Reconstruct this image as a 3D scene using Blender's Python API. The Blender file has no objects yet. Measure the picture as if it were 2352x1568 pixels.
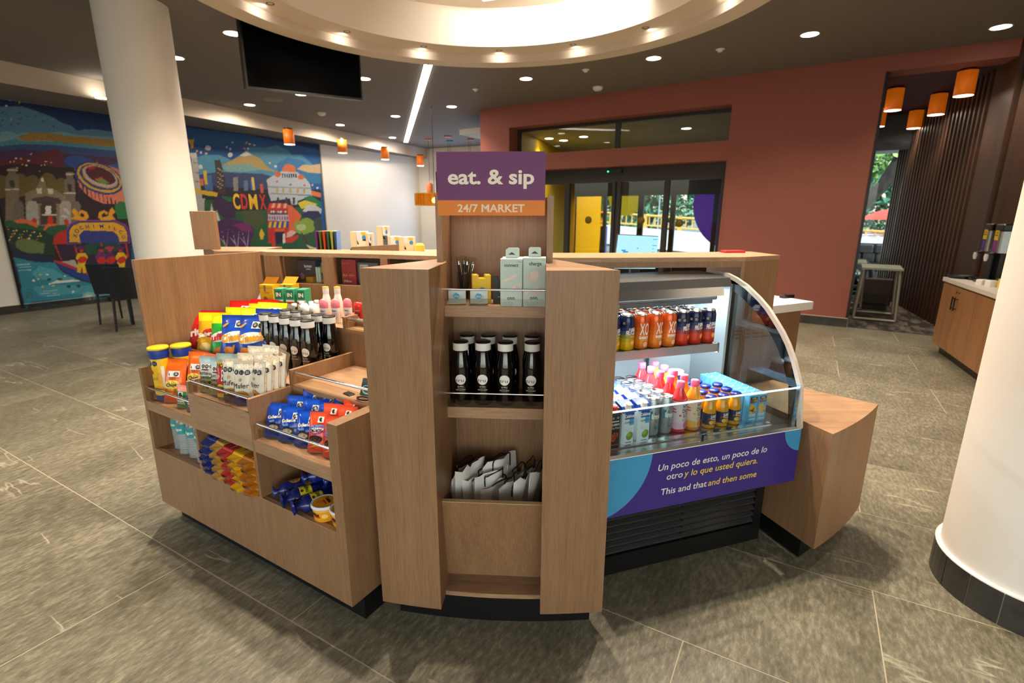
import bpy, bmesh, math, random
import numpy as np
from math import sin, cos, pi, radians, atan2, hypot
S = bpy.context.scene
COL = S.collection
rng = random.Random(7)

# ---------------------------------------------------------------- camera
cam = bpy.data.cameras.new('camera')
camo = bpy.data.objects.new('camera', cam)
COL.objects.link(camo)
camo.location = (0, 0, 1.5)
camo.rotation_euler = (pi/2 - 0.246, -0.002, 0)
cam.sensor_width = 36.0
cam.lens = 1165.0/2352*36
cam.clip_start = 0.05
cam.clip_end = 300
cam.dof.use_dof = True
cam.dof.focus_distance = 1.9
cam.dof.aperture_fstop = 3.2
S.camera = camo

# ---------------------------------------------------------------- colour management
S.view_settings.view_transform = 'Standard'
S.view_settings.look = 'None'
S.view_settings.gamma = 1.0
S.view_settings.use_curve_mapping = False
S.view_settings.exposure = 0.72
S.cycles.use_denoising = True
S.cycles.max_bounces = 8
S.cycles.diffuse_bounces = 4
S.cycles.glossy_bounces = 4
S.cycles.transmission_bounces = 6
S.cycles.transparent_max_bounces = 16
S.cycles.sample_clamp_indirect = 6.0
S.cycles.caustics_reflective = False
S.cycles.caustics_refractive = False
S.cycles.blur_glossy = 0.5

# ---------------------------------------------------------------- world: daylight outside
W = bpy.data.worlds.new('world')
S.world = W
W.use_nodes = True
nt = W.node_tree
nt.nodes.clear()
sky = nt.nodes.new('ShaderNodeTexSky')
sky.sky_type = 'NISHITA'
sky.sun_disc = False
sky.sun_elevation = radians(48)
sky.sun_rotation = radians(120)
sky.air_density = 1.2
sky.dust_density = 2.0
bgn = nt.nodes.new('ShaderNodeBackground')
bgn.inputs['Strength'].default_value = 0.45
wo = nt.nodes.new('ShaderNodeOutputWorld')
nt.links.new(sky.outputs[0], bgn.inputs[0])
nt.links.new(bgn.outputs[0], wo.inputs[0])

def light(name, kind, loc, energy, color=(1, .86, .70), rot=(0, 0, 0), **kw):
    d = bpy.data.lights.new(name, kind)
    d.energy = energy
    d.color = color
    for k, v in kw.items():
        setattr(d, k, v)
    o = bpy.data.objects.new(name, d)
    o.location = loc
    o.rotation_euler = rot
    COL.objects.link(o)
    return o

sun = light('sun', 'SUN', (6, 20, 15), 3.0, (1, .95, .86), (radians(48), 0, radians(-20)), angle=radians(1))

# ---------------------------------------------------------------- materials
def lin(h):
    h = h.lstrip('#')
    c = [int(h[i:i+2], 16)/255 for i in (0, 2, 4)]
    return tuple(x/12.92 if x <= .04045 else ((x+.055)/1.055)**2.4 for x in c) + (1,)

_mc = {}
def C(hexc, rough=.5, metal=0.0, emit=0.0, coat=0.0, spec=.5):
    key = (hexc, rough, metal, emit, coat, spec)
    if key in _mc:
        return _mc[key]
    m = bpy.data.materials.new('m_' + hexc.strip('#') + ('_%g_%g' % (rough, metal)))
    m.use_nodes = True
    b = m.node_tree.nodes['Principled BSDF']
    b.inputs['Base Color'].default_value = lin(hexc)
    b.inputs['Roughness'].default_value = rough
    b.inputs['Metallic'].default_value = metal
    b.inputs['Specular IOR Level'].default_value = spec
    b.inputs['Coat Weight'].default_value = coat
    if emit:
        b.inputs['Emission Color'].default_value = lin(hexc)
        b.inputs['Emission Strength'].default_value = emit
    m.diffuse_color = lin(hexc)
    _mc[key] = m
    return m

def nodemat(name):
    m = bpy.data.materials.new(name)
    m.use_nodes = True
    n = m.node_tree
    return m, n, n.nodes['Principled BSDF']

def wood(name, c1, c2, stretch, rough=.42, object_space=True, big=1.0):
    """fine-grained veneer; stretch = scale of the grain noise on x, y, z"""
    m, n, b = nodemat(name)
    tc = n.nodes.new('ShaderNodeTexCoord')
    oi = n.nodes.new('ShaderNodeObjectInfo')
    mp = n.nodes.new('ShaderNodeMapping')
    mp.inputs['Scale'].default_value = stretch
    add = n.nodes.new('ShaderNodeVectorMath'); add.operation = 'ADD'
    n.links.new(tc.outputs['Object'], add.inputs[0])
    n.links.new(oi.outputs['Random'], add.inputs[1])
    n.links.new(add.outputs[0], mp.inputs['Vector'])
    n1 = n.nodes.new('ShaderNodeTexNoise')
    n1.inputs['Scale'].default_value = 6
    n1.inputs['Detail'].default_value = 6
    n1.inputs['Roughness'].default_value = .7
    n.links.new(mp.outputs[0], n1.inputs['Vector'])
    mp2 = n.nodes.new('ShaderNodeMapping')
    mp2.inputs['Scale'].default_value = tuple(s*.12*big for s in stretch)
    n.links.new(add.outputs[0], mp2.inputs['Vector'])
    n2 = n.nodes.new('ShaderNodeTexNoise')
    n2.inputs['Scale'].default_value = 5
    n2.inputs['Detail'].default_value = 2
    n.links.new(mp2.outputs[0], n2.inputs['Vector'])
    mx = n.nodes.new('ShaderNodeMix'); mx.data_type = 'FLOAT'
    mx.inputs[0].default_value = .28
    n.links.new(n1.outputs[0], mx.inputs[2])
    n.links.new(n2.outputs[0], mx.inputs[3])
    cr = n.nodes.new('ShaderNodeValToRGB')
    cr.color_ramp.elements[0].position = .34
    cr.color_ramp.elements[0].color = lin(c1)
    cr.color_ramp.elements[1].position = .66
    cr.color_ramp.elements[1].color = lin(c2)
    n.links.new(mx.outputs[0], cr.inputs[0])
    n.links.new(cr.outputs[0], b.inputs['Base Color'])
    b.inputs['Roughness'].default_value = rough
    bp = n.nodes.new('ShaderNodeBump')
    bp.inputs['Strength'].default_value = .12
    bp.inputs['Distance'].default_value = .001
    n.links.new(n1.outputs[0], bp.inputs['Height'])
    n.links.new(bp.outputs[0], b.inputs['Normal'])
    return m

M = {}
M['wood'] = wood('oak_veneer', '#7d5a3e', '#a17a56', (46, 46, 1.5))
M['woodx'] = wood('oak_veneer_flat', '#8a664a', '#ba9470', (1.6, 34, 34))
M['woody'] = wood('oak_veneer_deep', '#8a664a', '#ba9470', (34, 1.6, 34))
M['walnut'] = wood('dark_walnut', '#2c1c13', '#553624', (20, 20, .9), .5)
M['cabinet'] = wood('cabinet_veneer', '#7a5334', '#b07f52', (14, 14, .7), .4)
M['edge'] = C('#d8b78c', .5)
M['black'] = C('#0b0b0c', .35)
M['blackgloss'] = C('#050506', .06, coat=.5)
M['steel'] = C('#c9ccce', .22, 1.0)
M['steelmatt'] = C('#b4b8ba', .42, 1.0)
M['chrome'] = C('#e6e8ea', .12, 1.0)
M['whitep'] = C('#eceae6', .5)
M['print_white'] = C('#f2efe9', .5)
M['print_black'] = C('#121212', .5)

def thin_glass(name, tint='#ffffff', refl=1.0, rough=.0, ior=1.45):
    m = bpy.data.materials.new(name)
    m.use_nodes = True
    n = m.node_tree
    n.nodes.clear()
    out = n.nodes.new('ShaderNodeOutputMaterial')
    tr = n.nodes.new('ShaderNodeBsdfTransparent')
    tr.inputs[0].default_value = lin(tint)
    gl = n.nodes.new('ShaderNodeBsdfGlossy')
    gl.inputs['Roughness'].default_value = rough
    fr = n.nodes.new('ShaderNodeFresnel')
    fr.inputs[0].default_value = ior
    mu = n.nodes.new('ShaderNodeMath'); mu.operation = 'MULTIPLY'
    mu.inputs[1].default_value = refl
    mx = n.nodes.new('ShaderNodeMixShader')
    ge = n.nodes.new('ShaderNodeNewGeometry')      # only the outer faces reflect
    inv = n.nodes.new('ShaderNodeMath'); inv.operation = 'SUBTRACT'; inv.inputs[0].default_value = 1
    m3 = n.nodes.new('ShaderNodeMath'); m3.operation = 'MULTIPLY'
    n.links.new(ge.outputs['Backfacing'], inv.inputs[1])
    n.links.new(fr.outputs[0], mu.inputs[0])
    n.links.new(mu.outputs[0], m3.inputs[0])
    n.links.new(inv.outputs[0], m3.inputs[1])
    n.links.new(m3.outputs[0], mx.inputs[0])
    n.links.new(tr.outputs[0], mx.inputs[1])
    n.links.new(gl.outputs[0], mx.inputs[2])
    n.links.new(mx.outputs[0], out.inputs[0])
    return m

M['glass'] = thin_glass('clear_glass', '#f4faf8', 1.0)
M['acrylic'] = thin_glass('clear_acrylic', '#f2f0ec', 1.0)
M['caseglass'] = thin_glass('case_glass', '#f0f7f8', 1.6)
M['endglass'] = thin_glass('coated_end_glass', '#e4eef0', 5.5)
M['plasticclear'] = thin_glass('clear_plastic', '#e6eef0', 1.6, .08)
def cloudy(name, tint, body, fac):
    m = thin_glass(name, tint, 1.4, .06)
    n = m.node_tree
    mx = [q for q in n.nodes if q.type == 'MIX_SHADER'][0]
    df = n.nodes.new('ShaderNodeBsdfDiffuse'); df.inputs[0].default_value = lin(body)
    tr = [q for q in n.nodes if q.type == 'BSDF_TRANSPARENT'][0]
    m2 = n.nodes.new('ShaderNodeMixShader'); m2.inputs[0].default_value = fac
    n.links.new(tr.outputs[0], m2.inputs[1]); n.links.new(df.outputs[0], m2.inputs[2])
    n.links.new(m2.outputs[0], mx.inputs[1])
    return m
M['waterplastic'] = cloudy('water_bottle_plastic', '#eef4f4', '#dfe8ea', .28)
M['yellowfilm'] = thin_glass('yellow_film', '#e8c800', .8)
M['purplefilm'] = thin_glass('purple_film', '#4a1fa0', .8)

def emitter(name, hexc, strength):
    m = bpy.data.materials.new(name)
    m.use_nodes = True
    n = m.node_tree
    n.nodes.clear()
    out = n.nodes.new('ShaderNodeOutputMaterial')
    e = n.nodes.new('ShaderNodeEmission')
    e.inputs[0].default_value = lin(hexc)
    e.inputs[1].default_value = strength
    n.links.new(e.outputs[0], out.inputs[0])
    return m
M['lamp'] = emitter('lamp_lens', '#fff1dc', 14)
M['lampcool'] = emitter('lamp_cool', '#eaf6ff', 12)
M['strip'] = emitter('strip_lens', '#fdf6ea', 7)

def noisy(name, c1, c2, scale, rough=.6, bump=0.0, stretch=(1, 1, 1), detail=5, ramp=(.35, .65), coord='Object', rnd=False):
    m, n, b = nodemat(name)
    tc = n.nodes.new('ShaderNodeTexCoord')
    mp = n.nodes.new('ShaderNodeMapping')
    mp.inputs['Scale'].default_value = stretch
    if rnd:
        oi = n.nodes.new('ShaderNodeObjectInfo')
        ad = n.nodes.new('ShaderNodeVectorMath'); ad.operation = 'MULTIPLY_ADD'
        n.links.new(oi.outputs['Random'], ad.inputs[0])
        ad.inputs[1].default_value = (37, 51, 13)
        n.links.new(tc.outputs[coord], ad.inputs[2])
        n.links.new(ad.outputs[0], mp.inputs['Vector'])
    else:
        n.links.new(tc.outputs[coord], mp.inputs['Vector'])
    ns = n.nodes.new('ShaderNodeTexNoise')
    ns.inputs['Scale'].default_value = scale
    ns.inputs['Detail'].default_value = detail
    ns.inputs['Roughness'].default_value = .65
    n.links.new(mp.outputs[0], ns.inputs['Vector'])
    cr = n.nodes.new('ShaderNodeValToRGB')
    cr.color_ramp.elements[0].position = ramp[0]
    cr.color_ramp.elements[0].color = lin(c1)
    cr.color_ramp.elements[1].position = ramp[1]
    cr.color_ramp.elements[1].color = lin(c2)
    n.links.new(ns.outputs[0], cr.inputs[0])
    n.links.new(cr.outputs[0], b.inputs['Base Color'])
    b.inputs['Roughness'].default_value = rough
    if bump:
        bp = n.nodes.new('ShaderNodeBump')
        bp.inputs['Strength'].default_value = bump
        bp.inputs['Distance'].default_value = .002
        n.links.new(ns.outputs[0], bp.inputs['Height'])
        n.links.new(bp.outputs[0], b.inputs['Normal'])
    return m

def stone():
    """grey slate-look porcelain with fine pale flecks and a few thin pale veins"""
    m, n, b = nodemat('slate_tile')
    tc = n.nodes.new('ShaderNodeTexCoord')
    oi = n.nodes.new('ShaderNodeObjectInfo')
    ad = n.nodes.new('ShaderNodeVectorMath'); ad.operation = 'MULTIPLY_ADD'
    n.links.new(oi.outputs['Random'], ad.inputs[0])
    ad.inputs[1].default_value = (37, 51, 13)
    n.links.new(tc.outputs['Object'], ad.inputs[2])
    def noise(scale, detail, rough, stretch):
        mp = n.nodes.new('ShaderNodeMapping')
        mp.inputs['Scale'].default_value = stretch
        mp.inputs['Rotation'].default_value = (0, 0, .5)
        n.links.new(ad.outputs[0], mp.inputs['Vector'])
        ns = n.nodes.new('ShaderNodeTexNoise')
        ns.inputs['Scale'].default_value = scale
        ns.inputs['Detail'].default_value = detail
        ns.inputs['Roughness'].default_value = rough
        n.links.new(mp.outputs[0], ns.inputs['Vector'])
        return ns
    fine = noise(60, 6, .75, (1, .35, 1))
    large = noise(2.2, 4, .6, (1, .6, 1))
    mx = n.nodes.new('ShaderNodeMix'); mx.data_type = 'FLOAT'
    mx.inputs[0].default_value = .3
    n.links.new(fine.outputs[0], mx.inputs[2]); n.links.new(large.outputs[0], mx.inputs[3])
    cr = n.nodes.new('ShaderNodeValToRGB')
    e = cr.color_ramp.elements
    e[0].position = .36; e[0].color = lin('#55503f')
    e[1].position = .66; e[1].color = lin('#a09a82')
    mid = e.new(.5); mid.color = lin('#746f5d')
    n.links.new(mx.outputs[0], cr.inputs[0])
    vein = noise(1.1, 5, .5, (.5, 2.2, 1))
    sb = n.nodes.new('ShaderNodeMath'); sb.operation = 'SUBTRACT'; sb.inputs[1].default_value = .5
    ab = n.nodes.new('ShaderNodeMath'); ab.operation = 'ABSOLUTE'
    n.links.new(vein.outputs[0], sb.inputs[0]); n.links.new(sb.outputs[0], ab.inputs[0])
    vr = n.nodes.new('ShaderNodeValToRGB')
    vr.color_ramp.elements[0].position = 0; vr.color_ramp.elements[0].color = (.55, .55, .55, 1)
    vr.color_ramp.elements[1].position = .006; vr.color_ramp.elements[1].color = (0, 0, 0, 1)
    n.links.new(ab.outputs[0], vr.inputs[0])
    brk = noise(3.0, 2, .5, (1, 1, 1))
    br = n.nodes.new('ShaderNodeValToRGB')
    br.color_ramp.elements[0].position = .52; br.color_ramp.elements[0].color = (0, 0, 0, 1)
    br.color_ramp.elements[1].position = .6; br.color_ramp.elements[1].color = (1, 1, 1, 1)
    n.links.new(brk.outputs[0], br.inputs[0])
    mm = n.nodes.new('ShaderNodeMath'); mm.operation = 'MULTIPLY'
    n.links.new(vr.outputs[0], mm.inputs[0]); n.links.new(br.outputs[0], mm.inputs[1])
    cm = n.nodes.new('ShaderNodeMix'); cm.data_type = 'RGBA'
    cm.inputs[7].default_value = lin('#cfc7ae')
    n.links.new(mm.outputs[0], cm.inputs[0])
    n.links.new(cr.outputs[0], cm.inputs[6])
    n.links.new(cm.outputs[2], b.inputs['Base Color'])
    b.inputs['Roughness'].default_value = .46
    bp = n.nodes.new('ShaderNodeBump')
    bp.inputs['Strength'].default_value = .15
    bp.inputs['Distance'].default_value = .001
    n.links.new(fine.outputs[0], bp.inputs['Height'])
    n.links.new(bp.outputs[0], b.inputs['Normal'])
    return m
M['slate'] = stone()
M['basetile'] = noisy('dark_base_tile', '#2b2a27', '#3f3d38', 9, .4, .1, rnd=True)
M['grout'] = C('#b8ad96', .8)
M['redwall'] = noisy('red_wallcovering', '#8f5145', '#99594b', 120, .7, .15, (1, 1, .2))
M['whitewall'] = C('#e9e3da', .7)
M['ceil'] = C('#756e68', .8)
M['ringpaint'] = C('#cdbfae', .7)
M['domepaint'] = C('#e2d8ca', .75)
M['orange_wood'] = noisy('orange_veneer', '#b4500c', '#e8801e', 7, .5, 0, (1, 1, .4))
_b = M['orange_wood'].node_tree.nodes['Principled BSDF']      # bulb light through the veneer shade, put in as emission
_b.inputs['Emission Color'].default_value = lin('#d8660c'); _b.inputs['Emission Strength'].default_value = .22
M['carpet'] = noisy('patterned_carpet', '#2b2622', '#6e645a', 5, .95, .5, (1, .35, 1), 3, (.45, .58))
M['foliage'] = noisy('tree_leaves', '#2f5a2e', '#8fb45f', 9, .6, 0)
M['foliage2'] = noisy('tree_leaves_dark', '#1f4a3a', '#4d8a66', 7, .6, 0)
M['bark'] = noisy('tree_bark', '#1c1916', '#3f3a35', 14, .9, .6, (1, 1, .3))
M['concrete'] = noisy('pale_concrete', '#cfd0cc', '#e6e6e2', 3, .8)
M['asphalt'] = noisy('asphalt', '#5a5c5e', '#70736f', 20, .9)
# ---------------------------------------------------------------- mesh helpers
class MB:
    """collects polygons with materials, then links them as ONE mesh object"""
    def __init__(s):
        s.v = []; s.f = []; s.m = []; s.sm = []; s.mats = []
    def mi(s, mat):
        if mat not in s.mats:
            s.mats.append(mat)
        return s.mats.index(mat)
    def add(s, V, F, mat, smooth=False, fn=None):
        o = len(s.v); k = s.mi(mat)
        s.v += [tuple(fn(*p)) for p in V] if fn else [tuple(p) for p in V]
        for f in F:
            s.f.append(tuple(i+o for i in f)); s.m.append(k); s.sm.append(smooth)
        return s
    def box(s, x0, x1, y0, y1, z0, z1, mat, fn=None):
        V = [(x, y, z) for z in (z0, z1) for y in (y0, y1) for x in (x0, x1)]
        return s.add(V, [(0, 2, 3, 1), (4, 5, 7, 6), (0, 1, 5, 4), (2, 6, 7, 3), (0, 4, 6, 2), (1, 3, 7, 5)], mat, fn=fn)
    def rbox(s, x0, x1, y0, y1, z0, z1, mat, r=.004, fn=None):
        """box with chamfered vertical and top edges"""
        P = [(x0+r, y0), (x1-r, y0), (x1, y0+r), (x1, y1-r), (x1-r, y1), (x0+r, y1), (x0, y1-r), (x0, y0+r)]
        cx, cy = (x0+x1)/2, (y0+y1)/2
        def ins(p):
            return (cx+(p[0]-cx)*(1-2*r/(x1-x0)), cy+(p[1]-cy)*(1-2*r/(y1-y0)))
        V = [(p[0], p[1], z0) for p in P] + [(p[0], p[1], z1-r) for p in P] + [ins(p)+(z1,) for p in P]
        F = [tuple(reversed(range(8)))]
        for k in (0, 8):
            for i in range(8):
                j = (i+1) % 8
                F.append((k+i, k+j, k+8+j, k+8+i))
        F.append(tuple(range(16, 24)))
        return s.add(V, F, mat, fn=fn)
    def prism(s, P, z0, z1, mat, top=None, fn=None):
        """P counter-clockwise outline; top material may differ"""
        n = len(P)
        V = [(p[0], p[1], z0) for p in P] + [(p[0], p[1], z1) for p in P]
        F = [tuple(reversed(range(n)))] + [(i, (i+1) % n, n+(i+1) % n, n+i) for i in range(n)]
        s.add(V, F, mat, fn=fn)
        return s.add(V[n:], [tuple(range(n))], top or mat, fn=fn)
    def xprism(s, P, x0, x1, mat):
        """outline P in (y, z), extruded along x"""
        n = len(P)
        V = [(x0, p[0], p[1]) for p in P] + [(x1, p[0], p[1]) for p in P]
        F = [tuple(reversed(range(n))), tuple(range(n, 2*n))] + [(i, (i+1) % n, n+(i+1) % n, n+i) for i in range(n)]
        return s.add(V, F, mat)
    def lathe(s, prof, mat, n=20, cx=0, cy=0, smooth=True, fn=None, a0=0, a1=2*pi):
        """prof: (r, z) or (r, z, mat) from bottom to top; mat holds for the band above the point"""
        full = abs(a1-a0-2*pi) < 1e-6
        nn = n if full else n+1
        V = []
        for p in prof:
            for i in range(nn):
                a = a0+(a1-a0)*i/n
                V.append((cx+p[0]*sin(a), cy-p[0]*cos(a), p[1]))
        cur = mat; groups = {}
        for k in range(len(prof)-1):
            if len(prof[k]) > 2:
                cur = prof[k][2]
            for i in range(n):
                j = (i+1) % nn
                groups.setdefault(cur, []).append((k*nn+i, k*nn+j, (k+1)*nn+j, (k+1)*nn+i))
        for mt, F in groups.items():
            s.add(V, F, mt, smooth, fn)
        return s
    def tube(s, P, r, mat, n=8, smooth=True, cap=True):
        P = [np.array(p, float) for p in P]
        V = []; N = len(P)
        up0 = np.array([0, 0, 1.0])
        for i, p in enumerate(P):
            d = P[min(i+1, N-1)]-P[max(i-1, 0)]
            d = d/(np.linalg.norm(d)+1e-9)
            u = np.cross(d, up0)
            if np.linalg.norm(u) < .05:
                u = np.cross(d, (1, 0, 0))
            u /= np.linalg.norm(u); w = np.cross(u, d)
            rr = r[i] if isinstance(r, (list, tuple)) else r
            for k in range(n):
                a = 2*pi*k/n
                V.append(tuple(p+rr*(cos(a)*u+sin(a)*w)))
        F = [(i*n+k, i*n+(k+1) % n, (i+1)*n+(k+1) % n, (i+1)*n+k) for i in range(N-1) for k in range(n)]
        s.add(V, F, mat, smooth)
        if cap:
            s.add(V, [tuple(reversed(range(n))), tuple(range((N-1)*n, N*n))], mat)
        return s
    def disc(s, cx, cy, rx, ry, mat, place, n=20, rot=0.0, a0=0.0, a1=2*pi, d=0.0):
        V = []
        for i in range(n+1 if a1-a0 < 6.28 else n):
            a = a0+(a1-a0)*i/n
            x, y = rx*cos(a), ry*sin(a)
            V.append((cx+x*cos(rot)-y*sin(rot), cy+x*sin(rot)+y*cos(rot)))
        return s.fan(V, mat, place, d) if a1-a0 > 6.2 else s.poly(V, mat, place, d)
    def fan(s, P, mat, place, d=0.0):
        """a convex print patch that follows a curved surface"""
        n = len(P); cx = sum(p[0] for p in P)/n; cy = sum(p[1] for p in P)/n
        V = [place(cx, cy, d)]
        for k in (1/3, 2/3, 1):
            V += [place(cx+(p[0]-cx)*k, cy+(p[1]-cy)*k, d) for p in P]
        F = [(0, 1+i, 1+(i+1) % n) for i in range(n)]
        for k in (0, 1):
            o = 1+k*n
            F += [(o+i, o+n+i, o+n+(i+1) % n, o+(i+1) % n) for i in range(n)]
        return s.add(V, F, mat)
    def poly(s, P, mat, place, d=0.0):
        return s.add([place(p[0], p[1], d) for p in P], [tuple(range(len(P)))], mat)
    def rect(s, x0, x1, y0, y1, mat, place, d=0.0, n=1):
        for i in range(n):
            a, b = x0+(x1-x0)*i/n, x0+(x1-x0)*(i+1)/n
            s.poly([(a, y0), (b, y0), (b, y1), (a, y1)], mat, place, d)
        return s
    def text(s, body, h, mat, place, cx=0, cy=0, bold=0.0, shear=0.0, rot=0.0, width=None, d=.0006, align='c', sy=1.0):
        V, F, w = textmesh(body, bold)
        k = h
        kx = k if width is None else width/w
        off = {'c': -w/2, 'l': 0, 'r': -w}[align]
        out = []
        for x, y in V:
            px, py = (x+off+shear*(y-.5))*kx, (y-.5)*k*sy
            out.append(place(cx+px*cos(rot)-py*sin(rot), cy+px*sin(rot)+py*cos(rot), d))
        return s.add(out, F, mat)
    def build(s, name, parent=None, loc=None, rot=None):
        me = bpy.data.meshes.new(name)
        me.from_pydata(s.v, [], s.f)
        for mt in s.mats:
            me.materials.append(mt)
        me.polygons.foreach_set('material_index', s.m)
        me.polygons.foreach_set('use_smooth', s.sm)
        me.update()
        return link(name, me, parent, loc, rot)

def link(name, me, parent=None, loc=None, rot=None):
    o = bpy.data.objects.new(name, me)
    COL.objects.link(o)
    if parent is not None:
        o.parent = parent
    if loc is not None:
        o.location = loc
    if rot is not None:
        o.rotation_euler = rot if isinstance(rot, (tuple, list)) else (0, 0, rot)
    return o

_tm = {}
def textmesh(body, bold=0.0):
    key = (body, bold)
    if key in _tm:
        return _tm[key]
    cu = bpy.data.curves.new('lettering', 'FONT')
    cu.body = body
    cu.resolution_u = 3
    cu.offset = bold
    ob = bpy.data.objects.new('lettering', cu)
    COL.objects.link(ob)
    dg = bpy.context.evaluated_depsgraph_get()
    me = ob.evaluated_get(dg).to_mesh()
    V = [(v.co.x/.729, v.co.y/.729) for v in me.vertices]
    F = [tuple(p.vertices) for p in me.polygons]
    fl = []
    for f in F:
        a = sum(V[f[i]][0]*V[f[(i+1) % len(f)]][1]-V[f[(i+1) % len(f)]][0]*V[f[i]][1] for i in range(len(f)))
        fl.append(f if a > 0 else tuple(reversed(f)))
    ob.evaluated_get(dg).to_mesh_clear()
    bpy.data.objects.remove(ob)
    bpy.data.curves.remove(cu)
    x0 = min(v[0] for v in V); x1 = max(v[0] for v in V)
    V = [(v[0]-x0, v[1]) for v in V]
    _tm[key] = (V, fl, x1-x0)
    return _tm[key]

# places: map flat print (x, y, lift) to a surface
def onY(y0=0.0, z0=0.0, x0=0.0):
    return lambda x, y, d=0: (x0+x, y0-d, z0+y)
def onZ(z0=0.0):
    return lambda x, y, d=0: (x, y, z0+d)
def onX(x0=0.0, sgn=1):
    return lambda x, y, d=0: (x0+sgn*d, sgn*x, y)
def cyl(R, a0=0.0, cx=0.0, cy=0.0):
    return lambda x, y, d=0: (cx+(R+d)*sin(x/R+a0), cy-(R+d)*cos(x/R+a0), y)

# ---------------------------------------------------------------- object bookkeeping
def tag(o, label=None, cat=None, group=None, kind=None):
    if label: o['label'] = label
    if cat: o['category'] = cat
    if group: o['group'] = group
    if kind: o['kind'] = kind
    return o

def empty(name, loc=(0, 0, 0), rz=0.0, label=None, cat=None, group=None, kind=None):
    o = bpy.data.objects.new(name, None)
    o.empty_display_size = .05
    o.location = loc
    o.rotation_euler = (0, 0, rz)
    COL.objects.link(o)
    return tag(o, label, cat, group, kind)

class Frame:
    def __init__(s, x, y, ang):
        s.o = (x, y); s.a = ang; s.c = cos(ang); s.s = sin(ang)
    def pt(s, x, y, z=0.0):
        return (s.o[0]+s.c*x-s.s*y, s.o[1]+s.s*x+s.c*y, z)

GF = Frame(-.583, 1.568, radians(-31.19))     # snack gondola: x right along its front, y inward
TF = Frame(-.076, 1.547, radians(-3.5))       # central tower
FF = Frame(1.2566, 2.0292, radians(18.5))     # drinks fridge: x negative to its left end
BF = Frame(-1.371, 2.828, radians(-14.44))    # wall above the gondola
WF = Frame(4.59, 6.824, radians(-33.28))      # red wall: x right, y outward
MF = Frame(-7.592, 7.816, radians(60.0))      # mural wall: x away along the wall, y behind it

def kids(o):
    return [c for c in COL.objects if c.parent == o]
_kids = {}
def clone(o, loc=None, rot=None, label=None, group=None):
    """a copy of a thing with copies of its parts; mesh data shared"""
    if o.name not in _kids:
        _kids[o.name] = [(c, [g for g in c.children]) for c in o.children]
    n = o.copy()
    COL.objects.link(n)
    if loc is not None: n.location = loc
    if rot is not None: n.rotation_euler = rot
    if label: n['label'] = label
    if group: n['group'] = group
    for c, gs in _kids[o.name]:
        k = c.copy(); COL.objects.link(k); k.parent = n
        for g in gs:
            q = g.copy(); COL.objects.link(q); q.parent = k
    return n

class Proto:
    """first use moves the prototype itself, later uses copy it"""
    def __init__(s, o):
        s.o = o; s.used = False
    def put(s, F, x, y, z, rot=(0, 0, 0), label=None, group=None):
        loc = F.pt(x, y, z)
        if isinstance(rot, (int, float)):
            rot = (0, 0, rot)
        r = (rot[0], rot[1], rot[2]+F.a)
        if not s.used:
            s.used = True
            kids_now = [(c, [g for g in c.children]) for c in s.o.children]
            _kids[s.o.name] = kids_now
            s.o.location = loc; s.o.rotation_euler = r
            if label: s.o['label'] = label
            if group: s.o['group'] = group
            return s.o
        return clone(s.o, loc, r, label, group)
# ================================================================ THE SETTING
# ---- floor of slate tiles
fl = MB().box(-11, 12, -4, 20, -.06, -.0012, M['grout']).build('floor')
tag(fl, kind='structure')
TA = radians(-30); tc_, ts_ = cos(TA), sin(TA)
TW, TL = .654, 1.308
def tilebox(mb=None, x=0, y=0):
    g = .0025
    m2 = mb or MB()
    m2.rbox(x+g, x+TL-g, y+g, y+TW-g, -.0013, 0.0, M['slate'], .0008)
    return m2
cells = []
for r in range(-6, 30):
    y0 = .976 + (r-1)*TW
    ph = (.4 if r % 2 == 0 else -.22)
    for k in range(-12, 12):
        x0 = ph + k*TL
        cxx = (x0+TL/2)*tc_-(y0+TW/2)*ts_; cyy = (x0+TL/2)*ts_+(y0+TW/2)*tc_
        if cyy < -.2 or cyy > 16 or abs(cxx) > 1.15*cyy+2.6 or cxx > 8.5 or cxx < -9.5:
            continue
        cells.append((hypot(cxx, cyy), x0, y0))
cells.sort()
t0 = None
rest = MB()
for i, (d, x0, y0) in enumerate(cells):
    px, py = x0*tc_-y0*ts_, x0*ts_+y0*tc_
    if i < 290:
        if t0 is None:
            t0 = tilebox().build('floor_tile', fl, (px, py, 0), TA)
        else:
            q = t0.copy(); COL.objects.link(q); q.location = (px, py, 0)
    else:
        tilebox(rest, x0, y0)
if rest.v:
    tag(rest.build('far_floor_tiles', fl, (0, 0, 0), TA), kind='stuff')

# ---- ceiling with the round recess
DC = (-.237, 4.26)
ce = MB()
x0, x1, y0, y1 = -11, 12, -9, 20  # reaches past the rear wall as an added overhang that shuts out the sun
angs = sorted(set([2*pi*i/72 for i in range(72)] + [atan2(yy-DC[1], xx-DC[0]) % (2*pi) for xx in (x0, x1) for yy in (y0, y1)]))
Vi, Vo = [], []
for a in angs:
    c, s_ = cos(a), sin(a)
    ts = []
    if c > 1e-9: ts.append((x1-DC[0])/c)
    if c < -1e-9: ts.append((x0-DC[0])/c)
    if s_ > 1e-9: ts.append((y1-DC[1])/s_)
    if s_ < -1e-9: ts.append((y0-DC[1])/s_)
    t = min(ts)
    den = c*.549+s_*.836
    if den > 1e-6 and a < radians(79.3):          # the room ends at its street front
        t = min(t, (3.66-((DC[0]-WF.o[0])*.549+(DC[1]-WF.o[1])*.836))/den)
    Vi.append((DC[0]+2.3*c, DC[1]+2.3*s_)); Vo.append((DC[0]+t*c, DC[1]+t*s_))
n = len(angs)
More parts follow.
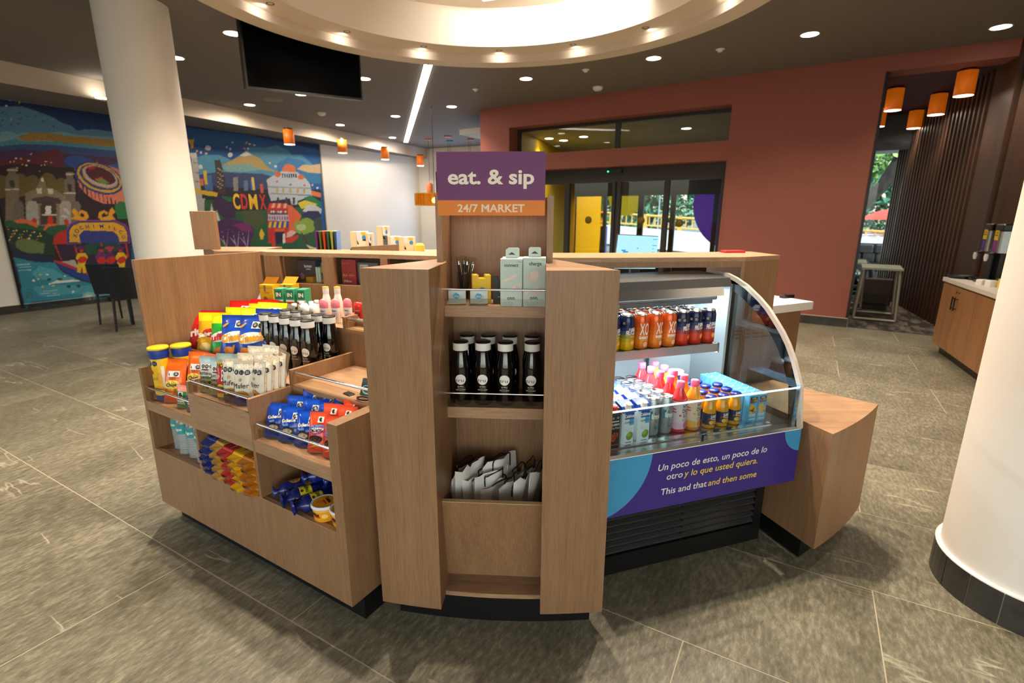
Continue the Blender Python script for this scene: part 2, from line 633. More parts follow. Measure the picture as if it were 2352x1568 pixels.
V = [p+(3.38,) for p in Vi]+[p+(3.38,) for p in Vo]+[p+(3.9,) for p in Vi]+[p+(3.9,) for p in Vo]
F = []
for i in range(n):
    j = (i+1) % n
    F += [(i, j, n+j, n+i), (2*n+i, 3*n+i, 3*n+j, 2*n+j), (n+i, n+j, 3*n+j, 3*n+i)]
ce.add(V, F, M['ceil'])
ceil = tag(ce.build('ceiling'), kind='structure')
# stepped round recess: outer lip, lit step, inner lip, lit drum, perforated top
ring = MB()
ring.lathe([(2.36, 3.39), (2.36, 3.18), (2.15, 3.18), (2.15, 3.257)], M['ringpaint'], 96, *DC, smooth=False)
ring.build('ceiling_ring', ceil)
r2 = MB()
r2.lathe([(2.15, 3.257), (1.85, 3.257)], M['ringpaint'], 96, *DC, smooth=False)
r2.build('ceiling_step', ceil)
dm = MB()
dm.lathe([(1.85, 3.257), (1.85, 3.63)], M['domepaint'], 96, *DC, smooth=True)
dm.build('ceiling_drum', ceil)
pt = MB()
pt.lathe([(1.86, 3.63), (0.001, 3.63)], M['domepaint'], 64, *DC, smooth=False)
pp = pt.build('perforated_panel', ceil)
ho = MB()
hr = random.Random(3)
for i in range(-26, 27):
    for j in range(-26, 27):
        hx, hy = i*.062+(.031 if j % 2 else 0), j*.062
        if hypot(hx, hy) < 1.55 and hr.random() < .78:
            ho.disc(DC[0]+hx, DC[1]+hy, .019, .019, M['print_black'], lambda x, y, d=0: (x, y, 3.629), n=8)
tag(ho.build('perforation', pp), kind='stuff')

# lowered strip of ceiling along the mural wall
so = MB()
A_, B_ = (-7.35, 5.2), (-2.15, 16.9)
so.prism([A_, B_, (-3.6, 17.6), (-9.4, 6.0)], 3.12, 3.385, M['ceil'])
tag(so.build('ceiling_soffit'), kind='structure')
fas = MB()
dx, dy = B_[0]-A_[0], B_[1]-A_[1]; L_ = hypot(dx, dy); nx, ny = dy/L_, -dx/L_
fas.prism([(A_[0]+nx*.012, A_[1]+ny*.012), (B_[0]+nx*.012, B_[1]+ny*.012), B_, A_], 3.11, 3.379, M['ringpaint'])
tag(fas.build('trim_1'), kind='structure')

# ---- walls
def wallobj(name, mb, loc=None, rot=None):
    return tag(mb.build(name, None, loc, rot), kind='structure')
WL = (WF.o[0], WF.o[1], 0)
rw = MB()
R_ = M['redwall']
def rb(x0, x1, z0, z1, y1=.35, y0=0): rw.box(x0, x1, y0, y1, z0, z1, R_)
rb(-6.21, -5.556, 0, 3.38)                 # left of the transom
rb(-5.556, -1.76, 3.02, 3.38)              # above the transom
rb(-5.556, -1.76, 2.264, 2.537)            # between transom and door
rb(-5.556, -5.40, 0, 2.264)
rb(-1.76, 0, 0, 3.38)                      # the wide red field
rb(-1.735, -1.73, 0, 2.264)
rb(0, 1.3, 3.2, 3.38)                      # over the lounge opening
wallobj('wall_back', rw, WL, WF.a)
# black metal lining of the opening edge
lm = MB().box(-.012, .02, -.006, .36, .13, 3.2, M['black'])
wallobj('trim_2', lm, WL, WF.a)

# mural wall (white wall under and beside the mural)
mw = MB().box(-6.0, 9.6, .02, .25, 0, 3.4, M['whitewall'])
wallobj('wall_left', mw, (MF.o[0], MF.o[1], 0), MF.a)
# far wall with the blue-shaded window, and walls out of view that close the room
E_ = MF.pt(9.6, 0)
fw = MB()
FWF = Frame(E_[0], E_[1], radians(-24))
for a, b, z0, z1 in ((-.3, .55, 0, 3.4), (.55, 2.6, 2.72, 3.4), (.55, 2.6, 0, .25), (2.6, 4.6, 0, 3.4)):
    fw.box(a, b, 0, .2, z0, z1, M['whitewall'])
wallobj('wall_far', fw, (E_[0], E_[1], 0), FWF.a)
wallobj('wall_side', MB().box(-8.4, 0, 0, .2, 0, 3.4, M['whitewall']), MF.pt(-5.9, .1)[:2]+(0,), radians(-90))
rwl = MB()
for a, b, z0, z1 in ((-11, -3.6, 0, 3.4), (3.6, 12, 0, 3.4), (-3.6, 3.6, 2.9, 3.4), (-3.6, 3.6, 0, .3)):
    rwl.box(a, b, -4.2, -4, z0, z1, M['whitewall'])
wallobj('wall_rear', rwl)
w4 = empty('added_rear_window', (0, -4.1, 0), 0, kind='structure')  # unseen window added behind the viewer for soft light on the fronts
for i in range(5):
    MB().box(-3.6+i*1.8-.04, -3.6+i*1.8+.04, -.05, .05, .3, 2.9, M['black']).build('window_frame', w4)
for i in range(4):
    MB().box(-3.56+i*1.8, -3.6+(i+1)*1.8-.04, -.004, .004, .3, 2.9, M['glass']).build('pane', w4)
light('rear_window_fill', 'AREA', (0, -3.98, 1.6), 72, (1, .965, .92), (radians(90), 0, 0), shape='RECTANGLE', size=7.0, size_y=2.5)  # broad fill lamp placed just inside the added window
wallobj('wall_right', MB().box(0, 9.2, -.2, 0, 0, 3.4, M['walnut']), (5.75, 6.0, 0), radians(-100))
# return wall behind the red block (gallery on the far left of it)
wallobj('wall_return', MB().prism([(-6.21, .35), (-6.11, .35), (-7.2, 5.65), (-7.2, 8), (-7.3, 8), (-7.3, 5.65)], 0, 3.4, M['whitewall']), WL, WF.a)

# blue window
light('far_window_daylight', 'AREA', FWF.pt(1.55, -.1, 1.5), 26, (.62, .78, 1), (radians(90), 0, FWF.a+pi), shape='RECTANGLE', size=1.9, size_y=2.3)
wn = empty('window_3', (E_[0], E_[1], 0), FWF.a, kind='structure')
mb = MB()
for a, b, z0, z1 in ((.55, .63, .25, 2.72), (2.52, 2.6, .25, 2.72), (.63, 2.52, 2.64, 2.72), (.63, 2.52, .25, .33), (1.5, 1.56, .33, 2.64)):
    mb.box(a, b, .03, .13, z0, z1, M['black'])
mb.build('window_frame', wn)
MB().box(.63, 2.52, .07, .078, .33, 2.64, M['glass']).build('pane', wn)
bl = MB().box(.66, 2.5, .11, .118, .3, 2.66, emitter('blue_blind_daylight_glow', '#2f74d8', .75))  # daylight behind the blind is put in as its own glow
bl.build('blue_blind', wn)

# baseboards
def base(name, F_, x0, x1, y, seg=.65, h=.12, th=.012):
    e = empty(name, (F_.o[0], F_.o[1], 0), F_.a, kind='structure')
    n_ = max(1, int(round((x1-x0)/seg))); w_ = (x1-x0)/n_
    for i in range(n_):
        MB().box(x0+i*w_+.002, x0+(i+1)*w_-.002, y-th, y, 0, h, M['basetile']).build('base_tile', e)
    MB().box(x0, x1, y-th-.002, y, h, h+.006, M['ringpaint']).build('edge_strip', e)
base('baseboard_back', WF, -1.72, .015, 0)
base('baseboard_left', MF, -2.6, .9, .02)
base('baseboard_far', MF, .9, 9.5, .02, 1.2)

# ---- round columns
def column(name, x, y, r, rb_, lab_tiles=True, n=18):
    e = empty(name, (x, y, 0), 0, kind='structure')
    MB().lathe([(r, 0), (r, 3.4)], M['whitewall'], 72).build('column_shaft', e)
    for i in range(n):
        a0, a1 = 2*pi*i/n+.006, 2*pi*(i+1)/n-.006
        m_ = MB()
        Vv = []; 
        for k in range(4):
            a = a0+(a1-a0)*k/3
            Vv += [(rb_*sin(a), -rb_*cos(a), 0), (rb_*sin(a), -rb_*cos(a), .135), ((r-.004)*sin(a), -(r-.004)*cos(a), .135)]
        Ff = []
        for k in range(3):
            o = 3*k
            Ff += [(o, o+3, o+4, o+1), (o+1, o+4, o+5, o+2)]
        Ff += [(0, 1, 2), (9, 11, 10)]
        m_.add(Vv, Ff, M['basetile'])
        m_.build('base_tile', e)
    MB().lathe([(rb_-.002, .132), (rb_+.001, .142), (r-.002, .145)], M['whitep'], 64).build('sealant_bead', e)
    MB().lathe([(rb_-.003, 0), (rb_-.003, .134)], M['grout'], 64).build('base_grout', e)
column('column_right', 2.108, 1.758, .298, .315)
column('column_left', -3.53, 5.30, .30, .315)

# ---- entrance door in the red wall
dr = empty('door_1', WL, WF.a, kind='structure')
K = M['black']
DK = C('#2a2623', .45)
MB().box(-5.40, -1.735, .26, .36, 2.03, 2.264, DK).build('door_header', dr)
for a, b in ((-5.40, -5.33), (-4.53, -4.44), (-3.62, -3.565), (-3.535, -3.47), (-2.73, -2.65), (-1.86, -1.735)):
    MB().box(a, b, .27, .35, 0, 2.03, DK).build('door_stile', dr)
for a, b in ((-5.33, -4.53), (-4.44, -3.62), (-3.47, -2.73), (-2.65, -1.86)):
    MB().box(a, b, .305, .313, .08, 2.03, M['glass']).build('pane', dr)
    MB().box(a, b, .28, .34, 0, .08, DK).build('bottom_rail', dr)
MB().box(-3.72, -3.45, .21, .26, 2.17, 2.235, K).build('door_sensor', dr)
MB().lathe([(0, 0), (.012, 0), (.012, .004), (0, .004)], emitter('green_led', '#37ff8a', 4), 10).build('sensor_led', dr, (-3.685, .205, 2.2), (pi/2, 0, 0))
gold = C('#6b5a08', .4)
for x, z in ((-4.058, 1.40), (-3.091, 1.40), (-2.451, 1.365)):
    MB().lathe([(0, 0), (.065, 0), (.065, .003), (0, .003)], gold, 24).build('glass_marker', dr, (x, .3, z), (pi/2, 0, 0))
# transom
tr = empty('window_1', WL, WF.a, kind='structure')
for a, b, z0, z1 in ((-5.556, -5.50, 2.537, 3.02), (-1.80, -1.76, 2.537, 3.02), (-5.5, -1.8, 2.97, 3.02), (-5.5, -1.8, 2.537, 2.56), (-3.62, -3.54, 2.56, 2.97)):
    MB().box(a, b, .28, .34, z0, z1, DK).build('window_frame', tr)
for a, b in ((-5.5, -3.62), (-3.54, -1.8)):
    MB().box(a, b, .306, .314, 2.56, 2.97, M['glass']).build('pane', tr)

# vestibule: ceiling, yellow side wall, outer glazed doors with coloured film
vy = C('#e6b800', .6)
wallobj('wall_vestibule', MB().prism([(-5.60, .36), (-6.95, 5.6), (-7.1, 5.6), (-5.8, .36)], 0, 3.05, vy), WL, WF.a)
wallobj('wall_vestibule_side', MB().box(-.12, .0, .36, 5.6, 0, 3.05, M['whitewall']), WL, WF.a)
wallobj('ceiling_vestibule', MB().box(-7.0, .0, .36, 5.9, 3.05, 3.15, C('#b5b3a8', .7)), WL, WF.a)
od = empty('door_2', WL, WF.a, kind='structure')
OY = 5.6
MB().box(-7.0, -.1, OY-.05, OY+.05, 1.99, 3.05, DK).build('door_header', od)
st_ = ((-7.0, -6.93), (-6.06, -5.97), (-5.05, -4.90), (-4.17, -4.04), (-3.09, -2.98), (-2.0, -1.9), (-.2, -.1))
for a, b in st_:
    MB().box(a, b, OY-.04, OY+.04, 0, 1.99, DK).build('door_stile', od)
panes = [(st_[i][1], st_[i+1][0], 'yellowfilm' if i == 0 else 'glass') for i in range(6)]
for a, b, g in panes:
    MB().box(a, b, OY-.005, OY+.005, .05, 1.99, M[g]).build('pane', od)
def film(x0, x1, cx, cz, r, mat, name):
    P = []
    for i in range(61):
        a = 2*pi*i/60
        P.append((min(max(cx+r*cos(a), x0), x1), min(cz+r*sin(a), 1.99)))
    Q = [P[0]]
    for p in P[1:]:
        if hypot(p[0]-Q[-1][0], p[1]-Q[-1][1]) > 1e-4: Q.append(p)
    if hypot(Q[0][0]-Q[-1][0], Q[0][1]-Q[-1][1]) < 1e-4: Q.pop()
    MB().poly(Q, mat, onY(OY-.009)).build(name, od)
YF = C('#d8c400', .5, emit=.25); PF = C('#5a2aa8', .5, emit=.25)   # glow put into the films for daylight coming through
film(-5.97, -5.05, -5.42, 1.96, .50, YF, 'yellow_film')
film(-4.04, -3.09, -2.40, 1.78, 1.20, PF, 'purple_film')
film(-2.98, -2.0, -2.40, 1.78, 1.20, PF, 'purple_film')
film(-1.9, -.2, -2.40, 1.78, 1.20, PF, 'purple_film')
MB().disc(-2.32, 1.56, .21, .21, C('#4a2560', .5), onY(OY-.011)).build('dark_film_dot', od)

# ---- slatted timber wall and lounge on the right
SA = atan2(9.5-6.2, 7.03-5.62)
SF = Frame(5.62, 6.2, SA)                       # x runs away along the slatted wall, y to its left
sw = tag(MB().box(-.1, 4.3, -.25, -.05, 0, 3.5, M['walnut']).build('wall_slats', None, (5.62, 6.2, 0), SA), kind='structure')
MB().box(-.1, .5, -.05, .03, 0, 3.38, M['walnut']).build('walnut_panel', sw)
sl = None
for i in range(25):
    if sl is None:
        sl = MB().box(0, .05, -.05, .045, .0, 3.38, M['walnut']).build('slat', sw, (.56, 0, 0))
    else:
        q = sl.copy(); COL.objects.link(q); q.location = (.56+i*.148, 0, 0)
wallobj('ceiling_lounge', MB().box(.02, 2.4, .36, 3.9, 3.2, 3.3, C('#3a2030', .7)), WL, WF.a)
cp = tag(MB().prism([(.03, .02), (1.25, .02), (.62, 3.4), (.03, 3.4)], .001, .008, M['carpet']).build('carpet', None, WL, WF.a), 'mottled brown carpet in the lounge behind the red wall', 'carpet')
# lounge window
w2_ = empty('window_2', WL, WF.a, kind='structure')
for a, b, z0, z1 in ((.0, .05, 0, 2.75), (.60, .68, 0, 2.75), (.05, .60, 2.62, 2.75), (.05, .60, 0, .07)):
    MB().box(a, b, 3.5, 3.58, z0, z1, K).build('window_frame', w2_)
MB().box(.05, .60, 3.535, 3.543, .07, 2.62, M['glass']).build('pane', w2_)
wallobj('wall_lounge', MB().box(0, 1.6, 3.5, 3.65, 2.75, 3.3, C('#4a5258', .7)).box(.68, 1.6, 3.5, 3.65, 0, 2.75, C('#4a5258', .7)), WL, WF.a)

# ---- outdoors
gr = tag(MB().box(-40, 40, 3.7, 60, -.05, 0.0, M['asphalt']).build('ground', None, WL, WF.a), kind='structure')
tag(MB().box(.02, 1.6, 3.66, 5.6, 2.75, 2.9, C('#9aa3a8', .6)).build('roof_canopy', None, WL, WF.a), kind='structure')

# ================================================================ CEILING FITTINGS
def lamp_proto():
    m_ = MB()
    m_.lathe([(.085, -.002), (.098, -.004), (.1, .0), (.085, .0)], M['whitep'], 28)
    o = m_.build('downlight')
    MB().lathe([(.0, -.0015), (.086, -.0015)], M['lamp'], 28).build('lens', o)
    return o
lp = Proto(tag(lamp_proto(), 'round recessed downlight', 'downlight', 'downlights in the ceiling'))
WORLD = Frame(0, 0, 0)
WARM = (1.0, .84, .66)
def downlight(x, y, z, label, e=90, size=120, sp=True, blend=.8):
    lp.put(WORLD, x, y, z, 0, label)
    if sp:
        light('downlight_beam', 'SPOT', (x, y, z-.02), e, WARM, (0, 0, 0), spot_size=radians(size), spot_blend=blend, shadow_soft_size=.06)
for x, y, lab in (
    (-3.014, 6.107, 'round downlight beside the top left corner of the black hanging screen'),
    (.198, 7.969, 'round downlight above the purple sign, first right of the strip light'),
    (1.757, 6.973, 'round downlight in front of the red wall above the transom window'),
    (3.202, 6.098, 'round downlight in front of the plain red wall'),
    (5.04, 5.865, 'round downlight by the lounge opening, farthest right'),
    (-1.095, 9.929, 'round downlight right of the far half of the strip light'),
    (-2.32, 10.868, 'round downlight close on the left of the strip light'),
    (-2.129, 7.987, 'round downlight peeping out behind the right edge of the black screen'),
    (-3.438, 8.984, 'round downlight peeping out under the bottom edge of the black screen'),
    (-4.194, 6.995, 'round downlight half hidden behind the left white column')):
    downlight(x, y, 3.38, lab, 62)
for x, y, lab in ((-4.689, 9.812, 'round downlight washing the soffit edge, nearest the left column'),
                  (-3.759, 11.902, 'round downlight washing the soffit edge, second from the left column'),
                  (-3.046, 13.781, 'round downlight washing the soffit edge, third from the left column'),
                  (-2.128, 15.978, 'round downlight washing the soffit edge, farthest from the left column')):
    downlight(x, y, 3.38, lab, 55, 172, blend=.4)
downlight(-5.95, 8.0, 3.12, 'round downlight in the lowered ceiling before the mural', 60)
# lamps over the shop floor on the viewer's side
for x, y, e_, lab in ((-2.6, -1.7, 70, 'left of the viewer'), (0, -2.1, 70, 'behind the viewer'), (2.6, -1.7, 70, 'right of the viewer'), (-3.9, 2.2, 80, 'left of the stepped display'), (3.6, 3.2, 60, 'between the end cabinet and the coffee cabinet')):
    downlight(x, y, 3.38, 'round downlight over the shop floor, '+lab, e_)
for x, y, lab in ((-5.953, 1.776, 'vestibule downlight before the yellow wall'), (-4.997, 1.936, 'vestibule downlight over the left glass door'),
                  (-2.936, 2.014, 'vestibule downlight over the right glass door'), (-5.6, 2.2, 'small vestibule downlight deepest by the yellow wall')):
    p = WF.pt(x if x > -5.9 else -5.72, y, 3.05)
    downlight(p[0], p[1], 3.05, lab, 45)
# spots set in the stepped ring
ringspot = MB().lathe([(.0, .012), (.022, .012), (.024, .0), (.034, -.002), (.036, .0)], C('#3a352f', .5), 16).build('ring_spotlight')
rs = Proto(tag(ringspot, 'x', 'spotlight', 'spotlights in the round ceiling recess'))
for i in range(15):
    a = radians(15.4+24.0*i)
    x, y = DC[0]+1.98*cos(a), DC[1]+1.98*sin(a)
    nth = ('first', 'second', 'third', 'fourth', 'fifth', 'sixth', 'seventh')
    rs.put(WORLD, x, y, 3.2565, 0, ('small recessed spotlight in the round ceiling recess, %s from its left end' % nth[6-i]) if i < 7 else 'small recessed spotlight in the near half of the round ceiling recess, above the viewer')
    # each lamp grazes the lit step and floods the floor below
    light('ring_wash', 'SPOT', (DC[0]+2.03*cos(a), DC[1]+2.03*sin(a), 3.225), .9, (1, .92, .80), (0, radians(-84), a), spot_size=radians(150), spot_blend=.8, shadow_soft_size=.02)
    light('ring_beam', 'SPOT', (x, y, 3.235), 105, WARM, (0, 0, 0), spot_size=radians(125), spot_blend=.9, shadow_soft_size=.03)
# linear lamp in the drum
ll = empty('linear_lamp', (.35, 5.55, 3.60), radians(-20), 'white linear lamp under the perforated panel of the round recess', 'lamp')
MB().box(-.7, .7, -.03, .03, -.01, .028, M['whitep']).build('housing', ll)
MB().box(-.69, .69, -.025, .025, -.016, -.0101, M['strip']).build('diffuser', ll)
light('drum_glow', 'AREA', (.4, 5.45, 3.57), 26, (1, .88, .74), (radians(62), 0, radians(-8)), shape='RECTANGLE', size=1.4, size_y=.06)
# twin strip light running to the far end
sx, sy, ex, ey = -1.09, 7.24, -2.86, 14.54
sa = atan2(ey-sy, ex-sx); sln = hypot(ex-sx, ey-sy)
stp = empty('strip_light', (sx, sy, 3.38), sa, 'long twin strip light running across the grey ceiling to the far end', 'strip light')
MB().box(-.4, sln, -.055, .055, -.012, 0, M['whitep']).build('channel', stp)
for y in (-.034, .034):
    MB().box(-.4, sln-.02, y-.018, y+.018, -.02, -.0121, M['strip']).build('light_tube', stp)
light('strip_glow', 'AREA', ((sx+ex)/2, (sy+ey)/2, 3.35), 22, (1, .93, .85), (0, 0, sa), shape='RECTANGLE', size=sln, size_y=.1)
# cylinder lamps
def cyl_lamp():
    m_ = MB().lathe([(.098, -.30), (.1, -.30), (.1, -.025), (0, -.025)], M['orange_wood'], 28)
    o = m_.build('cylinder_lamp')
    MB().lathe([(0, 0), (.085, 0), (.085, -.025), (0, -.025)][::-1], K, 24).build('ceiling_mount', o)
    MB().lathe([(.0, -.296), (.097, -.296)], M['lamp'], 28).build('lens', o)
    return o
cl = Proto(tag(cyl_lamp(), 'x', 'lamp', 'orange cylinder lamps'))
for x, y, lab in ((-4.39, 10.65, 'orange wooden cylinder lamp over the mural of the domed palace'),
                  (-3.80, 12.07, 'orange wooden cylinder lamp next after the mural, over the white wall'),
                  (-3.19, 13.48, 'orange wooden cylinder lamp before the white wall, third from the mural'),
                  (-2.60, 15.18, 'orange wooden cylinder lamp nearest the blue window')):
    cl.put(WORLD, x, y, 3.12, 0, lab)
    light('cylinder_beam', 'SPOT', (x, y, 2.8), 16, WARM, (0, 0, 0), spot_size=radians(110), spot_blend=.8, shadow_soft_size=.08)
for x, y, lab in ((5.478, 6.701, 'largest orange cylinder lamp, in the lounge ceiling next to the slats'),
                  (5.277, 7.606, 'orange cylinder lamp second from the red wall edge, by the air grille'),
                  (6.121, 7.907, 'orange cylinder lamp beside the slatted wall, behind the largest one'),
                  (6.0, 8.944, 'orange cylinder lamp cut by the red wall edge'),
                  (6.72, 9.1, 'orange cylinder lamp closest to the lounge window')):
    cl.put(WORLD, x, y, 3.2, 0, lab)
    light('cylinder_beam', 'SPOT', (x, y, 2.88), 16, WARM, (0, 0, 0), spot_size=radians(110), spot_blend=.8, shadow_soft_size=.08)
# small ceiling devices
spk = MB().lathe([(0, -.012), (.025, -.03), (.03, -.012), (.05, -.006), (.05, 0)], M['whitep'], 16).build('sprinkler')
sp_ = Proto(tag(spk, 'x', 'sprinkler', 'ceiling sprinklers'))
for x, y, lab in ((.986, 7.489, 'ceiling sprinkler between the two downlights over the transom'), (2.44, 6.608, 'ceiling sprinkler left of the downlight before the red wall'),
                  (-.57, 8.604, 'ceiling sprinkler above the purple sign')):
    sp_.put(WORLD, x, y, 3.38, 0, lab)
MB_ = MB().lathe([(0, -.05), (.05, -.05), (.075, -.03), (.08, 0)], M['whitep'], 20).build('smoke_detector', None, (1.307, 8.449, 3.38))
tag(MB_, 'white smoke detector on the ceiling close to the red wall', 'smoke detector')
tag(MB().lathe([(0, -.05), (.05, -.05), (.075, -.03), (.08, 0)], M['whitep'], 20).build('smoke_detector', None, (-3.666, 10.525, 3.38)), 'white smoke detector on the ceiling left of the strip light', 'smoke detector')
tag(MB().lathe([(0, -.006), (.16, -.006), (.17, 0)], C('#8a827a', .7), 28).build('ceiling_speaker', None, (-4.079, 9.379, 3.38)), 'flat round ceiling speaker left of the black screen', 'speaker')
# black hanging screen
ta = atan2(6.515-5.365, -1.764+2.57); tl = hypot(6.515-5.365, -1.764+2.57)
tv = empty('hanging_screen', (-2.575, 5.365, 0), ta, 'large black flat screen hanging under the ceiling', 'screen')
MB().add([(0, 0, 2.675), (tl, 0, 2.80), (tl, 0, 3.34), (0, 0, 3.30), (0, .05, 2.675), (tl, .05, 2.80), (tl, .05, 3.34), (0, .05, 3.30)],
         [(0, 1, 2, 3), (7, 6, 5, 4), (0, 4, 5, 1), (2, 6, 7, 3), (1, 5, 6, 2), (0, 3, 7, 4)], M['black']).build('screen_housing', tv)
MB().poly([(.02, 2.70), (tl-.02, 2.82), (tl-.02, 3.32), (.02, 3.28)], C('#030303', .5, spec=.03), onY(-.001)).build('screen_glass', tv)
for x in (.4, 1.0):
    MB().tube([(x, .03, 3.28), (x, .03, 3.38)], .015, K).build('bracket', tv)
# thin pendant lamps hanging in the far gallery
for x, y, c, lab in ((-2.173, 14.0, '#d8743a', 'orange canopy of a thin pendant, nearest the strip light'), (-1.6, 13.465, '#c9483c', 'red canopy of a thin pendant, the higher of the middle pair'),
                     (-1.647, 14.314, '#2f8a8a', 'teal canopy of a thin pendant, the lower of the middle pair'), (-1.051, 13.106, '#2f7f9a', 'teal canopy of a thin pendant beside the red wall corner'),
                     (-1.079, 13.985, '#cf5a3c', 'red canopy of a thin pendant beside the red wall corner')):
    e = empty('thin_pendant', (x, y, 3.38), 0, lab, 'pendant', 'thin pendants in the far gallery')
    MB().lathe([(.09, -.03), (.09, 0)][::1] , C(c, .5), 20).lathe([(0, -.03), (.09, -.03)], C(c, .5), 20).build('canopy', e)
    MB().tube([(0, 0, -.03), (0, 0, -1.1)], .004, K, 6).build('cable', e)
    MB().lathe([(.09, -1.35), (.09, -1.12), (.02, -1.08)], C(c, .5), 20).build('shade', e)
# yellow drum pendant
yp = empty('drum_pendant', (-1.45, 9.85, 0), 0, 'wide yellow drum pendant with a lit globe bulb', 'pendant')
MB().lathe([(.36, 1.66), (.36, 1.865)], thin_glass('yellow_mesh', '#f2b83a', .5), 40).build('shade', yp)
for z in (1.66, 1.865):
    MB().lathe([(.358, z-.006), (.363, z-.006), (.363, z+.006), (.358, z+.006)], C('#e0961e', .5), 40).build('hoop', yp)
for i in range(36):
    a = 2*pi*i/36
    MB().tube([(.36*cos(a), .36*sin(a), 1.66), (.36*cos(a), .36*sin(a), 1.865)], .006, C('#e8a024', .5), 4).build('rod', yp)
MB().lathe([(0.001, 1.70), (.035, 1.712), (.05, 1.745), (.035, 1.78), (.001, 1.80)], M['lamp'], 16).build('bulb', yp)
MB().tube([(0, 0, 1.80), (0, 0, 3.38)], .006, K, 6).build('cable', yp)
# ================================================================ THE MARKET ISLAND
WD_, WX, WY = M['wood'], M['woodx'], M['woody']
ISL = (.05, 3.9)
# ---------------------------------------------------------------- snack gondola
go = empty('snack_display', (GF.o[0], GF.o[1], 0), GF.a, 'stepped oak snack display with open bins and cubbyholes, left of the tower', 'display')
def gp(name, mb): return mb.build(name, go)
gp('toe_kick', MB().box(-1.33, -.004, .06, .7, 0, .1, K))
gp('end_panel', MB().xprism([(0, .1), (.66, .1), (.66, 1.296), (.05, 1.296), (.05, .80), (0, .80)], -1.365, -1.34, WD_))
gp('side_panel', MB().xprism([(0, .1), (.55, .1), (.55, 1.04), (.52, 1.04), (.52, .88), (.19, .88), (.19, .815), (0, .815)], -.05, 0, WD_))
gp('front_panel', MB().box(-1.34, -.05, 0, .02, .1, .39, WD_))
gp('cubby_floor', MB().box(-1.34, -.05, .0201, .36, .372, .39, WX).box(-1.34, -.05, 0, .02, .39, .3935, WX))
gp('cubby_back', MB().box(-1.34, -.05, .36, .375, .372, .80, WD_))
for x in (-.9285, -.4975):
    gp('divider', MB().box(x-.009, x+.009, 0, .36, .3936, .60, WD_))
gp('bin_front', MB().box(-1.34, -.9415, 0, .02, .595, .64, WX))
gp('bin_front', MB().box(-.9415, -.4985, -.002, .02, .595, .755, WX))
gp('bin_front', MB().box(-.4985, -.05, 0, .02, .595, .645, WX))
gp('bin_floor', MB().box(-1.34, -.9415, .02, .19, .622, .64, WX))
gp('bin_floor', MB().box(-.9415, -.4985, .02, .19, .737, .755, WX))
gp('bin_floor', MB().box(-.4985, -.05, .02, .19, .627, .645, WX))
gp('bin_side', MB().box(-.947, -.93, 0, .19, .64, .806, WD_))
gp('bin_side', MB().box(-.507, -.488, 0, .19, .645, .813, WD_))
gp('riser', MB().box(-1.34, -.93, .192, .205, .64, .782, WD_))
gp('riser', MB().box(-.93, -.4975, .192, .205, .755, .797, WD_))
gp('riser', MB().box(-.4975, -.05, .192, .205, .645, .797, WD_))
gp('shelf', MB().box(-1.34, -.93, .19, .52, .782, .80, WX))
gp('shelf', MB().box(-.93, -.4975, .19, .52, .797, .815, WX))
gp('shelf', MB().box(-.4975, -.05, .19, .52, .797, .815, WX))
gp('bin_side', MB().box(-.507, -.490, .19, .52, .815, .878, WD_))
gp('bin_side', MB().box(-.947, -.930, .19, .52, .80, .872, WD_))
gp('riser', MB().box(-1.34, -.05, .52, .535, .79, .967, WD_))
gp('top_shelf', MB().prism([(-1.34, .52), (-.05, .52), (-.05, 1.05), (-.31, .965), (-1.327, .655), (-1.34, .655)], .967, .985, WX))
gp('bin_side', MB().box(-.548, -.532, .52, .60, .985, 1.038, WD_))
gp('bin_back', MB().box(-.53, -.05, .585, .60, .985, 1.02, WD_))
def rail(parent, x0, x1, y, z, r=.0055, name='rail'):
    m_ = MB().tube([(x0, y, z), (x1, y, z)], r, M['chrome'], 10)
    return m_.build(name, parent)
def guard(parent, x0, x1, y, z0, z1):
    return MB().box(x0, x1, y-.0015, y+.0015, z0, z1, M['acrylic']).build('acrylic_guard', parent)
for x0, x1, y, z0, zr in ((-1.34, -.947, .014, .64, .703), (-.93, -.507, .014, .755, .807), (-.488, -.05, .014, .645, .711), (-.49, -.05, .205, .815, .868), (-1.34, -.947, .205, .80, .852), (-.53, -.05, .535, .985, 1.03)):
    rail(go, x0, x1, y, zr)
    guard(go, x0+.003, x1-.003, y+.004, z0+.001, z0+(zr-z0)*.62)

# ---------------------------------------------------------------- central tower
to = empty('market_tower', (TF.o[0], TF.o[1], 0), TF.a, 'tall oak market tower with two wing panels and open shelves in the middle', 'display')
def tp(name, mb): return mb.build(name, to)
def arc_b(a, R=2.43):            # the island front is an arc
    return R-math.sqrt(R*R-a*a)
def frontarc(a0, a1, n=8, off=0.0):
    return [(a0+(a1-a0)*i/n, arc_b(a0+(a1-a0)*i/n)-arc_b(.18)+off) for i in range(n+1)]
tp('wing_panel', MB().prism(frontarc(-.405, -.18)+[(-.17, .24), (-.205, .41)], .1, 1.335, WD_, WX))
tp('wing_panel', MB().prism(frontarc(.18, .405)+[(.205, .41), (.18, .24)], .1, 1.335, WD_, WX))
tp('toe_kick', MB().prism(frontarc(-.362, .368, 16, .075)+[(.2, .42), (-.2, .42)], 0, .1, K))
for s in (-1, 1):
    x0, x1 = sorted((s*.182, s*.203))
    tp('upright', MB().box(x0-(.0 if s > 0 else 0), x1, .242, .44, .1, 1.56, WD_))
tp('back_panel', MB().box(-.182, .182, .42, .44, .1, 1.56, WD_))
tp('shelf', MB().box(-.18, .18, .195, .42, 1.150, 1.188, WX))
tp('shelf', MB().box(-.18, .18, .195, .42, .770, .812, WX))
tp('base_board', MB().prism(frontarc(-.18, .18, 8, .075)+[(.18, .42), (-.18, .42)], .1, .118, WX))
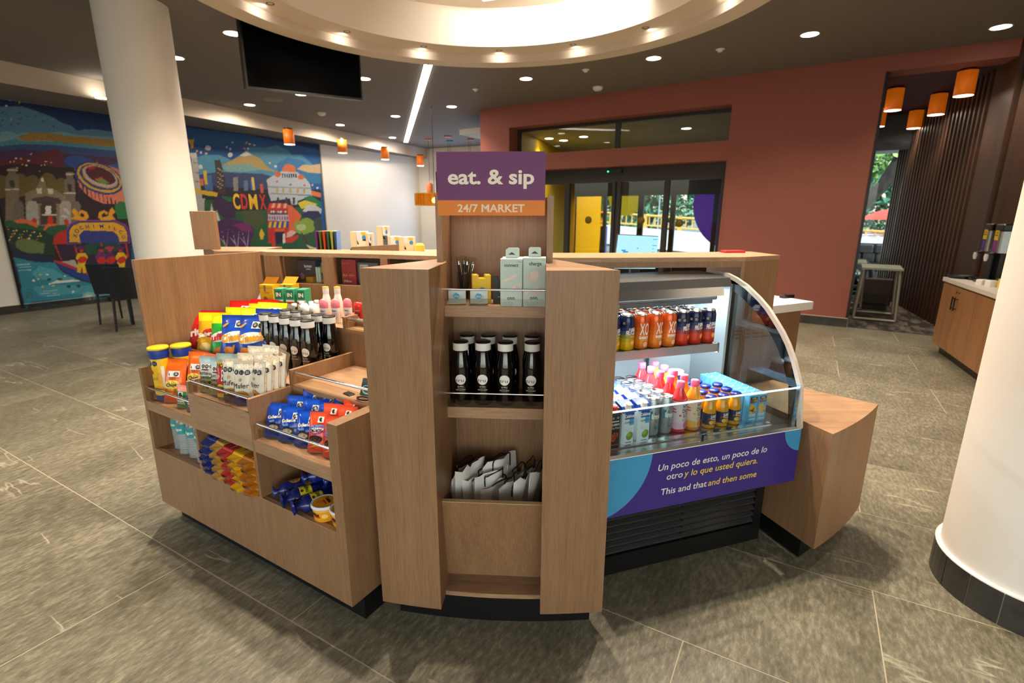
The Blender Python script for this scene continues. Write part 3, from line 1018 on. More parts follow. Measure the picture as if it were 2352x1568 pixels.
tp('rear_riser', MB().box(-.18, .18, .17, .19, .118, .16, WD_))
# tip-out front of the bag bin
tp('bin_front', MB().xprism([(.12, .16), (.14, .16), (.085, .50), (.065, .50)], -.18, .18, WD_).xprism([(.065, .50), (.085, .50), (.085, .5015), (.065, .5015)], -.18, .18, M['edge']))
tp('bin_floor', MB().box(-.18, .18, .14, .42, .17, .185, WX))
for z, zr in ((1.188, 1.247), (.812, .868)):
    rail(to, -.18, .18, .19, zr, .0035)
    guard(to, -.176, .176, .2, z+.001, z+.026)
# sign on top
sg = empty('market_sign', TF.pt(-.009, .24, 0), TF.a, 'purple and orange sign with white lettering on top of the tower', 'sign')
MB().box(-.182, .182, -.012, 0, 1.545, 1.70, C('#6b2c66', .55)).build('sign_panel', sg)
MB().box(-.182, .182, -.012, 0, 1.495, 1.545, C('#e07f1e', .55)).build('sign_strip', sg)
LW = C('#f3e9de', .6)
MB().text('eat. & sip', .0475, LW, onY(-.012), 0, 1.622, bold=.026, width=.290).build('lettering', sg)
MB().text('24/7 MARKET', .026, C('#f5d9c0', .6), onY(-.012), 0, 1.520, bold=.022, width=.228).build('lettering', sg)

# ---------------------------------------------------------------- low end cabinet
ca = []
a0_, a1_ = atan2(1.909-ISL[1], 1.300-ISL[0]), atan2(2.233-ISL[1], 1.728-ISL[0])
for i in range(11):
    a = a0_+(a1_-a0_)*i/10
    ca.append((ISL[0]+2.357*cos(a), ISL[1]+2.357*sin(a)))
LB = FF.pt(.006, .48)
poly = ca+[(1.505, 2.456), (1.405, 2.60), (LB[0], LB[1])]
ec = empty('end_cabinet', (0, 0, 0), 0, 'low oak cabinet with a curved front at the right end of the island', 'cabinet')
MB().prism(poly, .1, .637, WD_, WX).build('body', ec)
tk = [(1.276+.02, 1.985), (1.55, 2.16), (1.44, 2.40), (1.17, 2.44), FF.pt(.02, .1)[:2]]
MB().prism(tk, 0, .1, K).build('toe_kick', ec)

# ---------------------------------------------------------------- reception desk with the raised ledge
rd = empty('reception_desk', (0, 0, 0), 0, 'long oak reception desk with a raised ledge behind the market stand', 'desk')
front = [(-1.371, 2.828), (-.722, 2.668), (-.33, 2.545), (.05, 2.475), (.43, 2.472), (1.158, 2.538), (1.396, 2.67)]
back = [(1.36, 2.93), (1.04, 2.878), (.483, 2.80), (-.05, 2.79), (-.427, 2.854), (-.792, 2.955), (-1.224, 3.035), (-1.53, 3.03), (-1.62, 2.80), (-1.40, 2.665), (-1.392, 2.835)]
MB().prism(front+back[:8]+[(-1.66, 2.86), (-1.375, 2.86)], 1.275, 1.296, WX).build('ledge_top', rd)
MB().prism([(.05, 2.477), (.43, 2.474), (1.158, 2.540), (1.15, 2.62), (.43, 2.56), (.05, 2.56)], 1.246, 1.2749, WD_).build('ledge_fascia', rd)
MB().prism([(1.142, 2.537), (1.158, 2.5385), (1.394, 2.671), (1.36, 2.92), (1.10, 2.88)], .0, 1.2749, WD_).build('end_upright', rd)
bw = empty('cubby_wall', (BF.o[0], BF.o[1], 0), BF.a)
bw.parent = rd
def bp(name, mb): return mb.build(name, bw)
bp('wall_panel', MB().box(0, 1.5, 0, .02, .985, 1.128, WD_).box(0, .10, 0, .02, 1.128, 1.2749, WD_))
for x0, x1 in ((.365, .434), (.71, .751), (.95, 1.5)):
    bp('post', MB().box(x0, x1, 0, .03, 1.128, 1.2749, WD_))
bp('cubby_floor', MB().box(.08, 1.0, .02, .24, 1.112, 1.128, WX))
bp('cubby_back', MB().box(.08, 1.0, .24, .255, 1.0, 1.2749, WD_))
for x in (.10, .40, .73, .99):
    bp('partition', MB().box(x-.008, x+.008, .03, .24, 1.128, 1.2749, WD_))
for x0, x1 in ((.10, .365), (.434, .71), (.751, .95)):
    bp('pane', MB().box(x0, x1, .032, .036, 1.128, 1.2749, M['glass']))
# service counter behind with white top, and desk body
dk = empty('service_counter', (0, 0, 0), 0, 'oak service counter with a thick white stone top behind the fridge', 'counter')
MB().prism([(1.42, 2.97), (1.62, 3.085), (1.952, 3.245), (1.60, 3.95), (1.2, 3.8)], .905, .955, C('#efe9df', .35)).build('counter_top', dk)
MB().prism([(1.42, 3.05), (1.60, 3.12), (1.885, 3.255), (1.56, 3.9), (1.25, 3.75)], .0, .905, WD_).build('counter_body', dk)
tag(MB().rbox(-.05, .05, -.02, .02, 0, .022, K, .003).build('card_reader', None, (1.86, 3.40, .955), .4), 'small black box at the corner of the white counter top', 'card reader')
# wooden upright screen at the left end
tag(MB().rbox(-.068, .068, 0, .03, 1.2965, 1.513, WD_, .002).build('wood_block', None, (-1.78, 3.0, 0), radians(4)), 'upright oak box on the left end of the ledge before the white column', 'box')
rear = MB().prism([(-1.66, 2.87), (-1.45, 2.87), (-1.45, 3.25), (-1.95, 3.25)], 0, 1.2964, WD_)
rear.build('desk_end', rd)

# ---------------------------------------------------------------- open drinks fridge
fr = empty('drinks_fridge', (FF.o[0], FF.o[1], 0), FF.a, 'open drinks fridge with curved end glass and a purple front panel', 'fridge')
def fp(name, mb, par=None): return mb.build(name, par or fr)
XL, XR = -.985, -.012
BK = C('#141414', .3)
fp('base_body', MB().box(XL, -.06, .115, .70, .02, .37, BK).box(XL+.02, -.07, .14, .68, 0, .02, BK))
fp('kick_plate', MB().box(XL, -.06, .100, .115, .012, .10, BK))
fp('grille_frame', MB().box(XL, -.06, .100, .115, .335, .372, BK).box(XL, -.90, .100, .115, .10, .335, BK).box(-.105, -.06, .100, .115, .10, .335, BK))
sl_ = None
for i in range(7):
    z = .112+i*.032
    m_ = MB().add([(-.90, .101, z), (-.105, .101, z), (-.105, .114, z+.013), (-.90, .114, z+.013), (-.90, .103, z+.006), (-.105, .103, z+.006), (-.105, .1145, z+.018), (-.90, .1145, z+.018)],
        [(0, 1, 2, 3), (4, 7, 6, 5), (0, 4, 5, 1), (0, 3, 7, 4), (1, 5, 6, 2), (3, 2, 6, 7)], C('#2b2b2c', .25))
    fp('grille_slat', m_)
for i in range(7):
    fp('grille_tie', MB().box(-.503, -.497, .1005, .115, .10+i*.032, .112+i*.032, BK))
PU = C('#3c2a80', .42)
TE = C('#4099c8', .42)
pn = fp('graphic_panel', MB().box(XL, XR, -.003, .01, .362, .607, PU))
edge = fp('panel_edge', MB().box(XL, XR, -.003, .012, .607, .6085, M['whitep']))
# teal quarter discs and lettering printed on the panel
pl = onY(-.003)
art = MB()
def arcfill(cx, cz, r, lo_x, hi_x, lo_z, hi_z, n=64):
    P = []
    for i in range(n):
        a = 2*pi*i/n
        p = (min(max(cx+r*cos(a), lo_x), hi_x), min(max(cz+r*sin(a), lo_z), hi_z))
        if not P or hypot(p[0]-P[-1][0], p[1]-P[-1][1]) > 1e-4: P.append(p)
    return P
art.poly(arcfill(XL-.03, .618, .262, XL, XR, .362, .607), TE, pl, .0004)
art.poly(arcfill(XR+.015, .612, .105, XL, XR, .362, .607), TE, pl, .0004)
fp('panel_print', art, pn)
tx = MB(); LWH = C('#f1ece9', .5); LYE = C('#f0cf4a', .5)
def line(segs, cx, cz, h, width):
    tot = sum(textmesh(s, .008)[2] for s, m_ in segs)+.28*(len(segs)-1)
    k = width/tot; x = cx-width/2
    for s, m_ in segs:
        w = textmesh(s, .008)[2]*k
        tx.text(s, h, m_, pl, x, cz, bold=.008, shear=.16 if m_ is LYE or len(segs) == 1 else .1, width=w, align='l', sy=1.0)
        x += w+.28*k
line([('Un poco de esto, un poco de lo', LWH)], -.455, .5425, .0285, .535)
line([('otro', LWH), ('y lo que usted quiera.', LYE)], -.455, .4975, .0285, .45)
line([('This and that', LWH), ('and then some', LYE)], -.465, .434, .0285, .475)
fp('lettering', tx, pn)
# stainless sill, deck, glass
fp('front_sill', MB().xprism([(-.003, .585), (.055, .585), (.06, .612), (.05, .616), (.012, .6165), (-.001, .609)], XL, XR-.02, M['steel']))
fp('sill_rail', MB().xprism([(.058, .607), (.085, .613), (.085, .622), (.06, .618)], XL+.01, XR-.1, M['chrome']))
fp('deck', MB().box(XL+.01, XR-.02, .06, .72, .60, .6195, M['steel']))
fp('thermometer', MB().box(-.515, -.508, .012, .018, .6165, .645, K).box(-.512, -.494, .012, .018, .640, .646, K))
fp('front_glass', MB().box(XL+.004, XR-.018, .022, .030, .6165, .785, M['caseglass']))
fp('glass_edge', MB().box(XL+.004, XR-.018, .0215, .0305, .785, .789, C('#e9f6f6', .1, emit=.6)))  # bright glint along the cut edge, put in as a weak glow
prof = [(.003, .612), (.029, .79), (.049, .83), (.078, .89), (.117, .95), (.155, .995), (.199, 1.037), (.25, 1.083), (.306, 1.12), (.39, 1.165), (.46, 1.19), (.52, 1.205), (.60, 1.21)]
def off(P, d):
    out = []
    for i, p in enumerate(P):
        a = P[max(i-1, 0)]; b = P[min(i+1, len(P)-1)]
        tx_, tz_ = b[0]-a[0], b[1]-a[1]; l = hypot(tx_, tz_)
        out.append((p[0]+tz_/l*d, p[1]-tx_/l*d))
    return out
for sgn, x0, x1 in ((1, XR-.014, XR-.006), (-1, XL+.002, XL+.010)):
    inner = off(prof, .006)
    fp('end_glass', MB().xprism(inner+[(.60, .62), (.02, .62)], x0, x1, M['endglass']))
    fr2 = off(prof, .052)
    m_ = MB()
    for i in range(len(prof)-1):
        for xx, flip in ((x0-.001, False), (x1+.001, True)):
            q = [(xx,)+inner[i], (xx,)+inner[i+1], (xx,)+fr2[i+1], (xx,)+fr2[i]]
            m_.add(q, [(0, 1, 2, 3) if flip else (3, 2, 1, 0)], M['blackgloss'])
    fp('glass_border', m_)
    ed = MB(); o2 = off(prof, -.014)
    for i in range(len(prof)-1):
        a, b, c, d = inner[i], inner[i+1], o2[i+1], o2[i]
        for q in ([(x0-.003,)+d, (x1+.004,)+d, (x1+.004,)+c, (x0-.003,)+c], [(x1+.004,)+a, (x1+.004,)+b, (x1+.004,)+c, (x1+.004,)+d], [(x0-.003,)+a, (x0-.003,)+d, (x0-.003,)+c, (x0-.003,)+b]):
            ed.add(q, [(0, 1, 2, 3)], C('#d9d2c6', .3, .35))
    fp('chrome_edge', ed)
    fp('corner_post', MB().box(x0-.006, x1+.001, .016, .034, .612, .80, M['chrome']))
LT = C('#b4c0c4', .35, .6)
wallw = C('#b8c6ca', .4)
fp('back_wall', MB().box(XL+.01, XR-.02, .72, .74, .60, 1.17, wallw))
fp('end_wall', MB().box(XR-.030, XR-.016, .475, .72, .60, 1.17, LT))
fp('end_wall', MB().box(XL+.012, XL+.022, .475, .72, .60, 1.17, LT))
slots = MB()
for r in range(3):
    for i in range(15):
        x = XL+.05+i*.061
        slots.box(x, x+.042, .7175, .7199, .815+r*.022, .822+r*.022, C('#30383c', .5))
fp('air_slots', slots)
for x in (-.33, -.66):
    fp('shelf_standard', MB().box(x-.014, x+.014, .705, .72, .62, 1.16, M['steel']).box(x-.005, x+.005, .7045, .7051, .62, 1.16, C('#2a3438', .5)))
fp('upper_shelf', MB().box(XL+.015, -.235, .295, .715, .912, .93, LT))
fp('shelf_front', MB().box(XL+.015, -.238, .285, .296, .898, .936, M['steelmatt']).box(-.245, -.238, .285, .31, .892, .936, M['steelmatt']))
fp('shelf_lamp', MB().box(XL+.03, -.25, .30, .325, .904, .912, M['lampcool']))
fp('canopy', MB().xprism([(.44, 1.165), (.70, 1.165), (.70, 1.215), (.60, 1.215), (.46, 1.205)], XL+.012, XR-.05, C('#5b5d5e', .35, .7)))
fp('canopy_front', MB().xprism([(.43, 1.125), (.438, 1.125), (.46, 1.164), (.44, 1.166)], XL+.012, XR-.1, C('#caccca', .2, .9)))
fp('canopy_lamp', MB().box(XL+.03, -.12, .50, .53, 1.156, 1.164, M['lampcool']))
fp('night_blind', MB().tube([(XL+.02, .455, 1.115), (-.14, .455, 1.115)], .012, C('#8b9499', .3, .6), 10).box(XL+.02, -.15, .462, .47, 1.085, 1.11, C('#7d8a92', .4, .3)))
hb = MB().tube([(-.79, .45, 1.108), (-.79, .448, 1.085), (-.775, .447, 1.076), (-.755, .447, 1.075), (-.745, .447, 1.066), (-.715, .447, 1.066), (-.705, .447, 1.075), (-.685, .447, 1.076), (-.67, .448, 1.085), (-.67, .45, 1.108)], .0045, C('#9aa2a6', .3, .4), 8)
fp('blind_handle', hb)
def fl_(x, y, z, e, sx, sy, rot):
    p = FF.pt(x, y, z)
    return light('fridge_light', 'AREA', p, e, (.82, .93, 1.0), (rot, 0, FF.a), shape='RECTANGLE', size=sx, size_y=sy)
fl_(-.5, .52, 1.15, 7, .8, .04, radians(0))
fl_(-.6, .315, .898, 4.5, .68, .03, radians(-8))

# ================================================================ FURNITURE AROUND
# two black moulded chairs
def chair(name, x, y, rz, label):
    e = empty(name, (x, y, 0), rz, label, 'chair', 'black chairs before the mural')
    KB = C('#0d0d0e', .5)
    MB().rbox(-.22, .22, -.22, .22, .425, .455, KB, .01).build('seat', e)
    m_ = MB(); N = 6
    V = []
    for k in range(2):
        for i in range(N+1):
            xx = -.21+.42*i/N
            bow = .03*(1-(xx/.21)**2)
            for z, sh, yy in ((.44, .95, -.215), (.84, 1.0, -.275)):
                V.append((xx*sh, yy-bow-.018*k, z))
    F = []
    for i in range(N):
        a = 2*i; b = 2*(N+1)+2*i
        F += [(a, a+2, a+3, a+1), (b, b+1, b+3, b+2), (a+1, a+3, b+3, b+1), (a, b, b+2, a+2)]
    F += [(0, 1, 2*N+3, 2*N+2), (2*N, 4*N+2, 4*N+3, 2*N+1)]
    m_.add(V, F, KB).build('backrest', e)
    for sx_, sy_ in ((-1, -1), (1, -1), (-1, 1), (1, 1)):
        MB().tube([(sx_*.195, sy_*.195, .43), (sx_*.21, sy_*.225, 0)], [.019, .013], KB, 8).build('leg', e)
chair('dining_chair', -5.00, 6.72, radians(12), 'black moulded chair before the boat mural, the one partly behind the stand')
chair('dining_chair', -5.52, 7.13, radians(4), 'black moulded chair before the boat mural, farther from the stand')
# low coffee cabinet on the right
CF = Frame(4.79, 5.60, atan2(4.345-5.60, 4.21-4.79))     # x along its front towards the viewer, y away to its back
cb = empty('coffee_cabinet', (CF.o[0], CF.o[1], 0), CF.a, 'low wooden coffee cabinet with white stone top by the slatted wall', 'cabinet')
CW = M['cabinet']
MB().box(-.02, 2.4, -.02, .64, .795, .836, C('#d9d2c8', .4)).build('counter_top', cb)
MB().box(0, 2.38, .012, .62, .10, .7949, CW).build('body', cb)
MB().box(.04, 2.36, .06, .6, 0, .10, K).build('toe_kick', cb)
for i in range(5):
    d_ = MB().box(.004+i*.475, .475*(i+1)-.002, -.008, .0119, .105, .775, CW).build('cabinet_door', cb)
    if i in (0, 1):
        xh = .475-.035 if i == 0 else .475+.035
        MB().tube([(xh, -.035, .54), (xh, -.035, .68)], .007, K, 6).tube([(xh, -.035, .56), (xh, -.006, .56)], .005, K, 6).tube([(xh, -.035, .66), (xh, -.006, .66)], .005, K, 6).build('handle', d_)
        MB().lathe([(0, 0), (.011, 0), (.011, .004), (0, .004)], K, 10).build('door_lock', d_, (xh, -.008, .725), (pi/2, 0, 0))
def dispenser(x, y, c, word, label):
    e = empty('coffee_dispenser', CF.pt(x, y, .8362), CF.a, label, 'dispenser', 'coffee dispensers on the cabinet')
    MB().rbox(-.10, .10, -.14, .14, 0, .022, K, .008).build('drip_tray', e)
    MB().rbox(-.055, .055, .02, .13, .0221, .30, K, .008).build('stand', e)
    MB().rbox(-.085, .085, -.05, .13, .3001, .52, M['steelmatt'], .012).build('tank', e)
    MB().rbox(-.09, .09, -.055, .135, .5201, .58, K, .012).build('lid', e)
    f = MB().rect(-.075, .02, .305, .42, C(c, .5), onY(-.05), .0006).rect(-.075, .02, .42, .518, C('#f0c81e', .5), onY(-.05), .0006)
    f.text('CAFE', .014, M['print_black'], onY(-.05), -.028, .492, bold=.03, d=.001).text(word, .014, M['print_black'], onY(-.05), -.028, .468, bold=.03, d=.001, width=.07)
    for k in range(4):
        f.text('cafe con sabor'[:14-2*k], .006, LWH, onY(-.05), -.028, .40-.018*k, d=.001)
    f.build('front_label', e)
    MB().tube([(0, -.05, .29), (0, -.10, .285), (0, -.105, .25)], .012, K, 8).lathe([(.012, .215), (.02, .25), (.016, .285)], C('#d8d8d6', .3), 12, 0, -.105).build('tap', e)
dispenser(.14, .27, '#3a2a86', 'REGULAR', 'black coffee dispenser with a purple and yellow label, farther one')
dispenser(.42, .27, '#8a2a86', 'TORNADO', 'black coffee dispenser with a magenta and yellow label, nearer one')
tag(MB().lathe([(0, 0), (.09, 0), (.11, .03), (.1, .03), (.08, .012), (0, .012)], K, 28).build('black_tray', None, CF.pt(-.0+.06, .10, .8362)), 'round black tray at the far end of the coffee cabinet', 'tray')
tag(MB().lathe([(0, 0), (.05, 0), (.07, .07), (.066, .07), (.047, .006), (0, .006)], C('#145a3a', .4), 24).build('green_bowl', None, CF.pt(.70, .26, .8362)), 'dark green bowl on the coffee cabinet', 'bowl')
tag(MB().rbox(-.045, .045, -.035, .035, 0, .05, M['whitep'], .006).build('sachet_box', None, CF.pt(.62, .12, .8362)), 'small white sachet box at the front of the coffee cabinet', 'box')
tag(MB().rbox(-.04, .04, -.03, .03, 0, .06, M['whitep'], .006).build('sachet_box', None, CF.pt(.78, .13, .8362)), 'white sachet box beside the yellow one on the coffee cabinet', 'box')
tag(MB().rbox(-.03, .03, -.03, .03, 0, .085, C('#e8c840', .5), .006).build('sachet_box', None, CF.pt(.86, .19, .8362)), 'yellow sachet box behind the white ones on the coffee cabinet', 'box')
# tables in the lounge
def ltable(x, y, rz, label):
    e = empty('lounge_table', (x, y, 0.008), rz, label, 'table', 'small tables in the lounge')
    FR_ = C('#b0a898', .4)
    MB().box(-.24, .24, -.36, .36, .735, .76, C('#9aa08c', .4)).build('tabletop', e)
    for yy in (-.32, .32):
        m_ = MB()
        for a, b in (((-.21, .735), (-.25, .03)), ((.21, .735), (.25, .03)), ((-.25, .02), (.25, .02))):
            m_.tube([(a[0], yy, a[1]), (b[0], yy, b[1])], .019, FR_, 4)
        m_.build('leg_frame', e)
    return e
ltable(5.42, 7.48, radians(-33), 'small grey lounge table with pale sled legs, nearer to the slatted wall')
ltable(5.55, 8.42, radians(-33), 'small grey lounge table with pale sled legs, half hidden by the red wall')
tag(MB().rbox(-.2, .2, -.03, .03, .09, .52, C('#3a2c24', .6), .02).box(-.16, .16, -.03, .2, .008, .12, C('#2a211c', .6)).build('lounge_stool', None, (5.86, 8.1, 0), radians(-33)), 'dark brown upholstered seat back between the lounge tables', 'stool')
# motorcycle seen through the window, parked outside
mo = empty('motorcycle', WF.pt(-.55, 4.6, 0), WF.a, 'parked dark motorcycle outside the lounge window', 'motorcycle')
DKM = C('#20262c', .3)
for x in (-.62, .62):
    m_ = MB(); P = [(x+.28*cos(2*pi*i/24), 0, .30+.28*sin(2*pi*i/24)) for i in range(25)]
    m_.tube(P, .05, C('#151515', .8), 8, cap=False)
    m_.lathe([(0, -.02), (.1, -.02), (.1, .02), (0, .02)], M['steelmatt'], 16, fn=lambda a, b, c, X=x: (X+a, c, .30+b)).build('wheel', mo)
MB().tube([(-.6, 0, .78), (-.2, 0, .74), (.1, 0, .80)], [.07, .11, .10], C('#31507a', .35), 10).build('saddle', mo)
MB().tube([(0, 0, .82), (.2, 0, .9), (.42, 0, .82)], [.1, .16, .08], C('#27405e', .25), 10).build('fuel_tank', mo)
MB().rbox(-.2, .3, -.12, .12, .28, .62, DKM, .04).build('engine', mo)
MB().tube([(.40, -.06, .95), (.62, -.06, .30)], .03, M['steelmatt'], 8).tube([(.40, .06, .95), (.62, .06, .30)], .03, M['steelmatt'], 8).build('fork', mo)
MB().tube([(.30, -.36, 1.06), (.38, -.2, 1.0), (.40, 0, .98), (.38, .2, 1.0), (.30, .36, 1.06)], .016, DKM, 8).build('handlebar', mo)
MB().lathe([(0, 0), (.09, .0), (.1, .06), (.03, .14)], M['steel'], 16, fn=lambda a, b, c: (.52-c, a, .92+b)).build('headlamp', mo)
MB().tube([(-.6, 0, .34), (-.1, 0, .36)], .03, M['steelmatt'], 8).build('swing_arm', mo)
# ================================================================ MERCHANDISE
def octagon(mb, cx, cy, r, place, plate=True, n=1, gap=2.15, d=.0012):
    """black warning octagons with white lines on a white plate"""
    if plate:
        w = r*1.25+gap*r*(n-1)/2
        mb.rect(cx-w, cx+w, cy-r*1.25, cy+r*1.25, M['print_white'], place, d-.0004, 2)
    for i in range(n):
        x = cx+(i-(n-1)/2)*gap*r
        mb.fan([(x+r*cos(pi/8+k*pi/4), cy+r*sin(pi/8+k*pi/4)) for k in range(8)], M['print_black'], place, d)
        for dz in (-.3, .05, .38):
            mb.rect(x-.5*r, x+.5*r, cy+dz*r-.06*r, cy+dz*r+.06*r, M['print_white'], place, d+.0004)

def ellipse(mb, cx, cy, rx, ry, mat, place, d=.001, n=20, rot=0.0):
    return mb.disc(cx, cy, rx, ry, mat, place, n, rot, d=d)

class Bag:
    """crimped pillow pouch standing on its lower seal, front towards -y"""
    def __init__(s, name, w, h, t, colour, label, cat, group, seed=1, rough=.28, nu=10, nv=16, seal=.07):
        s.w, s.h, s.t, s.seal = w, h, t, seal
        r = random.Random(seed)
        s.wr = [(r.uniform(4, 11), r.uniform(0, 6), r.uniform(-.12, .12), r.uniform(3, 8)) for _ in range(5)]
        mb = MB()
        for side in (-1, 1):
            V = []
            for j in range(nv+1):
                for i in range(nu+1):
                    u = -1+2*i/nu; v = j/nv
                    x, z = s.xz(u, v)
                    V.append((x, side*s.T(u, v)*(1 if side < 0 else .8), z))
            F = {}
            for j in range(nv):
                for i in range(nu):
                    a = j*(nu+1)+i
                    f = (a, a+1, a+nu+2, a+nu+1)
                    u = -1+2*(i+.5)/nu; v = (j+.5)/nv
                    F.setdefault(colour(u, v, side), []).append(f if side < 0 else tuple(reversed(f)))
            for hx, fs in F.items():
                mb.add(V, fs, C(hx, rough, coat=.3), True)
        s.o = tag(mb.build(name), label, cat, group)
        s.p = MB()
    def xz(s, u, v):
        pinch = 1-.07*(4*v*(1-v))
        return u*s.w/2*pinch, v*s.h
    def T(s, u, v):
        se = s.seal
        if v <= 0 or v >= 1: return .0008
        vv = min(max((v-se)/(1-2*se), 0), 1)
        base = (max(0, 1-abs(u)**2.6))**.65*(sin(pi*vv))**.5
        wr = sum(a*sin(f*u*1.6+ph+g*v*2.2) for f, ph, a, g in s.wr)
        return max(.0008, s.t/2*base*(1+.55*wr)+.0008)
    def place(s, x, y, d=0):
        v = min(max(y/s.h, 0), 1)
        u = x/(s.w/2*(1-.07*(4*v*(1-v))))
        return (x, -s.T(max(-1, min(1, u)), v)-d-.0006, y)
    def done(s):
        if s.p.v: s.p.build('printed_front', s.o)
        return Proto(s.o)

# ---------------------------------------------------------------- black drinking bottles
def tru_bottle():
    m_ = MB()
    m_.lathe([(0, 0), (.033, 0), (.036, .005), (.036, .125), (.0355, .142), (.0335, .158), (.030, .175), (.0265, .192), (.0255, .203), (.0255, .206)], M['blackgloss'], 28)
    o = m_.build('drinking_bottle')
    MB().lathe([(.0258, .206), (.0285, .206), (.0288, .208), (.0288, .233)], M['whitep'], 28).lathe([(.0288, .2331), (.0284, .2375), (.0262, .2385), (0, .2385)], K, 28).build('cap', o)
    p = MB(); P = cyl(.036)
    ellipse(p, 0, .100, .0195, .0195, C('#f2ede6', .5), P, .0004, 28)
    p.text('tru', .0135, M['print_black'], P, -.003, .098, width=.030, d=.0008)
    p.text('by Hilton', .0042, LW, P, 0, .0735, bold=.02, d=.0005, width=.022)
    p.rect(-.011, .011, .0665, .0671, LW, P, .0005, 4)
    p.text('MEXICO CITY AIRPORT', .0036, LW, P, 0, .0605, bold=.015, d=.0005, width=.036)
    p.build('printed_label', o)
    return Proto(tag(o, 'x', 'bottle'))
tb = tru_bottle()
for i, a in enumerate((-.127, -.045, .038, .136)):
    tb.put(TF, a, .248+.004*(i % 2), .8122, radians(4-3*i), 'black drinking bottle in the front row of the tower shelf, %s' % ('at the left end', 'second from the left', 'third from the left', 'at the right end')[i], 'black bottles on the tower shelf')
for i, a in enumerate((-.118, -.036, .048, .132)):
    tb.put(TF, a, .350, .8122, radians(8*i), 'black drinking bottle in the back row of the tower shelf, %s' % ('behind the leftmost one', 'behind the second one', 'behind the third one', 'behind the rightmost one')[i], 'black bottles on the tower shelf')
for i, u in enumerate((.565, .640, .715, .790, .862)):
    tb.put(GF, -u, .345, .8152, radians(16-2*i), 'black drinking bottle in the front row of the stepped display, %s' % ('nearest the brush tray', 'second from the brush tray', 'third from the brush tray', 'fourth from the brush tray', 'next to the crisps')[i], 'black bottles on the stepped display')
for i, u in enumerate((.560, .636, .712, .788, .864)):
    tb.put(GF, -u, .455, .8152, radians(14+i), 'black drinking bottle in the back row of the stepped display, %s' % ('nearest the brush tray', 'second from the brush tray', 'in the middle', 'second from the crisps', 'next to the crisps')[i], 'black bottles on the stepped display')

# ---------------------------------------------------------------- row of crisp bags
def chips(name, top, main, low, word, wc, label, seed, extra=None, oc=2, wsz=.036):
    def col(u, v, s):
        return top if v > .83 else (low if v < .33+.12*u else main)
    b = Bag(name, .165, .235, .058, col, label, 'crisps', 'crisp bags on the stepped display', seed)
    if extra: extra(b)
    b.p.text(word, wsz, wc, b.place, 0, .128, bold=.05, rot=.16, width=.125, d=.003)
    octagon(b.p, .03, .19, .0135, b.place, True, oc, d=.002)
    return b.done()
def ex_red(b):
    b.p.poly([(-.06, .10), (.05, .13), (-.02, .175)], C('#f0902a', .4), b.place, .0018)
    b.p.poly([(-.052, .106), (.035, .131), (-.02, .166)], C('#c0161a', .4), b.place, .0022)
    b.p.text('NACHO', .012, LYE, b.place, .01, .08, bold=.03, d=.002)
def ex_yel(b):
    ellipse(b.p, .01, .13, .05, .022, C('#c9251e', .4), b.place, .0022)
    ellipse(b.p, -.02, .06, .032, .024, C('#f3d98a', .4), b.place, .002)
    ellipse(b.p, .03, .05, .03, .022, C('#efc55c', .4), b.place, .0024)
def ex_grn(b):
    ellipse(b.p, -.015, .055, .045, .02, C('#f08a28', .4), b.place, .002, rot=.4)
    ellipse(b.p, .035, .06, .03, .016, C('#f6a446', .4), b.place, .0024, rot=.9)
    ellipse(b.p, .0, .128, .068, .026, C('#f7f3ee', .4), b.place, .0018, rot=.16)
def ex_blu(b):
    ellipse(b.p, 0, .128, .07, .027, C('#f4efe2', .4), b.place, .0018, rot=.16)
    ellipse(b.p, -.02, .065, .026, .018, C('#e58a2a', .4), b.place, .002)
    for q in ((-.05, .185, .5), (.0, .075, 1.2), (.055, .16, .9)):
        ellipse(b.p, q[0], q[1], .018, .006, C('#f0982e', .4), b.place, .0022, rot=q[2])
    b.p.text('PUFFS', .013, LW, b.place, .0, .04, bold=.03, d=.002)
red = chips('crisp_bag', '#c8181c', '#d8201f', '#a81216', 'ritos', LW, 'x', 11, ex_red)
yel = chips('crisp_bag', '#e6d21a', '#f0b01e', '#e89a1a', 'Sabritas', LW, 'x', 12, ex_yel, 1, .02)
grn = chips('crisp_bag', '#d6de22', '#2fae36', '#1f8f2c', 'uffles', C('#d02a26', .4), 'x', 13, ex_grn, 2, .03)
blu = chips('crisp_bag', '#1b3f9e', '#1c4fc0', '#143a94', 'Cheetos', C('#eda41c', .4), 'x', 14, ex_blu, 2, .034)
ls = -.34
for P_, u, v, dz, yaw, lab in (
    (red, 1.275, .252, .0, .18, 'red crisp bag leaning at the far left of the crisp row'),
    (red, 1.20, .40, .035, .1, 'red crisp bag in the second rank behind the yellow bags, left one'),
    (red, 1.10, .445, .045, .05, 'red crisp bag in the last rank behind the yellow bags, right one'),
    (yel, 1.185, .245, .0, .22, 'yellow and orange crisp bag in front of the red one'),
    (yel, 1.115, .33, .02, .12, 'yellow crisp bag in the second rank of the crisp row'),
    (yel, 1.03, .40, .035, .1, 'yellow crisp bag in the third rank of the crisp row'),
    (grn, 1.075, .245, .0, .2, 'green crisp bag with white lettering in the front rank'),
    (grn, .985, .325, .028, .1, 'green crisp bag in the second rank behind the blue bag'),
    (grn, .98, .41, .045, .05, 'green and yellow crisp bag in the last rank'),
    (blu, .985, .245, .008, .2, 'blue puffs bag in the front rank of the crisp row'),
    (blu, .895, .265, .01, .08, 'blue puffs bag next to the black bottles'),
    (blu, .90, .345, .03, .05, 'blue puffs bag in the second rank next to the black bottles')):
    P_.put(GF, -u, v, .803+dz, (ls, 0, yaw+.30), lab, 'crisp bags on the stepped display')

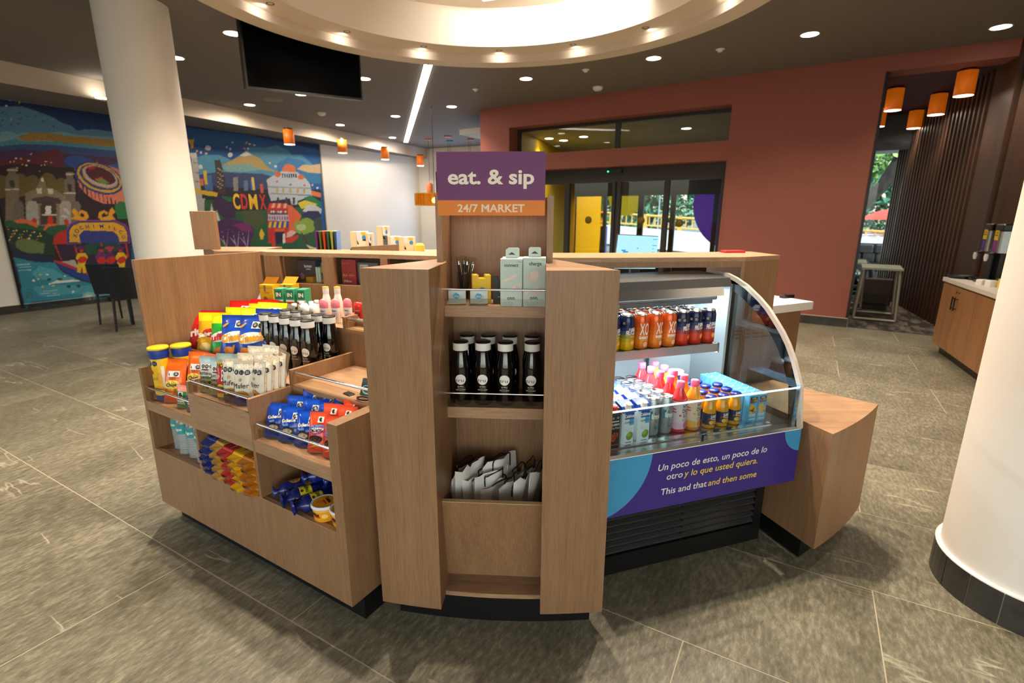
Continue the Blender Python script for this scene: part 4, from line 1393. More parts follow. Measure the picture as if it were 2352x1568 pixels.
# ---------------------------------------------------------------- crisp canisters
def canister():
    YC = C('#f2c51a', .4); BC = C('#173f9c', .4)
    o = MB().lathe([(0, 0), (.037, 0), (.038, .004), (.038, .03)], BC, 28).lathe([(.038, .03), (.038, .205)], YC, 28).lathe([(.038, .205), (.041, .225), (.041, .24), (.040, .247)], BC, 28).build('crisp_canister')
    MB().lathe([(.040, .2472), (.0435, .2472), (.0435, .255), (.041, .259), (0, .26)], C('#f4cf22', .35), 28).build('lid', o)
    p = MB(); P = cyl(.038)
    octagon(p, -.004, .185, .0125, P, True, 2, d=.001)
    ellipse(p, -.018, .142, .017, .011, C('#cf2a20', .4), P, .0008)
    p.text('STAX', .012, C('#7a5a10', .5), P, -.004, .112, d=.001)
    ellipse(p, .022, .115, .012, .028, C('#eaa83a', .4), P, .0007)
    ellipse(p, .006, .062, .03, .012, C('#e8a437', .4), P, .0007, rot=.3)
    ellipse(p, -.006, .045, .026, .010, C('#f0bd58', .4), P, .0009, rot=-.2)
    p.rect(.033, .046, .06, .17, M['print_white'], P, .0006, 3)
    p.build('printed_label', o)
    return Proto(tag(o, 'x', 'canister', 'yellow crisp canisters'))
cn = canister()
cn.put(GF, -1.286, .062, .6403, .25, 'yellow crisp canister with blue collar, front one by the left panel')
cn.put(GF, -1.240, .140, .6403, .25, 'yellow crisp canister with blue collar, behind the front one')

# ---------------------------------------------------------------- orange snack bags and small pouches (front left bin)
def col_or(u, v, s): return '#e8661c' if v > .16 else '#d6521a'
b = Bag('snack_bag', .108, .205, .05, col_or, 'x', 'snack bag', 'orange snack bags', 21)
ellipse(b.p, 0, .085, .038, .022, LYE, b.place, .002, rot=.1)
b.p.text('Chips', .016, M['print_black'], b.place, 0, .085, bold=.03, rot=.1, d=.0032)
ellipse(b.p, -.01, .05, .026, .014, C('#f29a3a', .4), b.place, .002, rot=.5)
octagon(b.p, .008, .135, .011, b.place, True, 2, d=.002)
ob = b.done()
for u, v, dz, yaw, lab in ((1.19, .052, 0, .15, 'orange snack bag right beside the front canister'), (1.115, .115, .03, .1, 'orange snack bag behind the small pouches, left one'),
                           (1.03, .125, .03, -.05, 'orange snack bag against the nut bin'), (1.18, .135, .02, .2, 'orange snack bag wedged behind the others near the rear canister')):
    ob.put(GF, -u, v, .6425+dz, (-.28, 0, yaw+.3), lab, 'orange snack bags')
def pouch(top, main, seed):
    b = Bag('candy_pouch', .085, .105, .03, lambda u, v, s: top if v > .72 else main, 'x', 'candy', 'small candy pouches', seed)
    octagon(b.p, .0, .062, .0115, b.place, True, 1, d=.002)
    b.p.rect(-.022, .022, .02, .038, LW, b.place, .0018, 3)
    b.p.text('GOMAS', .009, C('#1f5a2a', .5), b.place, 0, .029, bold=.03, d=.0028)
    return b.done()
pouch('#f08a78', '#2f8a3c', 22).put(GF, -1.090, .042, .6412, (-.15, 0, .2), 'small green candy pouch with a pink top behind the rail')
pouch('#f08a78', '#6a3a8a', 23).put(GF, -1.008, .045, .6412, (-.15, 0, .25), 'small purple candy pouch with a pink top behind the rail')

# ---------------------------------------------------------------- nut bin
def col_mix(u, v, s): return '#a9c3c6' if v > .80 else ('#d9d6c4' if v > .42 else '#8f8a5e')
b = Bag('trail_mix_bag', .085, .155, .03, col_mix, 'x', 'snack bag', 'mixed seed bags', 31)
b.p.text('BOTANA', .011, M['print_black'], b.place, 0, .083, bold=.02, d=.002)
b.p.text('SURTIDA', .010, M['print_black'], b.place, 0, .066, bold=.02, d=.002)
b.p.rect(-.02, .012, .096, .102, C('#7d2430', .5), b.place, .002, 2)
octagon(b.p, .005, .113, .0085, b.place, True, 3, d=.002)
for q in range(14):
    ellipse(b.p, -.03+.0105*(q % 7)+.003*(q//7), .02+.018*(q//7)+.003*(q % 3), .007, .005, C(('#c98b3a', '#6d7a2e', '#b4552a', '#3f3a22')[q % 4], .5), b.place, .002+.0002*(q % 3), 8, q)
mx_ = b.done()
for u, v, yaw, lab in ((.868, .05, .15, 'pale blue topped seed mix bag at the left end of the nut bin'), (.790, .052, .1, 'pale blue topped seed mix bag second in the nut bin'),
                       (.85, .115, .2, 'pale blue topped seed mix bag behind, by the left side of the nut bin'), (.765, .135, .05, 'pale blue topped seed mix bag at the back of the nut bin')):
    mx_.put(GF, -u, v, .7562, (-.16, 0, yaw+.25), lab, 'mixed seed bags')
def col_pn(u, v, s): return '#e2c21e' if v > .86 or v < .12 else '#c8222a'
b = Bag('peanut_bag', .062, .15, .028, col_pn, 'peanut_bag', 'snack bag', None, 32)
b.p.text('HOT', .015, M['print_black'], b.place, 0, .137, bold=.03, d=.002)
ellipse(b.p, -.012, .09, .014, .009, C('#f0a49a', .4), b.place, .002, rot=.5)
ellipse(b.p, .002, .045, .022, .014, LYE, b.place, .002)
b.p.text('nuts', .011, M['print_black'], b.place, .002, .045, bold=.03, d=.003)
octagon(b.p, .018, .085, .0095, b.place, True, 1, d=.002)
octagon(b.p, .018, .108, .0095, b.place, True, 1, d=.002)
b.done().put(GF, -.748, .045, .7562, (-.12, 0, .3), 'red and yellow peanut bag in the middle of the nut bin')
def nutbag(hx, low, seed, word):
    b = Bag('nut_bag', .088, .175, .042, lambda u, v, s: low if v < .17 else hx, 'x', 'nuts', 'cream nut bags', seed, .45)
    rr = random.Random(seed)
    for q in range(46):
        x, y = rr.uniform(-.038, .038), rr.uniform(.125, .168)
        ellipse(b.p, x, y, .0016, .0011, C('#6b5a4a', .6), b.place, .0016, 6, rr.uniform(0, 3))
    b.p.text(word, .021, M['print_black'], b.place, .0, .078, width=.066, shear=.1, rot=.06, d=.0026)
    ellipse(b.p, .0, .101, .0062, .0068, C('#b99a74', .5), b.place, .002)
    ellipse(b.p, -.012, .042, .018, .011, C('#d9a94e', .5), b.place, .0022, rot=.6)
    ellipse(b.p, .014, .044, .017, .010, C('#c98f3a', .5), b.place, .0026, rot=-.6)
    octagon(b.p, .004, .131, .0105, b.place, True, 3, d=.0024)
    return b.done()
nb = nutbag('#ece2cf', '#3a1f5c', 41, 'Mafer'); nb2 = nutbag('#e8dcc6', '#5a3a30', 42, 'Mafer')
k = 0
for u, v, dz, yaw, P_, lab in (
    (.680, .046, 0, .1, nb2, 'cream nut bag at the front of the nut bin, left of the pair'),
    (.605, .048, 0, .12, nb, 'cream nut bag at the front of the nut bin, right of the pair'),
    (.555, .078, .004, -.42, nb, 'cream nut bag turned sideways, first of the row along the bin side'),
    (.548, .106, .008, -.45, nb, 'cream nut bag turned sideways, second of the row along the bin side'),
    (.545, .135, .012, -.45, nb, 'cream nut bag turned sideways, third of the row along the bin side'),
    (.542, .165, .02, -.5, nb, 'cream nut bag turned sideways, last of the row along the bin side'),
    (.66, .10, .012, .1, nb2, 'cream nut bag in the second rank behind the left one of the pair'),
    (.59, .125, .02, .05, nb, 'cream nut bag in the second rank behind the right one of the pair'),
    (.665, .15, .03, .1, nb2, 'cream nut bag in the third rank, left one'),
    (.60, .165, .04, -.1, nb, 'cream nut bag in the third rank, right one')):
    P_.put(GF, -u, v, .7562+dz, (-.14, 0, yaw+.30), lab, 'cream nut bags')
b = Bag('nut_bag', .08, .165, .03, lambda u, v, s: '#9a7c5c', 'x', 'nuts', None, 47, .5)
octagon(b.p, .01, .12, .012, b.place, False, 1, d=.002)
b.done().put(GF, -.56, .18, .80, (-.1, .25, -.1), 'brown nut bag sticking up at the back of the cream ones')

# ---------------------------------------------------------------- cookie bin
b = Bag('cookie_bag', .098, .135, .045, lambda u, v, s: '#1748b4' if v > .2 else '#0f3690', 'x', 'cookies', 'blue cookie bags', 51, .14)
b.p.text('Galletas', .012, LW, b.place, -.002, .082, bold=.04, rot=.1, width=.055, d=.0024)
b.p.text('mini', .010, C('#9cc4f0', .4), b.place, -.01, .066, bold=.03, rot=.1, d=.0024)
ellipse(b.p, -.004, .040, .026, .016, C('#3a2418', .5), b.place, .002)
ellipse(b.p, -.004, .041, .019, .010, C('#c9b79a', .5), b.place, .0028)
octagon(b.p, .024, .10, .0095, b.place, True, 1, d=.002)
ck = b.done()
for u, v, dz, yaw, lab in ((.435, .058, 0, .25, 'blue cookie bag at the left end of the cookie bin, in front'), (.355, .062, 0, .2, 'blue cookie bag second from the left in front'),
                           (.268, .066, 0, .15, 'blue cookie bag third in front, beside the orange bags'), (.40, .115, .02, .1, 'blue cookie bag in the second rank, left one'),
                           (.315, .12, .022, .05, 'blue cookie bag in the second rank, middle one'), (.235, .125, .02, -.05, 'blue cookie bag in the second rank behind the orange bags'),
                           (.36, .16, .04, .1, 'blue cookie bag in the last rank, left one'), (.27, .165, .042, -.1, 'blue cookie bag in the last rank, middle one'),
                           (.17, .165, .035, .2, 'blue cookie bag in the last rank, right one')):
    ck.put(GF, -u, v, .6463+dz, (-.38, 0, yaw+.25), lab, 'blue cookie bags')
b = Bag('cake_bag', .078, .150, .04, lambda u, v, s: '#e8502c' if v > .16 else '#d8431f', 'x', 'snack cake', 'orange snack cake bags', 52, .3)
ellipse(b.p, 0, .085, .032, .017, C('#c83a8a', .4), b.place, .002, rot=.12)
ellipse(b.p, 0, .092, .031, .011, C('#5aa0d8', .4), b.place, .0024, rot=.12)
ellipse(b.p, 0, .084, .027, .0095, LW, b.place, .0028, rot=.12)
b.p.text('Gansito', .013, M['print_black'], b.place, 0, .084, bold=.03, rot=.12, width=.05, d=.0036)
ellipse(b.p, -.002, .05, .026, .014, C('#3c2216', .6), b.place, .002)
for q in range(10):
    ellipse(b.p, -.02+.0042*q, .05+.006*sin(q*2.4), .005, .0015, C('#8a5a3a', .6), b.place, .003, 6, q*.9)
b.p.poly([(-.035, .018), (.0, .03), (.034, .018), (.0, .026)], LYE, b.place, .002)
octagon(b.p, .012, .122, .0085, b.place, True, 1, d=.002)
gk = b.done()
for u, v, dz, yaw, lab in ((.188, .054, 0, .2, 'orange snack cake bag in front, left of the pair'), (.108, .056, 0, .15, 'orange snack cake bag in front against the right panel'),
                           (.175, .10, .02, .1, 'orange snack cake bag in the second rank, left one'), (.105, .105, .025, .0, 'orange snack cake bag in the second rank, right one'),
                           (.11, .155, .03, .3, 'orange snack cake bag at the very back corner')):
    gk.put(GF, -u, v, .6463+dz, (-.36, 0, yaw+.25), lab, 'orange snack cake bags')

# ---------------------------------------------------------------- cubbyholes: water, biscuit packs, rolls, tubs
def water():
    m_ = MB()
    pr_ = [(0, 0), (.026, 0), (.0295, .006)]
    z = .006
    for i in range(9):
        pr_ += [(.0295, z+.004), (.0272, z+.0075), (.0295, z+.011)]; z += .011
    pr_ += [(.0295, .150), (.026, .166), (.016, .184), (.0125, .188), (.0125, .193)]
    m_.lathe(pr_, M['waterplastic'], 24)
    o = m_.build('water_bottle')
    MB().lathe([(.0142, .1931), (.0145, .205), (0, .2055)], C('#e8eef0', .4), 18).build('cap', o)
    p = MB().lathe([(.0298, .106), (.0298, .148)], C('#2a9aa6', .35), 24)
    p.text('Agua', .014, LW, cyl(.0298), 0, .130, bold=.03, d=.0004)
    p.build('label_band', o)
    return Proto(tag(o, 'x', 'water', 'water bottles in the left cubbyhole'))
wb = water()
for i, (u, v) in enumerate(((1.245, .075), (1.165, .06), (1.085, .062), (1.005, .055))):
    wb.put(GF, -u, v, .3937, .2*i, 'clear water bottle with a teal label, front row, %s' % ('leftmost', 'second from the left', 'third from the left', 'by the divider')[i])
for i, u in enumerate((1.20, 1.12, 1.04, .97)):
    wb.put(GF, -u, .14, .3937, .3*i, 'clear water bottle with a teal label, back row, %s' % ('leftmost', 'second from the left', 'third from the left', 'by the divider')[i])

def biscuit(main, dark, word, wc):
    m_ = MB()
    m_.rbox(-.036, .036, .012, .20, .0, .031, C(main, .3, coat=.3), .004)
    o = m_.build('biscuit_pack')
    f = MB()
    V = [(-.034, .012, .004), (.034, .012, .004), (.034, .012, .022), (-.034, .012, .022), (-.036, -.016, .012), (-.012, -.022, .009), (.012, -.018, .015), (.036, -.021, .011)]
    f.add(V, [(0, 1, 7, 6, 5, 4), (3, 4, 5, 6, 7, 2), (0, 4, 3), (1, 2, 7)], C(main, .3))
    f.poly([(-.03, -.018), (-.012, -.0235), (.012, -.019), (.03, -.022), (.028, -.006), (-.028, -.004)], C('#d6d2c8', .3, .4), lambda x, y, d=0: (x, y, .0085+d), -.002)
    f.build('crimped_end', o)
    p = MB()
    p.rect(-.036, .036, .03, .2, C(dark, .4), onZ(.0312), 0)
    p.rect(-.036, .036, .018, .07, C(main, .4), onZ(.0312), .0003)
    p.text(word, .022, wc, lambda x, y, d=0: (y*-1, x, .0312+d), .115, 0, bold=.04, width=.13, d=.001)
    p.rect(.012, .016, .2*0+.02, .19, C('#f4f0e8', .4), onZ(.0312), .0005)
    p.build('printed_top', o)
    return Proto(tag(o, 'x', 'biscuits', 'stacked biscuit packs in the middle cubbyhole'))
bk = [(biscuit('#c97a1e', '#4a2c16', 'EMPERADOR', LW), 'brown and orange'), (biscuit('#f0b81e', '#b07a12', 'EMPERADOR', C('#3a2410', .5)), 'yellow'),
      (biscuit('#cf3a34', '#7a1c1c', 'EMPERADOR', LW), 'red'), (biscuit('#d9a648', '#6b4a24', 'EMPERADOR', LW), 'tan'), (biscuit('#2a3a8c', '#18245e', 'EMPERADOR', LW), 'blue')]
ordn = ('bottom', 'second', 'third', 'fourth', 'fifth', 'sixth', 'top')
rr = random.Random(5)
for c in range(5):
    P_, cname = bk[c]
    nl = 5
    for l in range(nl):
        P_.put(GF, -.545-.079*c+rr.uniform(-.003, .003), -.012+.004*c+rr.uniform(-.008, .008), .3940+l*.0325, rr.uniform(-.05, .05), '%s biscuit pack, %s of its stack of five in the middle cubbyhole' % (cname, ordn[l] if l < 4 else 'top'))
def roll():
    m_ = MB(); BL = C('#1a2a7c', .25, coat=.3)
    V = lambda a, b, c: (a, c, b+.031)
    m_.lathe([(.004, -.018), (.026, -.012), (.006, .004), (.030, .02), (.031, .03), (.031, .20), (.028, .215), (.006, .228), (.024, .24)], BL, 18, fn=V)
    o = m_.build('cookie_roll')
    p = MB(); P = lambda x, y, d=0: ((.0312+d)*sin(y/.031), x, .031+(.0312+d)*cos(y/.031))
    p.text('CHOKIS', .024, C('#d8322c', .4), P, .145, 0, bold=.06, width=.09, rot=pi, d=.0006)
    for q in ((.07, .0), (.19, .012)):
        ellipse(p, q[0], q[1], .022, .018, C('#b9823f', .5), P, .0006)
        for k in range(6):
            ellipse(p, q[0]+.012*cos(k*1.05), q[1]+.010*sin(k*1.05), .003, .003, C('#4a2a16', .5), P, .001, 8)
    p.build('printed_wrap', o)
    return Proto(tag(o, 'x', 'cookies', 'blue cookie rolls in the right cubbyhole'))
rl = roll()
for u, v, z, yaw, lab in ((.43, .03, 0, -.42, 'blue cookie roll lowest at the left of the right cubbyhole'), (.37, .05, .0, -.40, 'blue cookie roll lying next to the leftmost one'),
                          (.275, .11, .0, -.38, 'blue cookie roll behind the yellow labelled packs'), (.20, .12, .0, -.36, 'blue cookie roll deepest on the right'),
                          (.335, .10, .056, -.40, 'blue cookie roll lying on top of the others, left one'), (.245, .13, .056, -.38, 'blue cookie roll lying on top of the others, right one')):
    rl.put(GF, -u, v, .3937+z, yaw, lab)
def paketon():
    m_ = MB(); BL = C('#182472', .22, coat=.3)
    V = lambda a, b, c: (a*1.15, c, b+.031)
    m_.lathe([(.030, -.035), (.012, -.016), (.029, .004), (.031, .014), (.031, .13), (.012, .15), (.03, .165)], BL, 16, fn=V)
    o = m_.build('cookie_pack')
    p = MB(); P = lambda x, y, d=0: (1.15*(.0314+d)*sin(x/.031), y, .031+(.0314+d)*cos(x/.031))
    p.rect(-.032, .032, .03, .075, C('#f0dc2a', .4), P, .0004, 6)
    p.text('PAKETON', .013, M['print_black'], P, 0, .056, bold=.03, rot=pi, width=.05, d=.0012)
    ellipse(p, -.018, .037, .006, .006, C('#5a3218', .5), P, .0012, 10)
    ellipse(p, .016, .038, .006, .006, C('#5a3218', .5), P, .0012, 10)
    p.build('printed_wrap', o)
    return Proto(tag(o, 'x', 'cookies', 'yellow labelled cookie packs'))
pk = paketon()
pk.put(GF, -.340, .030, .3937, -.42, 'dark blue cookie pack with a yellow label, left one')
pk.put(GF, -.262, .022, .3937, -.38, 'dark blue cookie pack with a yellow label, right one by the dip tubs')
def tub():
    o = MB().lathe([(0, 0), (.040, 0), (.041, .003), (.046, .052)], C('#eda41e', .4), 32).build('dip_tub')
    MB().lathe([(.046, .0522), (.0495, .053), (.0495, .062), (.047, .066), (.044, .0635), (0, .0635)], M['whitep'], 32).build('lid', o)
    p = MB()
    ellipse(p, 0, 0, .0405, .0405, C('#f0a21c', .4), onZ(.0637), 0, 32)
    ellipse(p, -.012, -.010, .016, .011, C('#e2841a', .4), onZ(.0637), .0003)
    p.text('Tostitos', .013, M['print_black'], onZ(.0637), .006, .015, bold=.05, rot=-.5, width=.045, d=.0006)
    p.rect(-.012, .022, -.004, .002, C('#cf2a20', .4), lambda x, y, d=0: (x*cos(-.5)-y*sin(-.5), x*sin(-.5)+y*cos(-.5), .0637+d), .0004)
    P = lambda x, y, d=0: ((.0435+.1*(y-.03)+d)*sin(x/.0435), -(.0435+.1*(y-.03)+d)*cos(x/.0435), y)
    p.text('Tostitos', .0145, M['print_black'], P, -.012, .034, bold=.05, rot=-.06, width=.044, d=.0008)
    p.rect(-.018, .012, .019, .025, C('#cf2a20', .4), P, .0008, 4)
    p.rect(-.06, .06, .046, .0475, C('#fbe9b8', .4), P, .0008, 16)
    ellipse(p, .030, .026, .012, .009, C('#f8d27a', .4), P, .0008)
    p.build('printed_label', o)
    return Proto(tag(o, 'x', 'dip', 'yellow dip tubs'))
tbp = tub()
tbp.put(GF, -.165, .048, .3937, .15, 'round yellow dip tub with a white lid, left one')
tbp.put(GF, -.076, .060, .3937, .1, 'round yellow dip tub with a white lid, right one cut by the panel')

# ---------------------------------------------------------------- brush tray
o = MB().lathe([(0, 0), (.026, 0), (.029, .004), (.029, .062), (.026, .068)], M['plasticclear'], 24).build('sweet_jar')
tag(o, 'clear jar with a bright green lid on the brush tray', 'jar')
MB().lathe([(.0275, .0682), (.031, .0684), (.0315, .072), (.0315, .084), (.029, .088), (0, .0885)], C('#6cc42a', .3), 24).build('lid', o)
MB().rect(-.04, .0, .012, .036, C('#b9d66a', .5), cyl(.029), .0004, 5).rect(-.04, .0, .030, .036, C('#4f8f2a', .5), cyl(.029), .0007, 5).build('label', o)
MB().lathe([(0, .002), (.025, .002), (.026, .035), (.018, .048), (0, .05)], C('#c9b8a0', .6), 14).build('sweets', o)
o.location = GF.pt(-.118, .36, .8152)
bx = MB().xprism([(0, 0), (.085, 0), (.085, .012), (.03, .062), (.02, .062)], -.075, .0, K).build('brush_pack')
tag(bx, 'black and mint hairbrush pack lying on the brush tray', 'hairbrush')
p = MB(); P = lambda x, y, d=0: (x, .02*0+.0*y-.0+ (y*.32), y*.95+.0)
PB = lambda x, y, d=0: (x, .32*y-.0008-d, y)
MI = C('#7fd8c8', .4)
ellipse(p, -.040, .026, .026, .017, MI, PB, .0008)
ellipse(p, -.040, .028, .021, .012, K, PB, .0012)
for i in range(18):
    ellipse(p, -.052+.005*(i % 6), .023+.0045*(i//6), .0008, .0018, C('#d8e8e4', .4), PB, .0016, 6)
for i in range(22):
    ellipse(p, -.07+.0105*(i % 7), .044+.005*(i//7), .0012, .0012, MI, PB, .0008, 6)
p.build('printed_front', bx)
bx.location = GF.pt(-.09, .245, .8152); bx.rotation_euler = (0, 0, GF.a-.1)
tag(MB().rbox(-.022, .022, -.014, .014, 0, .005, K, .002).build('price_plate', None, GF.pt(-.205, .235, .8152), GF.a-.15), 'small flat black tag on the brush tray', 'tag')
cbm = MB(); cbm.tube([(.03*cos(t), .016*sin(t), .006+.001*t/6) for t in [i*.35 for i in range(40)]], .0032, K, 6)
tag(cbm.build('coiled_cable', None, GF.pt(-.105, .218, .8152), GF.a), 'coiled black cable beside the hairbrush pack', 'cable')

# ---------------------------------------------------------------- toiletries on the top shelf
def carton(w, d, h, main, side, label, cat, group, prt=None, name='carton', flap=False):
    o = MB().rbox(-w/2, w/2, -d/2, d/2, 0, h, C(main, .45), .0012).build(name)
    tag(o, label, cat, group)
    p = MB()
    if prt: prt(p, onY(-d/2), w, h)
    if p.v: p.build('printed_front', o)
    if flap:
        MB().add([(-w/2, .0, h+.0005), (w/2, .0, h+.0005), (w/2, d*.55, h+.034), (-w/2, d*.55, h+.034)], [(0, 1, 2, 3), (3, 2, 1, 0)], C(main, .45)).build('open_flap', o)
    return Proto(o)
def pr_y(p, P, w, h):
    p.rect(-w/2, w/2, h-.018, h-.016, C('#b0301e', .5), P, .0006)
    p.text('Tena', .012, C('#b86a12', .5), P, 0, h-.04, shear=.2, bold=.02)
    ellipse(p, -.006, h*.42, .014, .026, C('#a8623a', .5), P, .0008, rot=.2)
    p.rect(.0, .03, h*.22, h*.27, K, P, .001)
    p.rect(-.012, -.002, h-.034, h-.002, C('#7a6a58', .4), P, .0008)
yb = carton(.078, .062, .150, '#e8b01c', '', 'x', 'box', 'yellow toiletry boxes', pr_y, 'toiletry_box', True)
yb.put(GF, -1.195, .600, .9853, .35, 'yellow toiletry box with an open flap, front one by the tall panel')
yb.put(GF, -1.120, .665, .9853, .35, 'yellow toiletry box with an open flap, behind the green boxes')
def pr_g(p, P, w, h):
    p.rect(-w/2+.001, w/2-.001, .002, h*.6, C('#e4eee6', .5), P, .0006)
    p.rect(-w/2+.006, w/2-.006, h*.64, h*.94, C('#0f6a44', .5), P, .0008)
    p.text('IN', .02, LW, P, 0, h*.79, bold=.04, d=.0014)
    p.rect(-w/2+.001, w/2-.001, h*.46, h*.53, C('#d0341f', .5), P, .001)
gb = carton(.048, .060, .140, '#3f9a72', '', 'x', 'box', 'green medicine boxes', pr_g, 'medicine_box')
for i, u in enumerate((1.075, 1.015, .955)):
    gb.put(GF, -u, .585+.022*i, .9853, .42, 'green and white medicine box, %s of three' % ('left one', 'middle one', 'right one')[i])
def bottle(prof, mat, cap=None, capm=None, n=20, name='bottle', prt=None, sy=1.0):
    fn = (lambda a, b, c: (a, b*sy, c)) if sy != 1 else None
    o = MB().lathe(prof, mat, n, fn=fn).build(name)
    if cap: MB().lathe(cap, capm, n, fn=fn).build('cap', o)
    if prt:
        p = MB(); prt(p); p.build('printed_label', o)
    return Proto(o)
CL = M['plasticclear']
q = bottle([(0, 0), (.016, 0), (.018, .004), (.018, .045), (.010, .056), (.010, .060)], CL, [(.0105, .0601), (.0125, .061), (.0125, .078), (0, .0785)], M['whitep'], name='gel_bottle', prt=lambda p: p.rect(-.014, .014, .012, .04, C('#7ab4c8', .5), cyl(.018), .0004, 5))
tag(q.o, 'x', 'bottle', 'small clear gel bottles')
q.put(GF, -.925, .545, .9853, .3, 'small clear gel bottle before the green boxes')
q.put(GF, -.825, .655, .9853, .3, 'small clear gel bottle behind the white roll-ons')
def pr_t(p):
    p.rect(-.016, .0, .0, .066, C('#eab42a', .5), cyl(.0125), .0004, 4)
q = bottle([(0, 0), (.012, 0), (.0125, .004), (.0125, .07), (.008, .074)], M['whitep'], [(.009, .0741), (.0115, .075), (.0115, .09), (0, .0905)], C('#e8e8ea', .3), name='cream_tube', prt=pr_t)
tag(q.o, 'x', 'tube', 'small yellow and white tubes')
for i, (u, v) in enumerate(((.885, .56), (.845, .585), (.855, .625))):
    q.put(GF, -u, v, .9853, .3, 'small yellow and white tube standing %s' % ('left of the roll-ons', 'right behind the left roll-on', 'behind the roll-ons near the back wall')[i])
q = bottle([(0, 0), (.018, 0), (.0195, .004), (.0175, .03), (.020, .04)], C('#f0eee8', .35), [(.0205, .0401), (.0215, .044), (.0215, .062), (.019, .076), (.011, .085), (0, .088)], C('#f6f5f2', .3), name='roll_on', prt=lambda p: ellipse(p, 0, .022, .008, .006, C('#1c3f8c', .5), cyl(.0185), .0008))
tag(q.o, 'x', 'deodorant', 'white roll-on deodorants')
q.put(GF, -.850, .548, .9853, .25, 'white roll-on deodorant, left one')
q.put(GF, -.800, .562, .9853, .25, 'white roll-on deodorant, right one')
def pr_d(p):
    P = lambda x, y, d=0: ((.022+d)*sin(x/.022), -(.022+d)*cos(x/.022)*.62, y)
    p.text('Rexo', .008, C('#1c2a5a', .5), P, 0, .062, bold=.03, d=.0006)
    p.poly([(-.012, .02), (.012, .02), (.014, .05), (-.01, .044)], C('#f08a98', .5), P, .0005)
    p.poly([(-.008, .042), (-.002, .030), (.010, .052), (-.001, .038)], C('#22306a', .5), P, .0009)
pd = bottle([(0, 0), (.021, 0), (.022, .003), (.022, .075)], C('#f4ece6', .35), [(.0222, .0751), (.0235, .078), (.0235, .098), (.018, .112), (.008, .118), (0, .119)], C('#f2808e', .3), name='deodorant_stick', prt=pr_d, sy=.62)
tag(pd.o, 'x', 'deodorant', 'pink capped deodorant sticks')
for i, (u, v) in enumerate(((.712, .553), (.668, .585), (.628, .625))):
    pd.put(GF, -u, v, .9853, .25, 'white deodorant stick with a pink cap, %s of three' % ('left one', 'middle one', 'right one')[i])
def pr_r(p):
    P = lambda x, y, d=0: ((.022+d)*sin(x/.022), -(.022+d)*cos(x/.022)*.7, y)
    p.rect(-.016, .016, .012, .056, C('#8a1218', .5), P, .0005, 5)
    p.rect(-.011, .011, .028, .036, LW, P, .0009, 4)
    p.rect(-.014, .014, .064, .0655, LW, P, .0006, 4)
q = bottle([(0, 0), (.021, 0), (.022, .003), (.022, .07)], C('#c0141c', .35), [(.0222, .0701), (.0235, .073), (.0235, .092), (.019, .103), (0, .106)], C('#e02a22', .3), name='deodorant_stick', prt=pr_r, sy=.7)
tag(q.o, 'x', 'deodorant')
q.put(GF, -.565, .635, .9853, .25, 'red deodorant stick beside the small tray divider')
q = bottle([(0, 0), (.022, 0), (.024, .004), (.024, .085), (.021, .10), (.0165, .118), (.016, .124)], C('#f2ece4', .35), [(.0165, .1241), (.0172, .126), (.0172, .1515)], M['whitep'], name='lotion_bottle', sy=.7)
MB().lathe([(.0174, .1516), (.0174, .158), (.0, .1605)], C('#f0a81e', .4), 20, fn=lambda a, b, c: (a, b*.7, c)).build('cap_top', q.o)
tag(q.o, 'x', 'bottle', 'white lotion bottles')
q.put(GF, -.815, .655, .9853, .25, 'white lotion bottle with an orange cap, left one')
q.put(GF, -.765, .685, .9853, .25, 'white lotion bottle with an orange cap, right one')
b = Bag('wipes_pack', .12, .145, .05, lambda u, v, s: '#2a66b8' if v > .85 or v < .25+.2*u else '#e8ecf2', 'x', 'wipes', None, 61, .3)
b.p.text('Suave', .016, C('#4a7ab8', .5), b.place, 0, .09, shear=.2, d=.002)
b.done().put(GF, -1.245, .555, .9875, (-.5, 0, -.2), 'white and blue wipes pack leaning on the tall panel')
b = Bag('napkin_pack', .11, .09, .035, lambda u, v, s: '#22448f' if v < .4 else '#efe3d8', 'x', 'napkins', None, 62, .3)
b.done().put(GF, -1.055, .552, .9875, (-.95, 0, -.15), 'cream and blue napkin pack lying before the yellow box')

# ---------------------------------------------------------------- boxes behind glass in the cubby wall
def wbox(s, y, w, d, h, z, hx, words, label, name='medicine_box', wc=None, extra=None):
    o = MB().rbox(-w/2, w/2, -d/2, d/2, 0, h, C(hx, .5), .001).build(name, None, BF.pt(s, y, z), BF.a)
    tag(o, label, 'box')
    p = MB(); P = onY(-d/2)
    for (t, cx, cz, hh, mt, ww) in words:
        p.text(t, hh, mt, P, cx, cz, bold=.03, width=ww, d=.0008)
    if extra: extra(p, P)
    if p.v: p.build('printed_front', o)
GZ = 1.1282
wbox(.20, .12, .115, .06, .118, GZ, '#4a3440', [('kotex', .012, .088, .017, LW, .05), ('UNIKA', .012, .070, .008, LW, .03)], 'dark purple pads box behind glass in the left wall cubby', extra=lambda p, P: ellipse(p, -.03, .03, .014, .018, C('#8a6a8a', .5), P))
wbox(.235, .075, .045, .03, .03, GZ, '#c8963a', [], 'low tan box in front of the purple one behind glass')
for i, s in enumerate((.278, .294)):
    wbox(s, .09, .013, .04, .085-.002*i, GZ, '#e8e0d4', [], 'thin white box behind glass, %s' % ('left of two', 'right of two')[i])
wbox(.332, .10, .06, .05, .018, GZ, '#d8702a', [], 'flat orange box at the bottom of the stack behind glass')
wbox(.332, .10, .06, .05, .036, GZ+.0183, '#5a5a78', [('TEMP', .006, .016, .014, LW, .04)], 'slate blue box second in the stack behind glass')
wbox(.332, .10, .058, .05, .027, GZ+.0546, '#e0a424', [], 'yellow box third in the stack behind glass')
